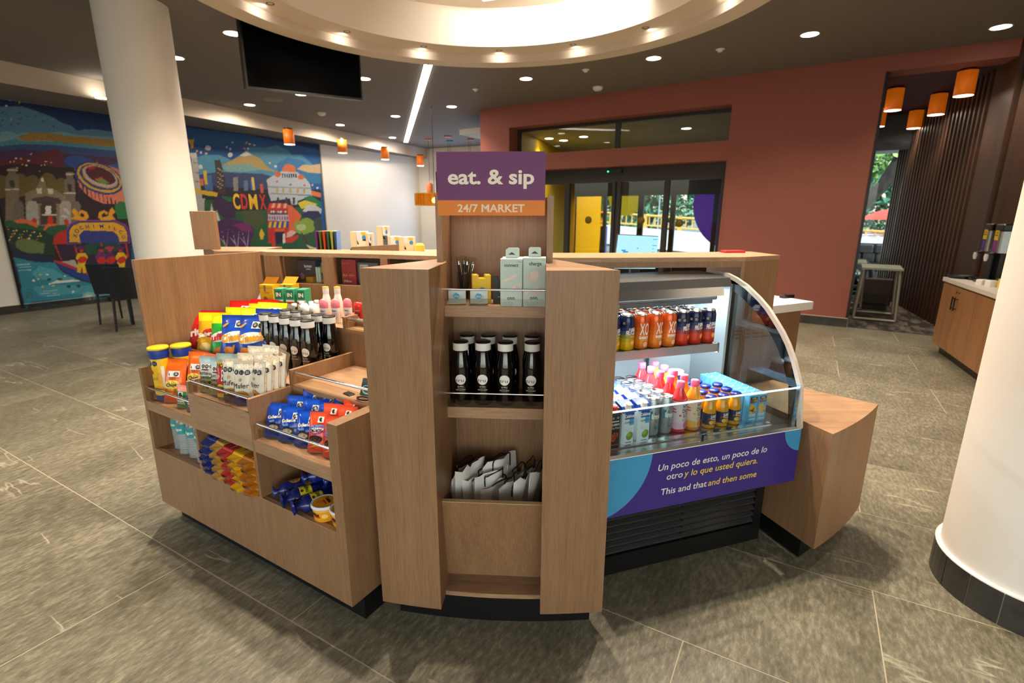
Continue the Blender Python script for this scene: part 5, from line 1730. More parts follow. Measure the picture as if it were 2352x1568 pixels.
wbox(.332, .10, .056, .05, .028, GZ+.0819, '#8a9a88', [], 'grey green box on top of the stack behind glass')
wbox(.495, .07, .085, .05, .034, GZ, '#b4262a', [('Aflux', -.01, .018, .012, C('#f0c0b8', .5), .05)], 'red medicine box at the bottom left of the middle wall cubby')
wbox(.495, .07, .085, .05, .030, GZ+.0343, '#c0282a', [('XL-3', -.026, .015, .010, LYE, .026), ('GRIPA', .016, .015, .009, C('#f08a3a', .5), .036)], 'red medicine box in the middle of the left stack behind glass')
wbox(.495, .07, .085, .05, .068, GZ+.0646, '#b82c2e', [('XL-3 A', -.018, .05, .010, C('#f06a3a', .5), .04)], 'tall red medicine box on top of the left stack behind glass')
wbox(.610, .07, .12, .05, .030, GZ, '#4f4c56', [('ACIDO 2', -.02, .019, .006, LW, .04), ('CAPSULAS', -.012, .009, .006, LW, .05)], 'grey medicine box at the bottom of the right stack behind glass')
wbox(.610, .07, .12, .05, .028, GZ+.0303, '#5c5862', [], 'grey medicine box second in the right stack behind glass')
wbox(.610, .07, .12, .05, .060, GZ+.0586, '#6a646c', [('Nazil', -.022, .034, .014, C('#2c3a7a', .5), .036), ('OFTENO', .034, .03, .009, LW, .04)], 'grey eye drop box with a pale panel in the right stack behind glass', extra=lambda p, P: p.rect(-.046, .002, .02, .05, C('#d8d0cc', .5), P, .0004))
wbox(.86, .08, .10, .05, .105, GZ, '#8f9690', [('ASPIR', 0, .08, .012, LW, .06)], 'pale grey box in the right wall cubby near the tower')

# ---------------------------------------------------------------- tower: top shelf
tz = 1.1883
cup = MB().lathe([(0, 0), (.028, 0), (.031, .004), (.031, .105)], M['acrylic'], 24).lathe([(.0295, .105), (.0285, .006), (0, .006)], M['acrylic'], 24).build('pen_cup', None, TF.pt(-.118, .335, tz))
tag(cup, 'clear acrylic cup holding the wrapped pens', 'cup')
pn_ = MB().tube([(0, 0, 0), (0, 0, .125)], .0052, C('#18181a', .3), 10).tube([(0, 0, .125), (0, 0, .138)], [.0052, .003], M['steel'], 10).build('pen')
tag(pn_, 'x', 'pen', 'wrapped black pens')
MB().box(.004, .0065, -.001, .001, .085, .13, M['steel']).build('clip', pn_)
sl2 = MB().lathe([(.0075, .002), (.0085, .05), (.0085, .13), (.011, .155)], M['acrylic'], 8, smooth=False).build('plastic_sleeve', pn_)
pr2 = Proto(pn_)
for x, y, rx, ry, lab in ((-.012, .004, .06, -.10, 'black pen leaning left in the acrylic cup'), (-.002, .008, -.02, -.02, 'black pen standing upright in the acrylic cup'),
                          (.004, -.006, .10, .02, 'black pen in the middle of the acrylic cup, nearest the viewer'), (-.006, .0, 0, .26, 'black pen leaning right in the acrylic cup')):
    pr2.put(TF, -.118+x, .335+y, tz+.007, (rx, ry, .3), lab)
def earbox(x, lab):
    o = MB().rbox(-.033, .033, -.012, .012, 0, .054, M['plasticclear'], .003).build('earphone_case', None, TF.pt(x, .222, tz), TF.a+.02)
    tag(o, lab, 'earphones', 'clear earphone cases')
    MB().box(-.031, .031, .006, .010, .003, .051, M['whitep']).build('inlay', o)
    t_ = MB()
    t_.tube([(.018*cos(a)+.002*cos(3*a), -.002+.002*sin(5*a), .025+.016*sin(a)) for a in [i*.3 for i in range(44)]], .0016, M['print_white'], 6)
    t_.build('earphone_cord', o)
    d = MB(); ellipse(d, 0, .033, .0105, .0105, C('#2a9ab8', .4), onY(-.0122), 0, 20)
    d.text('tru', .008, LW, onY(-.0122), 0, .033, width=.014, d=.0006)
    d.build('sticker', o)
earbox(-.132, 'clear earphone case with a blue round sticker, left one')
earbox(-.054, 'clear earphone case with a blue round sticker, right one')
def padbox(x, y, hx, c2, lab):
    o = MB().xprism([(0, 0), (.016, 0), (.016, .10), (0, .10)], -.032, -.013, C(hx, .5)).xprism([(0, 0), (.016, 0), (.016, .088), (0, .088)], -.013, .013, C(hx, .5)).xprism([(0, 0), (.016, 0), (.016, .10), (0, .10)], .013, .032, C(hx, .5)).build('travel_kit', None, TF.pt(x, y, tz), TF.a)
    tag(o, lab, 'travel kit', 'notched travel kit cartons')
    p = MB(); ellipse(p, .002, .046, .0115, .0115, C('#6a86a8', .5), onY(0), .0005)
    p.text('tru', .008, c2, onY(0), .002, .046, width=.014, d=.001)
    p.rect(-.014, .018, .022, .024, c2, onY(0), .0006)
    p.build('printed_front', o)
padbox(-.048, .262, '#e4b80e', M['print_black'], 'yellow notched travel kit carton, front one')
padbox(-.056, .290, '#d8ac0c', M['print_black'], 'yellow notched travel kit carton, behind the front one')
padbox(.024, .262, '#141416', C('#8a8a90', .5), 'black notched travel kit carton beside the yellow one')
def hangbox(w, h, words, art, label):
    o = MB().rbox(-w/2, w/2, -.014, .014, 0, h, C('#c6d6d0', .5), .0012).build('cable_box')
    tag(o, label, 'box', 'pale green charger boxes')
    t = MB(); a, b = .021, .032
    P = [(-a, 0), (a, 0), (a, b-.004), (a-.004, b), (-a+.004, b), (-a, b-.004)]
    tri = [(-.013, .012), (.013, .012), (0, .021)]
    t.add([(p[0], .010, h+p[1]) for p in P]+[(p[0], .0122, h+p[1]) for p in P]+[(p[0], .010, h+p[1]) for p in tri]+[(p[0], .0122, h+p[1]) for p in tri],
          [(0, 1, 13, 12), (1, 2, 14, 13), (2, 3, 14), (3, 4, 14), (4, 5, 12, 14), (5, 0, 12), (6, 7, 8, 9, 10, 11), (0, 1, 7, 6), (1, 2, 8, 7), (2, 3, 9, 8), (3, 4, 10, 9), (4, 5, 11, 10), (5, 0, 6, 11)], C('#c6d6d0', .5))
    t.poly(tri, M['walnut'], lambda x, y, d=0: (x, .0098, h+y))
    t.build('hang_tab', o)
    p = MB(); DG = C('#2f5a48', .5)
    for (s, cx, cz, hh, ww, mt) in words:
        p.text(s, hh, mt or DG, onY(-.014), cx, cz, bold=.025 if mt is None else 0, width=ww, d=.0008)
    art(p, onY(-.014)); p.build('printed_front', o)
    return Proto(o)
PE = C('#ecd9c8', .5); PE2 = C('#e2c9b4', .5); GY = C('#7d9088', .5)
def art1(p, P):
    for (x, z, w_, h_, r) in ((-.004, .098, .05, .010, .45), (.012, .066, .046, .013, .55)):
        q = [(x+a*w_/2*cos(r)-b*h_/2*sin(r), z+a*w_/2*sin(r)+b*h_/2*cos(r)) for a, b in ((-1, -.6), (.5, -1), (1, -.5), (1, .5), (.5, 1), (-1, .6))]
        p.poly(q, PE, P, .0006)
    p.poly([(.012, .070), (.024, .077), (.029, .069), (.018, .062)], PE2, P, .001)
def art2(p, P):
    p.poly([(-.022, .095), (.010, .088), (.016, .112), (.010, .125), (-.018, .118)], PE, P, .0006)
    p.poly([(-.022, .095), (-.016, .092), (-.012, .114), (-.018, .118)], PE2, P, .001)
    p.poly([(-.034, .052), (.014, .072), (.018, .064), (-.030, .042)], PE, P, .0006)
    p.poly([(-.014, .040), (.034, .062), (.036, .054), (-.008, .032)], PE2, P, .0008)
c1 = hangbox(.076, .164, [('connect', .0, .143, .0115, .049, None), ('onn.', 0, .030, .0125, .029, None), ('1.5m', .026, .155, .006, .018, GY), ('Cable lightning', -.012, .013, .0045, .036, GY), ('Carga rapida', -.012, .006, .0045, .036, GY)], art1, 'x')
c2_ = hangbox(.078, .168, [('charge', .003, .149, .0125, .042, None), ('onn.', 0, .032, .0125, .029, None), ('1m', .030, .162, .007, .010, GY), ('Combo de carga Tipo C', -.006, .014, .0045, .054, GY), ('Carga rapida', -.012, .007, .0045, .036, GY)], art2, 'x')
c1.put(TF, .062, .215, tz, 0, 'pale green cable box reading connect')
c1.put(TF, .066, .246, tz+.0002, .02, 'pale green cable box directly behind the connect one')
c1.put(TF, .064, .277, tz+.0004, 0, 'pale green cable box third in the connect row')
c2_.put(TF, .141, .215, tz, 0, 'pale green charger box reading charge')
c2_.put(TF, .141, .246, tz+.0002, 0, 'pale green charger box directly behind the charge one')

# ---------------------------------------------------------------- tote bags in the tip-out bin
def tote(name, w, h, t, seed, label):
    r = random.Random(seed); mb = MB(); nu, nv = 8, 10
    ph = r.uniform(0, 6); lean = r.uniform(-.02, .02); edge_ = [r.uniform(-.012, .014) for _ in range(nu+1)]
    WB = C('#e9e4db', .75)
    for side in (-1, 1):
        V = []
        for j in range(nv+1):
            for i in range(nu+1):
                u = -1+2*i/nu; v = j/nv
                gap = t*(.35+.9*v**2)*(1-abs(u)**3*.9)/2
                y = side*gap+.006*sin(5*u+ph+4*v*side)+lean*v*v*4*.3
                V.append((u*w/2*(1-.05*v), y, v*(h+edge_[i]*(1 if side < 0 else .4)-.02*(side > 0))))
        F = [(j*(nu+1)+i, j*(nu+1)+i+1, (j+1)*(nu+1)+i+1, (j+1)*(nu+1)+i) for j in range(nv) for i in range(nu)]
        mb.add(V, F, WB, True)
    o = mb.build(name); tag(o, label, 'tote bag', 'white tote bags in the tower bin')
    for side in (-1, 1):
        c = MB(); hh = r.uniform(-.01, .02); d = r.uniform(-.03, .03)
        P = [(-.05, side*t*.5, h-.05), (-.05, side*t*.55, h-.01), (-.042+d*.4, side*(t*.5+.01), h+hh*.7), (d, side*(t*.3+.012), h+hh), (.042+d*.4, side*(t*.5+.01), h+hh*.7), (.05, side*t*.55, h-.01), (.05, side*t*.5, h-.05)]
        Q = []
        for i in range(len(P)-1):
            p0, p1, p2, p3 = P[max(i-1, 0)], P[i], P[i+1], P[min(i+2, len(P)-1)]
            for k in range(5):
                f = k/5
                Q.append(tuple(.5*(2*p1[a]+(p2[a]-p0[a])*f+(2*p0[a]-5*p1[a]+4*p2[a]-p3[a])*f*f+(3*p1[a]-p0[a]-3*p2[a]+p3[a])*f**3) for a in range(3)))
        c.tube(Q+[P[-1]],   .0026, K, 6)
        c.build('cord_handle', o)
    return o
names = ('white tote bag at the left end of the bin, tallest in front', 'white tote bag second from the left in the bin', 'white tote bag third from the left, with a loose black cord', 'white tote bag in the middle of the bin',
         'white tote bag just right of the middle, lower one', 'white tote bag with cords standing up behind the middle', 'white tote bag third from the right end', 'white tote bag second from the right end', 'white tote bag at the right end of the bin')
for i, (x, y, h, yaw, tilt) in enumerate(((-.115, .265, .375, 1.05, .02), (-.082, .25, .335, 1.0, -.12), (-.045, .245, .325, .95, -.10), (-.010, .25, .345, .9, -.04), (.028, .245, .30, .8, -.08), (.018, .31, .365, .9, -.05), (.068, .255, .315, 1.1, .03), (.102, .26, .345, 1.15, .02), (.138, .27, .37, 1.25, .03))):
    o = tote('tote_bag', .20, h, .03, 70+i, names[i])
    o.location = TF.pt(x, y, .187); o.rotation_euler = (tilt, .0, TF.a+yaw)

# ---------------------------------------------------------------- drinks in the fridge
def can(r, h, bands, prt, name, cat, group):
    n = 24
    mb = MB()
    P0 = [(0, .002, M['steelmatt']), (r*.72, 0, M['steelmatt']), (r*.86, .004, bands[0][1])]
    z0 = .010
    P = P0+[(r, z0, bands[0][1])]
    for zf, mt in bands[1:]:
        P.append((r, z0+(h-.022-z0)*zf, mt))
    P += [(r, h-.022, bands[-1][1]), (r*.86, h-.006, M['steel']), (r*.88, h-.001, M['steel']), (r*.84, h, M['steel']), (r*.80, h-.006, M['steel']), (0, h-.006, M['steel'])]
    o = mb.lathe(P, bands[0][1], n).build(name)
    tag(o, 'x', cat, group)
    MB().rbox(-.006, .006, -.012, .010, h-.0058, h-.0044, M['steel'], .0005).build('ring_pull', o)
    if prt:
        p = MB(); prt(p, cyl(r)); p.build('printed_label', o)
    return Proto(o)
NV = C('#16264f', .25, .3); MIDB = C('#3a4a72', .25, .3)
def grad(cs): return [(i/len(cs), C(c, .25, .25)) for i, c in enumerate(cs)]
def pf1(p, P):
    p.text('JUMEX', .009, LW, P, .004, .098, bold=.03, shear=.15, d=.0005)
    p.text('FRUTZZO', .019, LW, P, .002, .083, bold=.04, shear=.2, rot=.06, width=.056, d=.0005)
    p.text('Naranja', .011, LYE, P, .008, .066, bold=.02, shear=.2, width=.032, d=.0005)
    ellipse(p, .006, .038, .013, .011, C('#f2982a', .4), P, .0006); ellipse(p, .006, .038, .010, .008, C('#f8c86a', .4), P, .001)
    octagon(p, -.036, .122, .009, P, False, 1, d=.0005)
def pf2(p, P):
    p.text('JUMEX', .009, LW, P, .004, .098, bold=.03, shear=.15, d=.0005)
    p.text('FRUTZZO', .019, LW, P, .002, .083, bold=.04, shear=.2, rot=.06, width=.056, d=.0005)
    p.text('rojo', .010, C('#e05a4a', .4), P, .012, .067, bold=.02, shear=.2, d=.0005)
    ellipse(p, .010, .042, .012, .012, C('#e8903a', .4), P, .0006); ellipse(p, .010, .042, .008, .008, C('#f4b86a', .4), P, .001)
    octagon(p, -.034, .118, .010, P, False, 2, d=.0005)
def pxo(p, P):
    p.text('XO', .052, LW, P, .0, .094, bold=.02, width=.044, d=.0006)
    p.text('ENERGY', .011, LW, P, 0, .056, bold=.05, width=.046, d=.0006)
    p.text('MANGO', .006, C('#8ad0a0', .4), P, .004, .045, bold=.03, d=.0006)
    ellipse(p, .006, .026, .0105, .0105, C('#f6d8c4', .4), P, .0006); ellipse(p, .006, .026, .0075, .0075, C('#ef9a6a', .4), P, .001); ellipse(p, .006, .026, .003, .003, LW, P, .0014)
G1 = 'juice cans on the upper fridge shelf'
fy = can(.033, .157, grad(['#e6b800', '#e0b81a', '#c9ae2a', '#8f9a4a', '#4a6a8a', '#233a74', '#16264f', '#16264f']), pf1, 'juice_can', 'can', G1)
xo = can(.033, .157, grad(['#e07a1c', '#e88a24', '#e8862a', '#e27a24', '#dc6a1e', '#d85f1c', '#d4581a']), pxo, 'energy_drink_can', 'can', G1)
fr_ = can(.033, .157, grad(['#c0321e', '#cc4426', '#c84a34', '#8a4a54', '#4a4a70', '#2a3a68', '#16264f', '#101c40']), pf2, 'juice_can', 'can', G1)
rowp = [(-.272, fr_, 'navy and red juice can'), (-.342, fr_, 'navy and red juice can'), (-.412, fr_, 'navy and red juice can'), (-.482, xo, 'orange energy drink can'), (-.552, xo, 'orange energy drink can'),
        (-.622, xo, 'orange energy drink can'), (-.692, fy, 'navy and yellow juice can'), (-.762, fy, 'navy and yellow juice can'), (-.832, fy, 'navy and yellow juice can')]
colw = ('rightmost', 'second from right', 'third from right', 'fourth from right', 'fifth from right', 'sixth from right', 'seventh from right', 'eighth from right', 'leftmost')
rk = ('front row', 'second row', 'third row', 'fourth row', 'fifth row')
for j in range(5):
    for i, (s, P_, nm) in enumerate(rowp):
        if j and i == 0: continue
        P_.put(FF, s+(.012 if j else 0), .335+.071*j, .9301, .18+.1*((i*7+j*3) % 5-2), '%s on the upper shelf, %s, %s' % (nm, rk[j], colw[i]), G1)

dz_ = .6197
def pimu(p, P):
    TL_ = C('#127f9c', .3)
    p.poly([(-.022, .112), (-.008, .106), (.006, .112), (.022, .106), (.022, .072), (.0, .060), (-.022, .072)], TL_, P, .0004)
    p.rect(-.031, -.022, .072, .109, TL_, P, .0004); p.rect(.022, .031, .072, .109, TL_, P, .0004)
    p.text('imu', .022, LW, P, 0, .089, bold=.05, width=.046, d=.001)
    p.poly([(0, .050), (.0085, .046), (.0085, .037), (0, .033), (-.0085, .037), (-.0085, .046)], TL_, P, .0005)
    rr_ = random.Random(2)
    for q in range(26):
        ellipse(p, rr_.uniform(-.026, .026), .114+abs(rr_.gauss(0, .010)), .0011, .0011, TL_, P, .0005, 6)
    ellipse(p, .004, .141, .008, .003, C('#6a6aa0', .4), P, .0005)
    p.rect(-.012, .014, .018, .020, TL_, P, .0005); p.rect(-.008, .012, .012, .0135, TL_, P, .0005)
im = can(.0295, .162, [(0, M['steelmatt'])], pimu, 'slim_silver_can', 'can', 'slim silver cans in the fridge')
for j in range(5):
    for i, s in enumerate((-.674, -.610)):
        im.put(FF, s-.002*j, .135+.064*j, dz_, .15*(1 if j == 0 else (j*1.7 % 2-1)), 'slim silver can with a teal badge, %s, %s' % (rk[j], ('left column', 'right column')[i]), 'slim silver cans in the fridge')

def hydro(col1, col2, blob, word, name):
    g = [C(c, .15, coat=.5) for c in (col1, col2)]
    LB_ = C('#f0d4d8' if blob == 'p' else '#f2d2b4', .35)
    mb = MB()
    mb.lathe([(0, 0), (.028, 0), (.032, .006), (.0325, .018), (.0325, .1381), (.0325, .142, g[1]), (.031, .146), (.0155, .184), (.0145, .190)], g[0], 20)
    o = mb.build(name); tag(o, 'x', 'bottle', 'hydration drinks in the fridge')
    MB().lathe([(.0168, .190), (.0172, .192), (.0172, .214), (.015, .2165), (0, .217)], C('#ee5a86', .35), 22).build('cap', o)
    p = MB().lathe([(.0328, .018), (.0328, .138)], LB_, 28)
    P = cyl(.0328)
    for i, (t, z) in enumerate((('HY', .118), ('DRO', .098), ('LIT', .078))):
        p.text(t, .0165, M['print_black'], P, .001+.003*i, z, bold=.02, width=(.022, .032, .026)[i], d=.0006)
    ellipse(p, -.020, .078, .005, .004, C('#d8303a', .4) if blob == 'p' else C('#ef9a2a', .4), P, .0006)
    BC_ = C('#f06aa8', .4) if blob == 'p' else C('#f08a3a', .4)
    ellipse(p, .016, .034, .022, .018, BC_, P, .0006); 
    ellipse(p, -.034, .032, .026, .016, C('#f8b8d0', .4) if blob == 'p' else C('#f8b04a', .4), P, .0008)
    for q in range(3):
        p.rect(-.010, .022, .060-.004*q, .0612-.004*q, C('#6a5a6a', .5), P, .0006, 3)
    p.rect(-.052, -.038, .10, .106, C('#e84a8a', .4), P, .0006, 2); p.rect(-.054, -.036, .088, .094, C('#e84a8a', .4), P, .0006, 2)
    p.build('printed_label', o)
    return Proto(o)
hp = hydro('#d81f3e', '#d8323a', 'p', '', 'hydration_drink')
ho_ = hydro('#f0862a', '#f0a02e', 'o', '', 'hydration_drink')
for j in range(5):
    hp.put(FF, -.547, .132+.072*j, dz_, .2 if j == 0 else .4*j, 'red hydration drink with a pink cap, %s' % rk[j])
    ho_.put(FF, -.478, .130+.072*j, dz_, .2 if j == 0 else .5*j, 'orange hydration drink with a pink cap, %s' % rk[j])

def nectar():
    JU = C('#f0a012', .12, coat=.6)
    o = MB().lathe([(0, 0), (.024, 0), (.027, .005), (.027, .078), (.0255, .090), (.0205, .112), (.0195, .120)], JU, 26).build('nectar_bottle')
    tag(o, 'x', 'bottle', 'peach nectar bottles in the fridge')
    MB().lathe([(.0195, .1201), (.0215, .1205), (.0215, .127)], C('#e6c88a', .2), 24).lathe([(.0222, .1271), (.0228, .129), (.0228, .1375), (.021, .140), (0, .1395)], C('#1a2a7c', .25), 24).build('cap', o)
    p = MB().lathe([(.0273, .018), (.0273, .068)], C('#1c2450', .4), 26)
    P = cyl(.0273)
    p.text('JUMEX', .012, LW, P, 0, .056, bold=.05, width=.033, d=.0006)
    p.rect(-.026, .026, .041, .0475, C('#c4262c', .4), P, .0005, 5)
    p.text('Durazno', .0065, LW, P, 0, .0445, bold=.03, width=.026, d=.001)
    ellipse(p, -.010, .029, .011, .009, C('#f2c53a', .4), P, .0006); ellipse(p, .008, .031, .012, .009, C('#ef9a2a', .4), P, .0008, rot=.3)
    p.poly([(-.002, .041), (.002, .041), (0, .035)], C('#2f8a3c', .4), P, .001)
    p.poly([(-.003, .0625), (.003, .0625), (0, .067)], C('#3fae5a', .4), P, .001)
    p.rect(.004, .018, .020, .024, LW, P, .0008, 2)
    p.build('printed_label', o)
    return Proto(o)
nc = nectar()
for j in range(4):
    for i, s in enumerate((-.398, -.333, -.268)):
        if j == 3 and i == 2: continue
        nc.put(FF, s+.004*j, .122+.062*j, dz_, .15 if j == 0 else .7*j+i, 'peach nectar bottle with a navy cap, %s, %s' % (rk[j], ('left column', 'middle column', 'right column')[i]))

def bio():
    o = MB().rbox(-.023, .023, -.017, .017, 0, .125, C('#5aa6cf', .4), .0012).build('juice_carton')
    tag(o, 'x', 'carton', 'light blue juice cartons in the fridge')
    p = MB(); P = onY(-.017)
    p.rect(-.018, .018, .090, .116, M['print_black'], P, .0004)
    p.text('JUMEX', .005, LW, P, 0, .111, bold=.03, d=.001)
    for i, c in enumerate(('#cf2a20', '#3f8a3a')):
        p.rect(-.016+.011*i, -.007+.011*i, .093, .106, C(c, .4), P, .0008)
    ellipse(p, .010, .099, .0065, .0065, C('#f0c23a', .4), P, .0008); ellipse(p, .010, .099, .0045, .0045, C('#b03a2a', .4), P, .0012)
    for q in ((-.005, .066, .015, .017), (.006, .055, .013, .012), (-.006, .05, .012, .010)):
        ellipse(p, q[0], q[1], q[2], q[3], C('#efb42a' if q[2] > .0125 else '#f4c85a', .4), P, .0006, rot=.4)
    ellipse(p, .012, .048, .005, .004, C('#4a9a4a', .4), P, .001)
    p.text('DIVINE', .008, LW, P, -.002, .035, bold=.05, width=.034, d=.0008)
    p.rect(-.014, .012, .026, .029, LW, P, .0006); p.rect(-.016, .016, .010, .018, C('#a8d4ec', .4), P, .0005)
    p.build('printed_front', o)
    t = MB().tube([(-.016, -.012, .126), (.014, .013, .126)], .0016, C('#d8e8f0', .3), 6)
    t.build('straw', o)
    return Proto(o)
bo = bio()
for j in range(9):
    for i, s in enumerate((-.186, -.136)):
        bo.put(FF, s, .118+.0365*j, dz_, 0, 'light blue juice carton in the fridge, %s, %s' % (('front row', 'second row', 'third row', 'fourth row', 'fifth row', 'sixth row', 'seventh row', 'eighth row', 'last row')[j], ('left column', 'right column')[i]))

def prisma(main, top, capc, prt, w, h, name, group):
    o = MB()
    a = w/2; c = .008
    o.prism([(-a+c, -a), (a-c, -a), (a, -a+c), (a, a-c), (a-c, a), (-a+c, a), (-a, a-c), (-a, -a+c)], 0, h*.80, C(main, .4))
    P = [(-a, -a), (a, -a), (a, a), (-a, a)]
    V = [(p[0], p[1], h*.80) for p in P]+[(-a, a, h), (a, a, h), (-a*.95, -a*.4, h*.93), (a*.95, -a*.4, h*.93)]
    o.add(V, [(0, 1, 7, 6), (1, 2, 5, 7), (3, 0, 6, 4), (2, 3, 4, 5), (6, 7, 5, 4)], C(top, .4))
    o = o.build(name); tag(o, 'x', 'carton', group)
    MB().lathe([(.0165, 0), (.0155, .006), (.0125, .007), (.0125, .022), (.0115, .0235), (0, .0235)], C(capc, .35), 20).build('cap', o, (0, -.010, h*.885), (.42, 0, 0))
    p = MB(); prt(p, onY(-a), a, h*.80); p.build('printed_front', o)
    return Proto(o)
def pcal(p, P, a, h):
    p.rect(-a+.008, a-.008, h*.80, h, C('#1c449c', .4), P, .0004)
    p.text('Calahua', .013, LW, P, 0, h*.90, bold=.05, width=.045, d=.0008)
    p.rect(0, a-.008, h*.60, h*.80, C('#58a8e0', .4), P, .0004)
    p.text('ACAPULCO', .0085, C('#4a8a3a', .4), P, -.002, h*.70, bold=.02, width=.038, d=.0008)
    ellipse(p, .004, h*.26, .015, .018, C('#7a9a2e', .4), P, .0006, rot=-.5); ellipse(p, .000, h*.30, .008, .010, C('#a8bc52', .4), P, .001, rot=-.5)
    for q in range(8):
        ellipse(p, -.016+.004*q, h*(.46+.04*sin(q*2.0)), .0035, .0018, C('#c8d4dc', .4), P, .0006, 8, q)
    p.rect(-.014, .014, h*.05, h*.07, M['print_black'], P, .0005)
def pgra(p, P, a, h):
    octagon(p, .0, h*.92, .0095, P, False, 2, d=.0006)
    p.rect(-.016, .016, h*.80, h*.83, LW, P, .0006)
    p.text('JUMEX', .0085, LW, P, .002, h*.72, bold=.03, d=.0008)
    p.text('Unico Fresco', .010, LW, P, 0, h*.62, width=.046, d=.0008)
    rr_ = random.Random(9)
    for q in range(34):
        t_ = rr_.uniform(0, 6.28); r_ = .018*math.sqrt(rr_.random())
        ellipse(p, r_*cos(t_), h*.32+r_*1.05*sin(t_), .0042, .0036, C(('#b02a22', '#d84a36', '#8a1c1c')[q % 3], .3), P, .0006+.00004*q, 10, t_)
    p.rect(-.02, .02, h*.06, h*.10, C('#b8342a', .4), P, .0006)
cal = prisma('#eef2f6', '#1c449c', '#f2f0ec', pcal, .058, .165, 'coconut_water_carton', 'coconut water cartons in the fridge')
for j in range(5):
    for i, s in enumerate((-.815, -.744)):
        cal.put(FF, s-.002*j, .108+.062*j, dz_, .06, 'white and blue coconut water carton, %s, %s' % (rk[j], ('left column', 'right column')[i]))
gra = prisma('#1a1617', '#1a1617', '#c8242c', pgra, .056, .165, 'pomegranate_carton', 'pomegranate juice cartons in the fridge')
for j in range(3):
    gra.put(FF, -.882, .098+.062*j, dz_, .06, 'black pomegranate juice carton with a red cap, %s' % rk[j])
# two wide pots at the back of the deck
def pot(x, y, hx, lab):
    o = MB().lathe([(0, 0), (.034, 0), (.038, .005), (.038, .10), (.034, .125), (.033, .133)], C(hx, .3), 26).build('wide_jar', None, FF.pt(x, y, dz_))
    tag(o, lab, 'jar', 'wide jars at the back of the fridge')
    MB().lathe([(.0335, .1331), (.037, .1335), (.037, .148), (.034, .151), (0, .151)], C('#eef4f6', .3), 26).build('lid', o)
pot(-.420, .43, '#c8864a', 'wide orange jar with a white lid at the back of the fridge')
pot(-.335, .45, '#16264f', 'wide navy jar with a white lid at the back of the fridge')
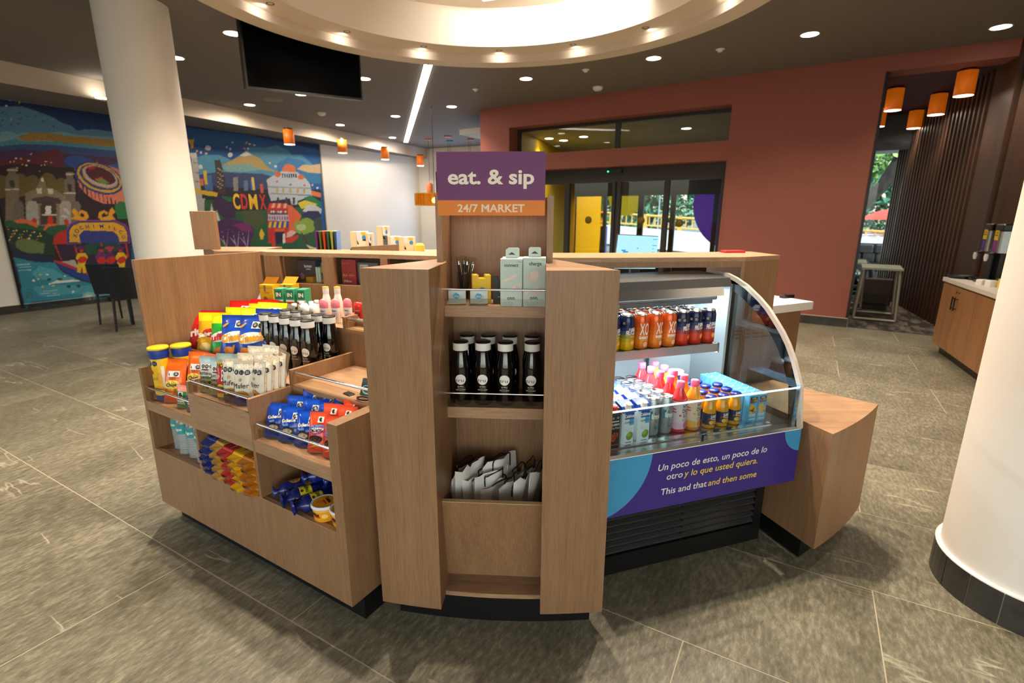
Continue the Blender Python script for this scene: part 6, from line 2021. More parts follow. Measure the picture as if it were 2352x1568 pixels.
# ================================================================ MURAL (flat print on the wall, colours per grid vertex)
MURAL = """
5f93b4 17,299 34,303 49,305 62,302 76,298 86,294 93,289 105,286 112,279 123,283 139,285 156,284 191,286 189,272 8,251
7fb0c4 11,264 27,268 37,265 46,269 53,267 93,276 107,273 138,274 190,279 188,266 8,247
35618c 26,293 25,292 24,292 22,291 22,292 22,293 24,293 25,294
35618c 30,292 30,291 28,290 27,290 26,290 27,291 28,292 30,292
35618c 45,296 45,295 43,295 42,294 41,295 42,296 43,296 45,297
35618c 55,292 55,292 53,291 52,290 51,291 52,292 53,293 55,293
35618c 25,283 24,282 23,281 21,281 21,281 22,282 23,283 24,283
35618c 33,278 33,277 31,277 30,276 29,277 30,278 31,279 33,279
35618c 42,281 41,280 40,279 38,279 38,280 38,280 40,281 41,282
35618c 46,288 45,287 43,286 42,286 41,287 42,288 43,288 45,289
35618c 65,295 64,294 63,293 61,293 61,293 61,294 63,295 64,295
35618c 72,288 72,287 70,286 68,286 68,287 68,288 70,288 72,289
35618c 85,283 84,282 82,281 81,281 80,282 81,283 82,283 84,284
35618c 21,275 21,274 19,273 18,273 17,273 18,274 19,275 21,275
b08b3e 35,262 54,269 71,271 100,270 132,271 163,271 189,272 187,259 152,260 119,260 88,260 65,259 43,256
4f93ab 8,249 32,257 41,256 65,258 93,260 130,260 163,259 187,259 185,251 7,240
2f4f86 7,244 40,251 78,254 118,254 186,253 183,238 5,229
4a2a58 6,236 38,244 75,242 184,243 180,219 1,207
6a2038 66,244 81,249 88,242 85,225 71,214 1,207 3,223 46,233
2a1320 2,217 44,224 84,220 103,226 181,226 148,17 -30,39
f4f0e4 22,224 21,223 21,223 20,223 20,224 20,225 21,225 22,225
e8b23a 26,225 26,224 25,224 24,224 24,225 25,226 26,226 26,226
f4f0e4 29,230 29,229 28,229 27,229 27,230 27,231 28,231 29,231
e8b23a 35,230 35,229 34,229 33,229 33,230 33,231 34,231 35,231
f4f0e4 44,228 43,227 42,226 41,227 41,228 42,229 43,229 43,229
e8b23a 36,222 35,221 34,220 33,221 33,221 34,222 35,223 35,222
f4f0e4 40,221 40,220 39,219 38,220 38,221 38,222 39,222 40,222
e8b23a 58,222 57,221 56,221 56,221 55,222 56,223 57,223 58,223
f4f0e4 65,228 64,227 63,227 62,227 62,228 63,229 64,229 64,229
e8b23a 71,227 70,226 69,226 68,226 68,227 69,228 70,228 71,228
f4f0e4 62,223 62,222 61,222 60,222 60,223 60,224 61,224 62,224
e8b23a 28,216 28,215 27,215 26,215 26,216 26,217 27,217 28,217
f4f0e4 54,213 54,212 53,212 52,212 52,213 53,214 53,215 54,214
e8b23a 49,238 48,237 47,236 46,237 46,238 47,239 48,239 48,239
f4f0e4 37,312 37,311 36,311 35,311 35,312 35,313 36,313 37,313
e8b23a 48,311 47,310 46,309 46,310 46,310 46,311 47,312 48,312
f4f0e4 32,303 31,302 30,302 30,302 29,303 30,304 31,304 32,304
e8b23a 35,286 34,285 33,284 32,284 32,285 33,286 34,287 34,286
f4f0e4 29,314 29,314 28,313 27,313 27,314 28,315 29,315 29,315
2d53a6 128,228 125,225 121,222 114,220 107,220 100,220 94,222 89,225 87,228 87,232 89,235 93,238 99,240 106,241 113,240 120,238 125,236 127,232
2a5fae 170,225 169,222 166,220 162,218 156,217 151,216 146,217 143,218 141,220 140,223 141,226 144,228 149,230 154,231 159,232 164,231 168,230 170,228
6b5a26 16,188 14,183 11,177 7,174 3,172 -1,171 -5,173 -7,177 -8,182 -8,187 -6,193 -3,198 0,202 5,204 9,204 13,203 15,199 16,194
6b5a26 36,192 35,186 32,180 28,176 24,174 21,174 17,176 15,180 14,185 15,191 16,196 19,202 23,206 27,208 30,208 34,206 36,203 37,198
6b5a26 51,188 49,181 46,175 42,170 38,168 34,168 31,170 29,174 28,180 28,187 30,193 33,199 37,204 41,206 45,207 48,205 50,200 51,194
6b5a26 72,192 70,185 66,179 62,174 58,172 53,172 50,174 47,178 46,184 47,191 48,198 52,204 56,208 60,211 65,211 68,209 71,205 72,199
6b5a26 86,188 85,182 82,177 79,173 75,171 71,171 68,173 66,176 66,181 66,187 68,193 70,198 73,202 77,204 81,204 84,202 86,199 87,194
7d705c 12,203 15,206 17,215 26,216 24,207 27,204 10,106 -6,107
c9bda6 15,213 27,214 27,211 15,211
3c3428 15,197 21,198 19,187 14,187
d2c6ae 8,185 24,186 24,184 7,183
7a6e64 82,201 85,205 87,214 96,215 94,205 96,202 80,103 64,104
c9bda6 85,212 97,213 96,210 85,209
3c3428 85,195 90,195 89,184 84,184
d2c6ae 78,182 94,183 93,180 77,180
8a7a62 30,179 44,187 54,204 56,204 57,189 66,187 79,177 68,103 18,106
e8e2d4 53,203 56,204 56,198 52,198
d8cdb8 44,187 51,188 50,179 44,179
d8cdb8 58,187 65,187 64,179 58,179
4a3a3e 37,172 54,176 71,173 72,165 35,164
6f665c 13,161 17,167 24,168 25,161 21,133 8,133
a9a8a4 28,161 32,168 41,168 42,161 38,133 23,133
4a3432 45,161 50,168 62,168 65,162 60,133 40,133
a8a29a 69,162 74,169 83,169 85,162 80,132 64,133
75695e 84,162 88,169 95,169 97,162 92,132 79,132
e0ddd6 51,161 58,161 56,149 49,149
d0ccc4 45,149 63,149 62,146 44,146
d0301e 30,133 31,140 34,143 37,140 35,133
d0301e 49,133 51,144 55,146 57,144 56,133
d0301e 70,132 71,139 74,142 76,139 76,132
1f5a34 -9,136 5,140 23,135 44,130 73,132 74,111 49,98 17,100 -13,114
e06a3a 8,138 20,142 30,138 38,132 35,128 23,135 13,135
e06a3a 42,125 48,133 60,134 60,131 50,129 44,123
16382a -2,130 42,123 56,112 49,84 5,90 -3,114
e07a3a 1,130 1,129 0,129 0,129 0,130 0,131 1,130
f0e8d8 8,124 7,123 6,123 6,123 6,124 7,125 8,124
e8c63a 14,118 14,117 13,117 12,117 12,118 13,119 14,118
e07a3a 21,111 20,111 19,110 19,111 19,112 20,112 21,112
f0e8d8 27,105 27,104 26,104 25,105 26,106 26,106 27,106
e8c63a 38,119 37,118 36,118 36,119 36,120 37,120 38,120
e07a3a 6,119 5,118 4,118 3,119 4,120 4,120 5,120
f0e8d8 12,113 11,112 10,112 10,113 10,114 11,114 12,114
e8c63a 18,107 18,106 17,106 16,107 17,108 17,108 18,108
e07a3a 29,121 28,120 27,120 27,120 27,121 28,122 28,122
f0e8d8 35,115 35,114 34,114 33,114 33,115 34,116 35,115
e8c63a 3,115 3,114 2,114 1,115 1,115 2,116 3,116
e07a3a 10,109 9,108 8,108 8,108 8,109 9,110 9,110
f0e8d8 20,123 19,122 18,122 18,122 18,123 19,124 19,123
e8c63a 26,116 26,116 25,115 24,116 24,117 25,118 26,117
e07a3a 33,110 32,109 31,109 31,110 31,111 32,111 33,111
f0e8d8 1,111 0,110 -1,110 -1,110 -1,111 0,112 1,111
e8c63a 11,124 10,123 9,123 9,124 9,125 10,125 11,125
e07a3a 17,118 17,117 16,117 15,118 15,119 16,119 17,119
f0e8d8 24,112 23,111 22,111 22,112 22,113 23,113 24,113
e8c63a 31,106 30,105 29,105 28,105 29,106 29,107 30,107
e07a3a 2,126 2,125 1,125 0,125 0,126 1,127 2,127
f0e8d8 8,120 8,119 7,119 6,119 7,120 7,121 8,121
e8c63a 15,114 14,113 13,113 13,113 13,114 14,115 15,115
e07a3a 21,108 21,107 20,107 19,107 20,108 20,109 21,108
f0e8d8 32,121 31,121 30,120 30,121 30,122 31,123 31,122
e8c63a 39,115 38,114 37,114 36,115 37,116 37,116 38,116
e07a3a 6,116 6,115 5,115 4,115 4,116 5,117 6,116
f0e8d8 13,109 12,109 11,108 11,109 11,110 12,110 12,110
e8c63a 23,123 22,122 21,122 21,123 21,124 22,124 22,124
6a7a4a 5,107 13,112 27,110 40,103 36,88 15,90 5,99
16284a -2,106 5,94 27,87 51,80 47,73 13,77 0,85
2a8aa4 -1,85 25,75 49,73 76,51 103,38 209,10 204,-22 -1,1 0,68
4fa6ba 16,59 28,69 43,63 59,49 75,44 51,41 21,50
4aa0b4 14,37 34,39 64,34 104,29 121,13 47,21 19,22
27567e -2,1 7,14 30,15 52,10 67,-1 50,-3 1,0
1a3f66 -4,85 -2,77 1,68 1,49 -2,2 -1,0 0,22 -1,49
c4d8cc 89,11 89,9 87,8 85,7 83,6 81,6 80,7 78,9 77,11 77,12 78,14 79,16 81,17 83,17 85,17 87,16 88,14 89,13
8fc0bc 93,10 92,7 90,5 87,3 84,3 80,3 77,5 75,7 74,10 74,13 75,16 77,18 80,20 83,21 86,20 90,19 92,16 93,13
cfdccc 89,11 88,9 87,8 85,7 83,7 82,7 80,8 79,9 78,11 78,12 79,14 80,15 81,16 83,16 85,16 87,15 88,14 89,13
e8eef0 33,40 45,44 63,43 77,42 85,45 92,39 83,43 74,40 62,40 45,40 34,39
2a4638 39,47 38,45 36,45 35,45 33,46 33,47 34,48 35,49 37,49 38,48
2a4638 52,46 52,45 50,44 48,44 47,45 46,46 47,48 49,48 51,48 52,47
2a4638 62,33 61,31 59,31 57,31 56,32 56,33 57,35 58,35 60,35 61,34
2a4638 75,32 74,30 72,30 71,30 69,31 69,32 70,34 71,34 73,34 75,33
e8d24a 28,55 28,55 26,54 25,55 25,56 26,57 27,57 28,56
e8eef0 37,55 36,54 35,53 34,54 33,55 34,56 35,56 36,56
e8d24a 24,49 24,48 23,48 22,48 21,49 22,50 23,50 24,50
e8eef0 18,47 18,46 16,46 15,47 15,48 16,49 17,49 18,48
e8d24a 41,36 41,35 39,35 38,36 38,37 39,38 40,38 41,37
e8eef0 65,23 64,22 63,22 62,22 61,24 62,25 63,25 65,24
e8d24a 27,36 26,35 25,35 24,35 24,36 25,37 26,37 27,37
e8eef0 59,50 58,49 57,48 56,49 55,50 56,51 57,51 58,51
9cc8cc 2,74 17,74 17,72 1,72
9cc8cc 3,70 18,70 18,68 2,69
9cc8cc 1,65 17,65 17,63 1,64
a8ccd0 23,30 43,29 43,28 23,29
a8ccd0 22,26 42,25 42,24 22,25
a8ccd0 26,22 46,21 46,20 26,21
4a6a4e 0,22 3,45 0,22
4a6a4e 2,21 4,37 2,21
4a6a4e 3,21 7,41 4,21
4a6a4e 5,21 7,33 6,21
4a6a4e 7,21 10,37 8,21
4a6a4e 9,20 13,40 10,20
4a6a4e 11,20 14,33 11,20
4a6a4e 13,20 16,36 13,20
4a6a4e 15,20 19,40 15,20
c0291c 50,101 53,112 60,120 72,124 68,101
2c1a38 54,101 159,99 154,44 105,47 75,62 56,76
1d6a3c 91,116 106,117 110,110 105,101 89,102
1a4a36 92,100 143,107 144,87 91,81
bfb2a4 56,74 74,75 77,65 75,59
1e3f8c 47,74 77,56 102,41 106,33 97,31 66,50 52,62
12204c 49,67 66,50 97,31 106,33 100,30 75,41 56,56
c0322e 47,77 56,74 104,44 103,40 77,56 47,74
c8302c 52,100 54,100 57,76 56,76
c8302c 77,100 79,99 80,82 78,82
c8302c 151,101 153,100 153,74 150,74
c8302c 113,107 115,107 117,95 115,95
8a3a8a 67,101 71,124 78,134 91,139 142,139 157,131 162,119 159,98 139,98 140,110 133,117 95,120 89,113 88,100
2c3a8a 69,102 72,123 79,132 91,137 141,137 155,129 160,118 157,99
e9ae1e 72,104 75,122 81,130 92,135 140,135 153,128 157,117 155,101 143,102 142,113 135,120 94,122 87,115 87,103
e8a41c 80,141 86,146 83,152 88,159 91,153 92,146 97,143 100,146 97,151 93,147 92,151 97,155 104,152 105,143 99,138 89,139
c9c2d0 79,144 71,147 67,145 73,143
c9c2d0 80,146 73,155 73,158 79,156
e8a41c 143,140 139,146 145,152 141,160 136,154 133,146 125,143 123,146 128,151 131,147 134,151 129,155 121,152 118,143 122,138 132,138
c9c2d0 145,143 157,147 160,145 152,143
c9c2d0 146,146 157,155 158,159 150,157
e8c21c 76,79 81,86 90,86 93,78 88,70 86,52 82,52 82,64 78,53 74,55 78,72
c8321e 89,90 88,89 87,88 87,87 86,87 85,87 84,87 83,88 83,89 83,91 83,92 84,93 85,93 86,94 87,94 88,93 88,93 89,91
5a2a6a 93,94 92,93 91,92 89,92 87,91 84,92 82,92 81,93 80,93 79,94 80,95 81,96 83,96 85,97 88,97 90,96 91,95 92,95
cf2a1c 91,77 91,74 89,72 87,70 84,69 81,69 79,70 78,72 78,75 80,77 82,79 85,80 88,80 90,79
6a2a7a 103,77 108,85 117,85 121,76 116,67 114,49 109,50 110,62 105,50 101,52 105,70
c8321e 116,89 116,87 115,86 114,86 113,85 112,85 111,86 110,87 110,88 110,89 110,90 111,91 112,92 113,92 114,92 115,92 116,91 116,90
22204a 120,92 120,91 118,91 116,90 114,90 112,90 109,90 108,91 107,92 106,93 107,94 108,95 110,95 113,95 115,95 117,95 119,94 120,93
cf2a1c 119,75 119,72 117,69 114,67 111,66 108,67 106,68 105,70 105,73 107,75 110,77 113,78 116,78 118,77
5a2468 116,77 121,84 130,84 134,75 129,66 127,48 122,48 122,61 118,49 114,51 118,69
c8321e 129,88 129,87 128,86 127,85 126,84 125,85 124,85 123,86 123,87 123,88 123,89 124,91 125,91 126,92 127,92 128,91 129,90 129,89
c02a6a 133,91 133,91 131,90 129,89 127,89 125,89 122,90 120,90 119,91 119,92 120,93 121,94 123,94 125,95 128,94 130,94 132,93 133,92
cf2a1c 132,74 132,71 130,68 127,66 124,65 121,66 119,67 118,69 118,72 120,74 122,76 126,77 129,77 131,76
e8c21c 132,75 137,83 146,83 150,74 145,65 143,46 138,47 138,59 134,47 130,49 134,68
c8321e 145,87 145,86 144,85 143,84 142,83 141,84 140,84 139,85 139,86 139,87 139,89 140,90 141,90 142,91 143,91 144,90 145,89 145,88
5a2a6a 150,91 149,90 148,89 145,88 143,88 140,88 138,89 136,90 135,90 135,91 135,92 137,93 139,94 141,94 144,94 146,93 148,92 149,92
cf2a1c 148,73 148,70 146,67 143,65 140,64 137,64 135,66 133,68 134,70 136,73 138,75 142,76 145,76 147,75
e8856e 98,219 99,204 101,191 108,180 115,173 130,166 155,165 172,169 179,213 158,225 131,233 110,229
3a2030 99,198 101,198 100,182 98,184
3a2030 104,196 106,195 105,180 103,181
3a2030 109,193 111,192 110,178 108,179
3a2030 114,190 116,190 115,175 114,176
3a2030 120,187 121,187 120,173 119,174
3a2030 125,185 126,184 126,170 124,171
3a2030 130,182 132,181 131,167 130,169
3a2030 136,179 137,178 137,165 135,166
3a2030 141,176 143,175 142,162 141,163
3a2030 147,173 148,172 148,160 146,161
3a2030 152,170 154,169 153,157 152,158
3a2030 158,167 159,166 159,154 158,155
2d3f86 162,193 159,188 154,185 148,182 141,181 133,181 125,182 118,185 112,188 106,193 102,198 99,204 97,210 98,215 99,220 102,225 107,229 113,231 119,233 127,233 134,232 141,230 148,227 154,222 159,217 163,211 164,205 164,199
e0b23a 160,195 157,191 152,188 147,185 140,184 134,184 127,186 120,188 114,191 109,195 105,200 102,205 101,210 101,215 103,220 105,224 110,227 115,230 121,231 127,231 134,230 141,228 147,225 153,221 157,216 160,211 162,205 162,200
3a3f7c 158,197 155,193 151,191 146,189 140,188 134,188 128,189 122,191 116,194 112,198 108,202 106,207 104,211 104,215 106,219 108,223 112,226 116,228 122,229 128,229 134,228 140,226 146,223 151,220 155,215 157,211 159,206 159,201
d8a43a 156,200 154,196 150,194 146,192 140,191 135,192 129,193 124,195 119,197 115,201 111,204 109,208 108,212 108,216 109,220 111,223 114,225 119,227 123,228 129,228 134,227 140,225 145,223 149,219 153,216 156,212 157,207 157,203
c8b8c0 155,200 153,198 150,195 145,194 141,193 136,193 130,195 125,196 120,199 116,202 113,205 111,209 110,213 109,216 110,219 113,222 116,224 119,226 124,227 129,227 134,226 139,224 144,222 149,219 152,215 155,211 156,208 156,204
5a1c2c 153,203 151,201 148,199 145,198 140,197 136,198 131,199 127,200 123,202 119,205 116,208 114,211 113,214 113,217 113,220 115,222 118,224 121,225 125,226 130,226 134,225 139,224 143,221 147,219 150,216 152,213 153,209 154,206
7a9a3a 124,204 134,208 144,200 135,197
c8321e 116,224 126,227 128,223 119,220
d8422a 124,206 135,210 135,208 125,204
1f7a44 145,163 156,171 172,166 168,140 146,140
1f5fa0 218,308 415,310 597,298 593,257 411,278 214,278
4a90b4 287,251 312,261 344,264 369,256 399,276 412,287 445,288 477,297 503,290 513,280 540,283 570,263 592,249 590,232 281,215
2f76aa 472,258 501,273 538,271 569,255 592,249 589,220 472,225
d0b48a 524,250 542,261 567,262 594,267 591,245 558,244
e0e4dc 386,266 403,277 418,269 405,266
b49a5a 345,244 381,263 418,271 434,264 449,248 470,240 435,242 403,252 368,247
7aa6a8 345,242 368,247 403,252 435,242 393,235 354,233
33426e 291,222 336,231 434,234 477,226 474,203 287,195
241a2c 201,198 314,203 430,201 587,207 570,50 182,76
d8d2dc 328,276 327,273 325,271 322,270 319,271 317,272 316,274 318,277 320,279 323,280 326,279 328,278
d8d2dc 372,267 371,265 369,263 366,262 363,262 361,264 361,266 362,268 364,270 367,271 370,271 372,269
d8d2dc 307,239 306,236 304,235 302,234 300,234 299,236 298,238 299,240 301,242 303,243 305,242 306,241
e8c46a 302,268 301,266 299,265 298,266 298,268 300,269 302,269
e4e0e8 309,265 308,263 306,263 305,264 305,266 307,267 309,267
e8c46a 320,264 319,263 317,262 315,263 315,265 317,266 319,266
e4e0e8 363,281 362,279 360,278 359,279 359,281 361,282 363,282
e8c46a 377,291 376,290 374,289 372,290 373,292 374,293 376,293
e4e0e8 371,278 369,276 367,276 366,276 366,278 368,280 370,279
e8c46a 408,294 406,292 404,292 403,292 403,294 405,296 407,296
e4e0e8 415,292 414,290 412,290 410,291 410,293 412,294 415,294
e8c46a 402,282 401,280 399,280 397,281 397,282 399,284 401,284
e4e0e8 410,283 409,281 407,280 405,281 405,283 407,285 409,284
e8c46a 425,291 424,289 422,289 420,290 420,292 422,293 425,293
e4e0e8 293,246 292,244 290,244 289,244 289,246 291,247 292,247
e8c46a 458,258 457,256 454,256 453,257 453,259 455,260 457,260
e4e0e8 472,252 470,250 468,249 466,250 466,252 468,254 471,254
e8c46a 567,217 565,215 562,214 560,215 561,217 563,219 566,218
e4e0e8 581,211 579,209 576,208 574,210 574,212 577,213 579,213
3a3230 332,253 344,255 349,219 346,189 330,188
a89a84 335,238 340,239 340,237 335,236
a89a84 339,236 343,236 344,235 339,234
a89a84 343,233 347,234 347,232 343,231
a89a84 334,229 338,230 339,228 334,228
a89a84 338,227 342,227 342,226 338,225
a89a84 341,224 346,225 346,223 341,222
a89a84 333,221 337,221 337,220 333,219
a89a84 336,218 341,219 341,217 337,216
a89a84 340,215 344,216 345,214 340,214
a89a84 332,212 336,212 336,211 332,210
a89a84 335,209 340,210 340,208 335,207
a89a84 339,206 343,207 343,205 339,205
a89a84 330,203 335,204 335,202 330,201
a89a84 334,200 338,201 339,199 334,199
3f6aa0 305,223 322,224 321,195 306,194
e0b23a 307,231 313,232 312,206 307,206
8a8a86 366,222 377,224 374,195 364,195
5a7a9a 389,217 398,219 397,198 387,196
e0c46a 407,225 413,225 413,199 406,199
3a6ab0 404,218 407,219 407,199 403,199
d8543a 425,212 432,212 432,194 426,193
e06a3a 280,215 305,216 304,203 280,203
b8b4ae 287,262 299,263 297,206 298,175 284,175
cfcac2 285,262 299,264 298,255 287,253
b9b9b8 281,175 302,179 309,167 310,153 279,153
6a665f 289,246 301,245 300,244 289,245
6a665f 288,228 299,227 299,225 288,227
6a665f 287,212 298,210 298,209 287,210
6a665f 286,195 297,193 297,192 286,194
e0ac1e 283,289 287,287 290,286 298,289 296,283 294,272 289,270 289,280 285,282
d8b41e 281,198 302,194 318,193 330,190 327,183 311,184 281,190
1f6a44 337,185 359,182 358,173 341,175
1f5a3a 301,176 335,176 355,155 441,158 526,165 584,178 571,58 287,76
3a2148 315,172 333,185 350,173 364,163 361,141 338,139 321,155
4a1f5a 314,131 342,141 368,135 395,128 399,109 385,81 337,80 314,103
7a2a6a 351,128 391,132 397,111 373,113
4a5530 372,154 420,158 430,133 406,116 379,132
1f7a4a 313,145 325,153 330,141 322,131 314,132
d8dcd8 323,157 327,136 317,136
d8dcd8 314,169 316,153 309,153
b8b4b8 331,77 327,118 333,76
a8a4b0 331,77 342,120 333,76
a0a0a8 330,87 320,104 332,91
b8b4b8 354,75 350,118 356,75
a8a4b0 354,75 366,119 357,75
a0a0a8 353,86 342,103 355,90
b8b4b8 376,74 371,117 378,74
a8a4b0 376,74 388,119 379,74
a0a0a8 375,85 363,103 376,89
d0c8b4 344,76 372,77 398,79 395,73
2a4a80 310,78 344,74 343,65 309,67
b9c2cc 443,222 453,228 464,233 481,241 525,242 546,230 557,218 559,192 518,179 515,170 500,170 497,184 448,177 444,194
8f9aa8 444,209 559,210 559,207 443,206
7f8a9a 450,194 557,194 557,191 450,192
d8703a 521,247 519,242 516,238 510,234 504,232 497,232 491,233 487,236 484,240 484,244 485,249 489,253 494,257 500,259 507,259 513,258 518,255 521,252
b9c2cc 481,242 526,243 524,228 479,226
d06a30 481,236 480,234 478,232 476,230 473,229 470,229 467,230 465,231 464,233 464,234 464,236 466,238 469,240 471,241 474,241 477,240 479,239 481,237
d06a30 542,233 541,231 540,229 537,228 534,227 530,227 528,227 525,229 524,230 524,232 524,234 526,236 529,238 532,239 535,239 538,238 540,237 542,235
2f3442 483,238 486,238 485,229 482,229
2f3442 489,238 492,238 491,229 488,229
2f3442 495,238 498,239 497,230 494,230
2f3442 501,239 504,239 503,230 499,230
2f3442 506,239 510,239 509,230 505,230
2f3442 512,239 516,240 515,231 511,231
2f3442 518,240 522,240 521,231 517,231
b8a466 464,206 470,206 469,195 463,195
b8a466 479,207 485,207 484,195 478,195
b8a466 498,208 504,208 503,196 497,196
b8a466 518,208 525,209 523,197 517,196
b8a466 536,209 542,209 541,197 535,197
3a3444 463,185 469,185 467,171 462,171
3a3444 485,186 491,186 489,171 483,171
3a3444 505,186 511,186 509,171 503,171
d8503a 471,220 471,219 470,218 469,218 468,217 467,217 466,218 465,218 465,219 465,219 465,220 466,221 467,221 468,222 469,222 470,222 471,221 471,221
d8503a 544,215 544,214 543,214 542,213 541,213 540,213 539,213 538,213 537,214 537,215 537,216 538,216 539,217 540,217 541,217 543,217 543,217 544,216
6a7486 506,215 506,214 505,213 504,212 503,212 502,212 501,212 500,213 499,213 499,214 500,215 500,216 501,217 502,217 503,217 505,217 505,216 506,216
1f7a4a 536,187 557,192 584,178 583,165 547,171
d8c83a 517,174 538,181 573,173 551,165 526,161
e07a3a 558,204 586,199 585,188 559,192
c9ccd2 528,156 542,169 565,171 585,161 581,150 545,152
2a2350 521,146 545,157 574,157 583,144 548,134
e0683a 488,170 500,168 524,146 505,112 482,96
c82a22 437,160 448,173 489,172 487,118 481,90 430,85
d83a2a 444,173 451,172 447,162 439,162
f0b08a 452,173 459,173 454,162 446,162
d83a2a 459,173 466,173 462,162 454,162
f0b08a 466,173 473,173 470,162 461,162
d83a2a 473,173 480,173 478,162 469,162
f0b08a 481,173 488,173 485,162 477,162
2a3f7c 441,158 487,158 486,149 440,149
f0c83a 448,154 447,152 445,151 443,152 443,154 444,156 446,157 448,156
e8e4dc 454,154 453,152 451,151 449,152 449,154 450,156 452,157 454,156
d8422a 460,154 459,152 457,151 455,152 455,154 456,156 458,157 460,156
f0c83a 466,154 465,152 463,151 461,152 461,154 462,156 464,157 466,156
e8e4dc 473,154 472,152 469,151 467,152 467,154 468,156 470,157 472,156
d8422a 479,154 478,152 476,151 474,152 473,154 474,156 476,157 478,156
f0c83a 485,154 484,152 482,151 480,152 479,154 480,156 483,157 485,156
b8bccc 437,148 488,147 489,133 436,135
3a62a8 439,144 442,144 442,137 439,137
c8483a 445,144 448,144 448,137 445,137
3a62a8 451,144 454,144 455,137 451,137
c8483a 457,144 461,144 461,137 458,137
3a62a8 464,144 467,144 467,136 464,137
c8483a 470,144 474,144 474,136 470,136
3a62a8 477,144 480,144 480,136 477,136
c8483a 483,144 487,144 487,136 483,136
f0c01e 439,133 445,133 440,119 434,120
2a4f9c 445,133 451,133 446,119 440,120
f0c01e 451,133 457,133 452,119 446,120
2a4f9c 457,133 464,133 459,119 452,119
f0c01e 464,133 470,133 465,119 459,119
2a4f9c 470,133 476,132 472,119 465,119
f0c01e 476,132 482,132 478,119 472,119
2a4f9c 482,132 489,132 485,118 478,119
e06a2a 450,116 475,116 473,111 450,111
1c1a3a 449,109 474,110 471,85 448,82
d8342a 439,100 448,102 447,78 438,78
e8e4dc 469,105 475,106 473,85 466,83
d8301e 474,93 494,98 511,101 508,93 490,84 476,84
e8b8a8 481,108 493,113 507,108 491,98 477,96
8aa83a 537,121 536,117 532,114 527,111 520,110 514,110 508,111 504,114 501,118 500,122 502,126 505,130 511,132 517,134 523,134 529,132 534,129 537,126
8aa83a 557,127 556,123 552,119 546,117 539,115 532,115 526,117 521,120 518,124 517,128 519,132 522,136 528,138 535,140 542,140 548,138 553,135 557,132
8aa83a 559,115 557,111 555,109 551,107 547,106 542,106 538,107 535,109 533,112 533,115 534,118 536,121 540,123 544,124 549,124 553,123 556,121 558,118
8aa83a 545,111 543,108 540,105 534,103 527,102 520,102 514,104 509,106 506,109 505,112 507,115 510,118 516,120 522,121 529,120 536,119 541,117 544,114
bcc88a 534,118 533,116 531,113 527,112 522,111 517,111 513,112 510,114 508,116 507,119 508,122 511,124 515,125 519,126 524,126 528,125 532,123 534,121
5a2a1c 517,107 521,106 532,88 536,80 529,80 523,93
5a2a1c 546,100 549,98 533,92 532,94
e8c01e 417,118 423,106 418,95 412,95 410,107
e0d0a8 529,78 551,70 575,67 574,60 538,68
3f4a44 558,136 583,140 581,101 561,115
""".strip().split('\n')
MX0, MX1, MZ0, MZ1 = -.02, 5.92, .06, 3.115
NXm, NZm = 520, 268
gx = np.linspace(MX0, MX1, NXm); gz = np.linspace(MZ0, MZ1, NZm)
XX, ZZ = np.meshgrid(gx, gz)
def lina(h): return np.array(lin(h)[:3])
top_, low_ = lina('0b2d5e'), lina('0d5aa0')
f_ = np.clip((3.1-ZZ)/.7, 0, 1)[..., None]
IMG = top_*(1-f_)+low_*f_
for ln_ in MURAL:
    a = ln_.split(); P = np.array([[float(v)/100 for v in q.split(',')] for q in a[1:]])
    i0, i1 = np.searchsorted(gx, P[:, 0].min()), np.searchsorted(gx, P[:, 0].max())
    j0, j1 = np.searchsorted(gz, P[:, 1].min()), np.searchsorted(gz, P[:, 1].max())
    if i1 <= i0 or j1 <= j0: continue
    x = XX[j0:j1, i0:i1]; z = ZZ[j0:j1, i0:i1]
    ins = np.zeros(x.shape, bool)
    for k in range(len(P)):
        xa, za = P[k]; xb, zb = P[k-1]
        c = (za > z) != (zb > z)
        if za != zb:
            ins ^= c & (x < (xb-xa)*(z-za)/(zb-za)+xa)
    IMG[j0:j1, i0:i1][ins] = lina(a[0])
rs_ = np.random.RandomState(4)
IMG = np.clip(.8*IMG*(1+.10*rs_.randn(NZm, NXm, 1)), 0, 1)
me = bpy.data.meshes.new('mural')
verts = np.c_[XX.ravel(), np.zeros(XX.size), ZZ.ravel()]
ii = (np.arange(NZm-1)[:, None]*NXm+np.arange(NXm-1)[None, :]).ravel()
fc = np.c_[ii, ii+1, ii+NXm+1, ii+NXm]
me.vertices.add(len(verts)); me.vertices.foreach_set('co', verts.ravel())
me.loops.add(fc.size); me.loops.foreach_set('vertex_index', fc.ravel())
me.polygons.add(len(fc)); me.polygons.foreach_set('loop_start', np.arange(0, fc.size, 4)); me.polygons.foreach_set('loop_total', np.full(len(fc), 4))
ca_ = me.color_attributes.new('print', 'FLOAT_COLOR', 'POINT')
ca_.data.foreach_set('color', np.c_[IMG.reshape(-1, 3), np.ones(XX.size)].ravel())
me.update()
mm_, n_, b_ = nodemat('mural_print')
at = n_.nodes.new('ShaderNodeAttribute'); at.attribute_name = 'print'
n_.links.new(at.outputs['Color'], b_.inputs['Base Color']); b_.inputs['Roughness'].default_value = .6
me.materials.append(mm_)
mu = link('mural', me, None, (MF.o[0], MF.o[1], 0), MF.a)
tag(mu, 'colourful painted city mural covering the left wall', 'mural')
mu.location = MF.pt(0, .008)+()
def mtext(s, h, hexc, x, z, rot=0, bold=.04, width=None):
    MB().text(s, h, C(hexc, .6), onY(0), x, z, bold=bold, rot=rot, width=width, d=.002).build('lettering', mu)
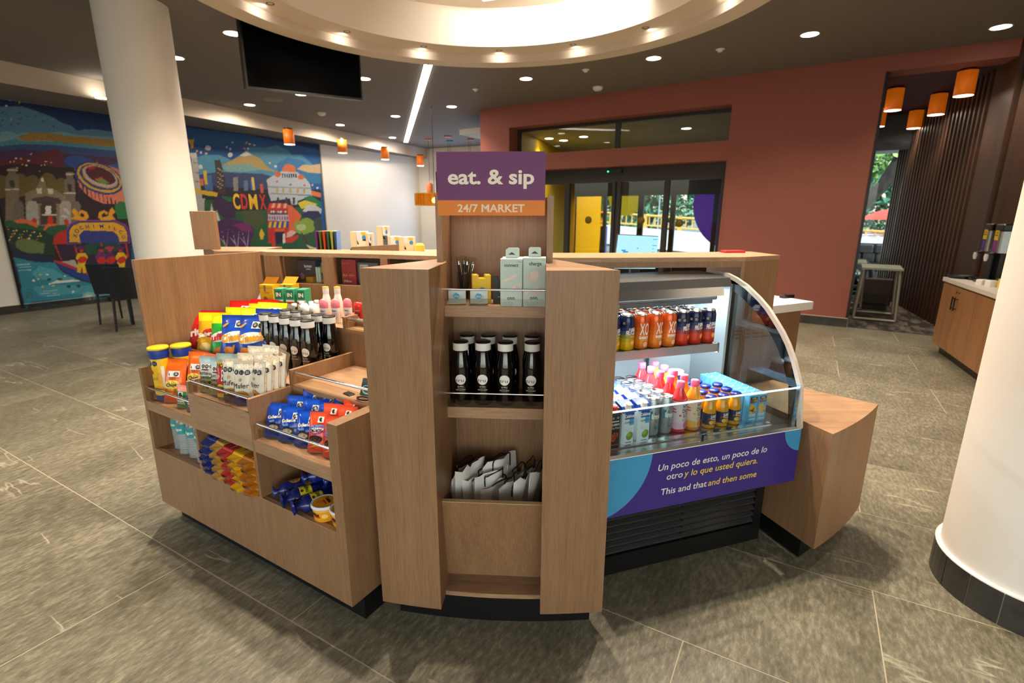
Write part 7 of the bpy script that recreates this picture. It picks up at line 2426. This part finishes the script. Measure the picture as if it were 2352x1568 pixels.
for s, x, c in (('C', 3.672, '#e8b81e'), ('D', 3.845, '#c8302a'), ('M', 4.05, '#e8b81e'), ('X', 4.275, '#c8302a')):
    mtext(s, .31, c, x, 1.755, 0, .03, .15 if s != 'M' else .19)
for s, x, z, r in (('X', .812, 1.14, 1.2), ('O', .848, 1.215, .8), ('C', .917, 1.268, .45), ('H', 1.003, 1.283, .12), ('I', 1.092, 1.289, .05), ('M', 1.205, 1.287, 0), ('I', 1.315, 1.272, -.1), ('L', 1.40, 1.245, -.35), ('C', 1.475, 1.185, -.7), ('O', 1.503, 1.095, -1.2)):
    mtext(s, .058, '#2a3478', x, z, r, .02)
MB().box(MX0-.03, MX0, -.012, .008, .06, 3.115, K).box(MX1, MX1+.03, -.012, .008, .06, 3.115, C('#8a7a6a', .6)).build('edge_strip', mu)
MB().box(1.1, 2.6, -.02, .008, 0, .09, K).build('cable_channel', mu)

# ================================================================ OUTDOORS SEEN THROUGH THE GLASS
CT = M['concrete']
br = empty('road_bridge', WL, WF.a, 'white road bridge parapet with yellow railing beyond the glass doors', 'bridge')
def ramp(x): return .52+.062*(-x)        # parapet top rises towards the left
Q = []
X0b, X1b = -16, 6
MB().add([(X0b, 12, ramp(X0b)-.75), (X1b, 12, ramp(X1b)-.75), (X1b, 12, ramp(X1b)), (X0b, 12, ramp(X0b)), (X0b, 12.3, ramp(X0b)-.75), (X1b, 12.3, ramp(X1b)-.75), (X1b, 12.3, ramp(X1b)), (X0b, 12.3, ramp(X0b))],
         [(0, 1, 2, 3), (7, 6, 5, 4), (3, 2, 6, 7), (0, 4, 5, 1), (0, 3, 7, 4), (1, 5, 6, 2)], C('#ecece8', .8)).build('parapet', br)
MB().add([(X0b, 12.1, -1), (X1b, 12.1, -1), (X1b, 12.1, ramp(X1b)-.76), (X0b, 12.1, ramp(X0b)-.76)], [(0, 1, 2, 3)], C('#9aa0a4', .9)).add([(X0b, 14.1, ramp(X0b)-.1), (X1b, 14.1, ramp(X1b)-.1), (X1b, 12.3, ramp(X1b)-.1), (X0b, 12.3, ramp(X0b)-.1)], [(3, 2, 1, 0)], M['asphalt']).build('bridge_side', br)
YR = C('#eab054', .6)
for dz in (.12, .50):
    m_ = MB(); m_.tube([(X0b, 12.15, ramp(X0b)+dz), (X1b, 12.15, ramp(X1b)+dz)], .05 if dz > .4 else .035, YR, 6); m_.build('rail', br)
for i in range(16):
    x = X0b+.5+i*1.4
    MB().box(x-.07, x+.07, 12.08, 12.22, ramp(x), ramp(x)+.55, YR).build('rail_post', br)
pk_ = MB()
for i in range(90):
    x = X0b+.2+i*.24
    pk_.box(x-.018, x+.018, 12.13, 12.17, ramp(x)+.1, ramp(x)+.48, YR)
tag(pk_.build('baluster', br), kind='stuff')
# low stone wall by the lounge window
st = empty('stone_wall', WL, WF.a, 'dark rubble stone wall behind the motorcycle outside the lounge window', 'wall')
sr = random.Random(8)
MB().box(-2.4, 1.6, 6.62, 6.9, 0, .84, C('#3a3c3e', .95)).build('wall_core', st)
xx = -2.4; rowz = 0
for r in range(4):
    xx = -2.4
    while xx < 1.5:
        w_ = sr.uniform(.22, .42)
        MB().rbox(xx+.012, xx+w_-.012, 6.55, 6.62, r*.21+.01, r*.21+.2, C(('#55585a', '#484b4e', '#5f6264', '#4e5052')[sr.randrange(4)], .95), .03).build('stone', st)
        xx += w_
# trees: trunks, limbs and leaf masses
def leaves(mb, cx, cy, cz, rx, ry, rz, n, size, r, mats):
    for _ in range(n):
        u = np.array([r.gauss(0, 1), r.gauss(0, 1), r.gauss(0, 1)]); u /= np.linalg.norm(u); k = r.random()**.45
        p = np.array([cx+rx*u[0]*k, cy+ry*u[1]*k, cz+rz*u[2]*k])
        a = np.array([r.gauss(0, 1), r.gauss(0, 1), r.gauss(0, 1)]); a /= np.linalg.norm(a)
        b = np.cross(a, (r.gauss(0, 1), r.gauss(0, 1), r.gauss(0, 1))); b /= np.linalg.norm(b)
        s_ = size*r.uniform(.6, 1.3)
        mb.add([tuple(p-a*s_), tuple(p+b*s_*.45), tuple(p+a*s_), tuple(p-b*s_*.45)], [(0, 1, 2, 3)], mats[r.randrange(len(mats))])
LG = [C('#9cc06a', .6), C('#7aa850', .6), C('#5c8f48', .6), C('#b4cf86', .6)]
LD = [C('#2f6a50', .6), C('#3f8060', .6), C('#24543f', .6), C('#5a9a74', .6)]
t1 = empty('street_tree', WL, WF.a, 'forked street tree with rough dark bark outside the lounge window', 'tree')
BA = M['bark']
MB().tube([(-.52, 7.7, -.05), (-.42, 7.7, .7), (-.30, 7.7, 1.35), (-.18, 7.75, 1.75)], [.24, .20, .19, .17], BA, 12).tube([(-.30, 7.7, 1.35), (.05, 7.65, 1.75), (.35, 7.6, 2.15), (.62, 7.6, 2.7), (.8, 7.6, 3.6)], [.17, .15, .14, .17, .12], BA, 12).tube([(-.2, 7.72, 1.6), (-.32, 7.8, 2.3), (-.2, 7.9, 3.4)], [.16, .14, .08], BA, 10).build('trunk', t1)
r_ = random.Random(12); m_ = MB()
leaves(m_, -.3, 8.4, 3.3, 2.6, 1.2, 1.15, 3200, .10, r_, LG)
tag(m_.build('leaves', t1), kind='stuff')
for i, (x, y, z, rx, rz, n, mats, lab) in enumerate(((-9.0, 18, 2.7, 3.6, 2.6, 3000, LD, 'dark green tree behind the bridge seen through the left glass door'), (-4.5, 19, 2.5, 3.2, 2.6, 3000, LD, 'dark green tree behind the bridge seen through the right glass door'),
                                     (-.5, 18, 2.2, 3.0, 2.4, 2600, LD, 'dark green tree behind the bridge seen past the tree trunk'), (3.5, 18, 2.6, 3.0, 2.6, 2000, LG, 'pale green tree behind the bridge at the far right'), (-13.5, 20, 3.0, 4.0, 3.0, 2400, LD, 'dark green tree behind the bridge at the far left'))):
    t = empty('roadside_tree', WL, WF.a, lab, 'tree')
    MB().tube([(x, y, -.5), (x+.2, y, z*.5), (x-.1, y, z)], [.2, .17, .1], BA, 8).build('trunk', t)
    r_ = random.Random(30+i); m_ = MB()
    leaves(m_, x, y, z+.3, rx, 1.6, rz, n, .2, r_, mats)
    tag(m_.build('leaves', t), kind='stuff')
lpst = MB().tube([(0, 0, 0), (0, 0, 5.5), (.5, 0, 6.0)], .06, C('#c8ccd0', .4, .5), 8).build('lamp_post', None, WF.pt(-7.3, 14.5, 0), WF.a)
tag(lpst, 'pale street lamp post beyond the bridge', 'lamp post')
bo_ = MB().box(-.09, .09, -.05, .05, 0, 1.16, C('#6a66cc', .5)).disc(0, .45, .035, .035, LW, onY(-.05), 14, d=.001).build('purple_totem', None, WF.pt(-6.2, 6.0, 0), WF.a)
tag(bo_, 'narrow purple totem standing outside the glass doors', 'totem')
tag(MB().lathe([(0, .35), (.5, .3), (.9, .12), (1.05, 0)], C('#e0482a', .5), 24).build('red_parasol', None, WF.pt(1.1, 12.9, 1.35)), 'red parasol top beyond the yellow railing', 'parasol')
tag(MB().lathe([(1.05, 0), (.8, .25), (0, .4)], M['whitep'], 24).build('white_parasol', None, WF.pt(.6, 12.8, .55)), 'white parasol top behind the railing below the red one', 'parasol')

# ================================================================ THINGS BEHIND AND ON THE DESK
def at(D, x, z): return (x, D, z)
# back counter that carries the brochure stands
bcn = empty('back_counter', (0, 0, 0), 0, 'low wooden back counter behind the reception desk', 'counter')
MB().box(-2.6, -.3, 4.75, 5.35, 1.10, 1.14, WX).build('counter_top', bcn)
MB().box(-2.55, -.35, 4.80, 5.30, 0, 1.10, WD_).build('counter_body', bcn)
tag(MB().add([(-1.49, 4.70, 1.141), (-1.06, 4.70, 1.141), (-1.06, 4.70, 1.225), (-1.49, 4.70, 1.20), (-1.49, 4.73, 1.141), (-1.06, 4.73, 1.141), (-1.06, 4.73, 1.225), (-1.49, 4.73, 1.20)],
    [(0, 1, 2, 3), (7, 6, 5, 4), (3, 2, 6, 7), (0, 4, 5, 1), (0, 3, 7, 4), (1, 5, 6, 2)], WD_).build('wood_board', None, (0, .08, 0)), 'low brown wooden board before the brochure stands', 'board')
# fan of coloured dividers
for i, (c, c2) in enumerate((('#5a1f5a', '#b0508a'), ('#4a5a1a', '#b8c83a'), ('#a83a1e', '#e07a3a'), ('#1f4a2c', '#2f8a4a'), ('#8a8a1e', '#d8d83a'), ('#143a6a', '#1f6aa8'))):
    o = MB().add([(0, 0, 0), (.012, 0, 0), (.018, 0, .2), (-.006, 0, .2), (0, .22, 0), (.012, .22, 0), (.018, .22, .2), (-.006, .22, .2)],
                 [(0, 1, 2, 3), (7, 6, 5, 4), (0, 4, 5, 1), (1, 5, 6, 2), (3, 7, 4, 0)], C(c, .3)).add([(-.006, 0, .2), (.018, 0, .2), (.018, .22, .2), (-.006, .22, .2)], [(0, 1, 2, 3)], C(c2, .3))
    o = o.build('colour_divider', None, (-1.845+i*.036, 4.86, 1.1402), .06*(i-2.5))
    tag(o, '%s glossy divider standing in the fan on the back counter' % ('purple', 'olive', 'orange red', 'dark green', 'yellow', 'blue')[i], 'divider', 'coloured dividers')
def stand(x0, x1, z1, hx, lab, low, yel=True, y=4.98):
    o = MB().rbox(x0, x1, y, y+.10, 1.1402, z1, C('#e8e4dc', .4), .003).build('brochure_stand')
    tag(o, lab, 'stand', 'brochure stands')
    p = MB(); h = z1-1.14; w = x1-x0; P = onY(y)
    p.rect(x0+.004, x1-.004, 1.145, 1.145+h*low, C(hx, .5), P, .001)
    if yel: p.poly([(x1-.55*w, z1-.004), (x1-.004, z1-.004), (x1-.004, z1-.045), (x1-.45*w, z1-.03)], C('#e8c22a', .5), P, .001)
    ellipse(p, x1-.22*w, z1-.055, min(.02, w*.2), .02, C('#3f8ac0', .5), P, .0016, 14)
    p.poly([(x0+.006, z1-.12), (x0+.025, z1-.12), (x0+.006, z1-.075)], C('#2a70b0', .5), P, .001)
    p.build('printed_front', o)
    MB().box(x0-.055, x0-.001, y+.0, y+.09, 1.1402, z1-.002, C('#e8cfa4', .6)).build('side_panel', o)
stand(-1.50, -1.405, 1.335, '#e8e2c0', 'cream brochure stand, nearest to the coloured dividers', .52)
stand(-1.385, -1.355, 1.32, '#7a8a3a', 'thin green and white brochure stand beside the cream one', .45)
stand(-1.245, -1.195, 1.385, '#55555a', 'tall grey and white brochure stand', .62)
stand(-1.175, -1.09, 1.29, '#c8482a', 'white brochure stand with a red foot behind the wooden board', .22)
stand(-1.045, -.95, 1.285, '#ead2a8', 'cream brochure stand, nearest to the yellow cushion', .55)
tag(MB().rbox(-.94, -.85, 4.95, 5.03, 1.1402, 1.225, C('#f0c84a', .6), .02).build('yellow_pouch'), 'yellow cushion shaped holder at the end of the back counter', 'holder')
tag(MB().lathe([(0, 0), (.03, 0), (.035, .02), (.015, .05), (0, .055)], K, 14).build('black_stapler', None, (-1.50, 4.86, 1.1402)), 'small black object in front of the cream brochure stand', 'stapler')
# register screen on the desk
scd = empty('register_screen', (.815, 3.35, 0), radians(-2), 'light blue register screen tilted back on the desk', 'screen')
MB().add([(-.15, 0, 1.15), (.13, 0, 1.15), (.155, .10, 1.36), (-.115, .10, 1.372), (-.15, .015, 1.15), (.13, .015, 1.15), (.155, .115, 1.36), (-.115, .115, 1.372)],
         [(0, 1, 2, 3), (7, 6, 5, 4), (3, 2, 6, 7), (0, 4, 5, 1), (0, 3, 7, 4), (1, 5, 6, 2)], K).build('screen_housing', scd)
def scp(x, y, d=0): 
    u, v = x, y
    return (-.15+.28*u+.035*v-.010*0, .10*v-.001-d, 1.15+.222*v-.012*u*v)
sp2 = MB()
for k in range(6):
    sp2.poly([(.02, .02+.16*k), (.98, .02+.16*k), (.98, .02+.16*(k+1)), (.02, .02+.16*(k+1))], emitter('screen_light', '#9fd0e0', .9) if k == 0 else sp2.mats[0], scp, .0006)
ui = emitter('screen_blue', '#2a8ac8', .9)
for (a, b, c, d) in ((.14, .24, .52, .56), (.22, .34, .3, .33), (.85, .95, .88, .9), (.85, .95, .7, .72), (.86, .9, .6, .62), (.5, .53, .6, .63), (.18, .3, .46, .52), (.86, .9, .5, .52)):
    sp2.poly([(a, c), (b, c), (b, d), (a, d)], ui, scp, .0014)
sp2.build('display', scd)
MB().rbox(-.03, .03, .02, .08, .96, 1.2, K, .005).build('screen_foot', scd)
tag(MB().box(-.6, .9, 3.1, 3.9, .90, .955, C('#efe9df', .4)).build('inner_counter'), 'white inner counter of the reception desk under the register screen', 'counter')
MB().box(-.55, .85, 3.15, 3.85, 0, .90, WD_).build('counter_body', bpy.data.objects['inner_counter'])
MB().rbox(.785-.815+.0, .845-.815, .0, .06, .955, .96, K, .001).build('screen_base', scd)
# supplies glimpsed under the ledge above the fridge
for i, (x, w, hx, lab) in enumerate(((.55, .11, '#5ab0b8', 'teal wrapped pack under the ledge above the fridge, left one'), (.68, .10, '#4a9aa8', 'teal wrapped pack under the ledge above the fridge, right one'), (.84, .05, '#7fd0c0', 'mint pack under the ledge above the fridge'), (.905, .06, '#5a2aa0', 'purple pack under the ledge above the fridge'))):
    o = MB().rbox(-w/2, w/2, -.05, .05, 0, .06, C(hx, .3), .008).build('supply_pack', None, (x, 3.16, .9552))
    tag(o, lab, 'pack', 'supply packs under the ledge')
tag(MB().rbox(-.06, .06, -.03, .03, 0, .012, C('#b01218', .4), .004).build('red_folder', None, (1.22, 2.84, 1.2963), .1), 'flat red object lying on the right end of the ledge', 'folder')
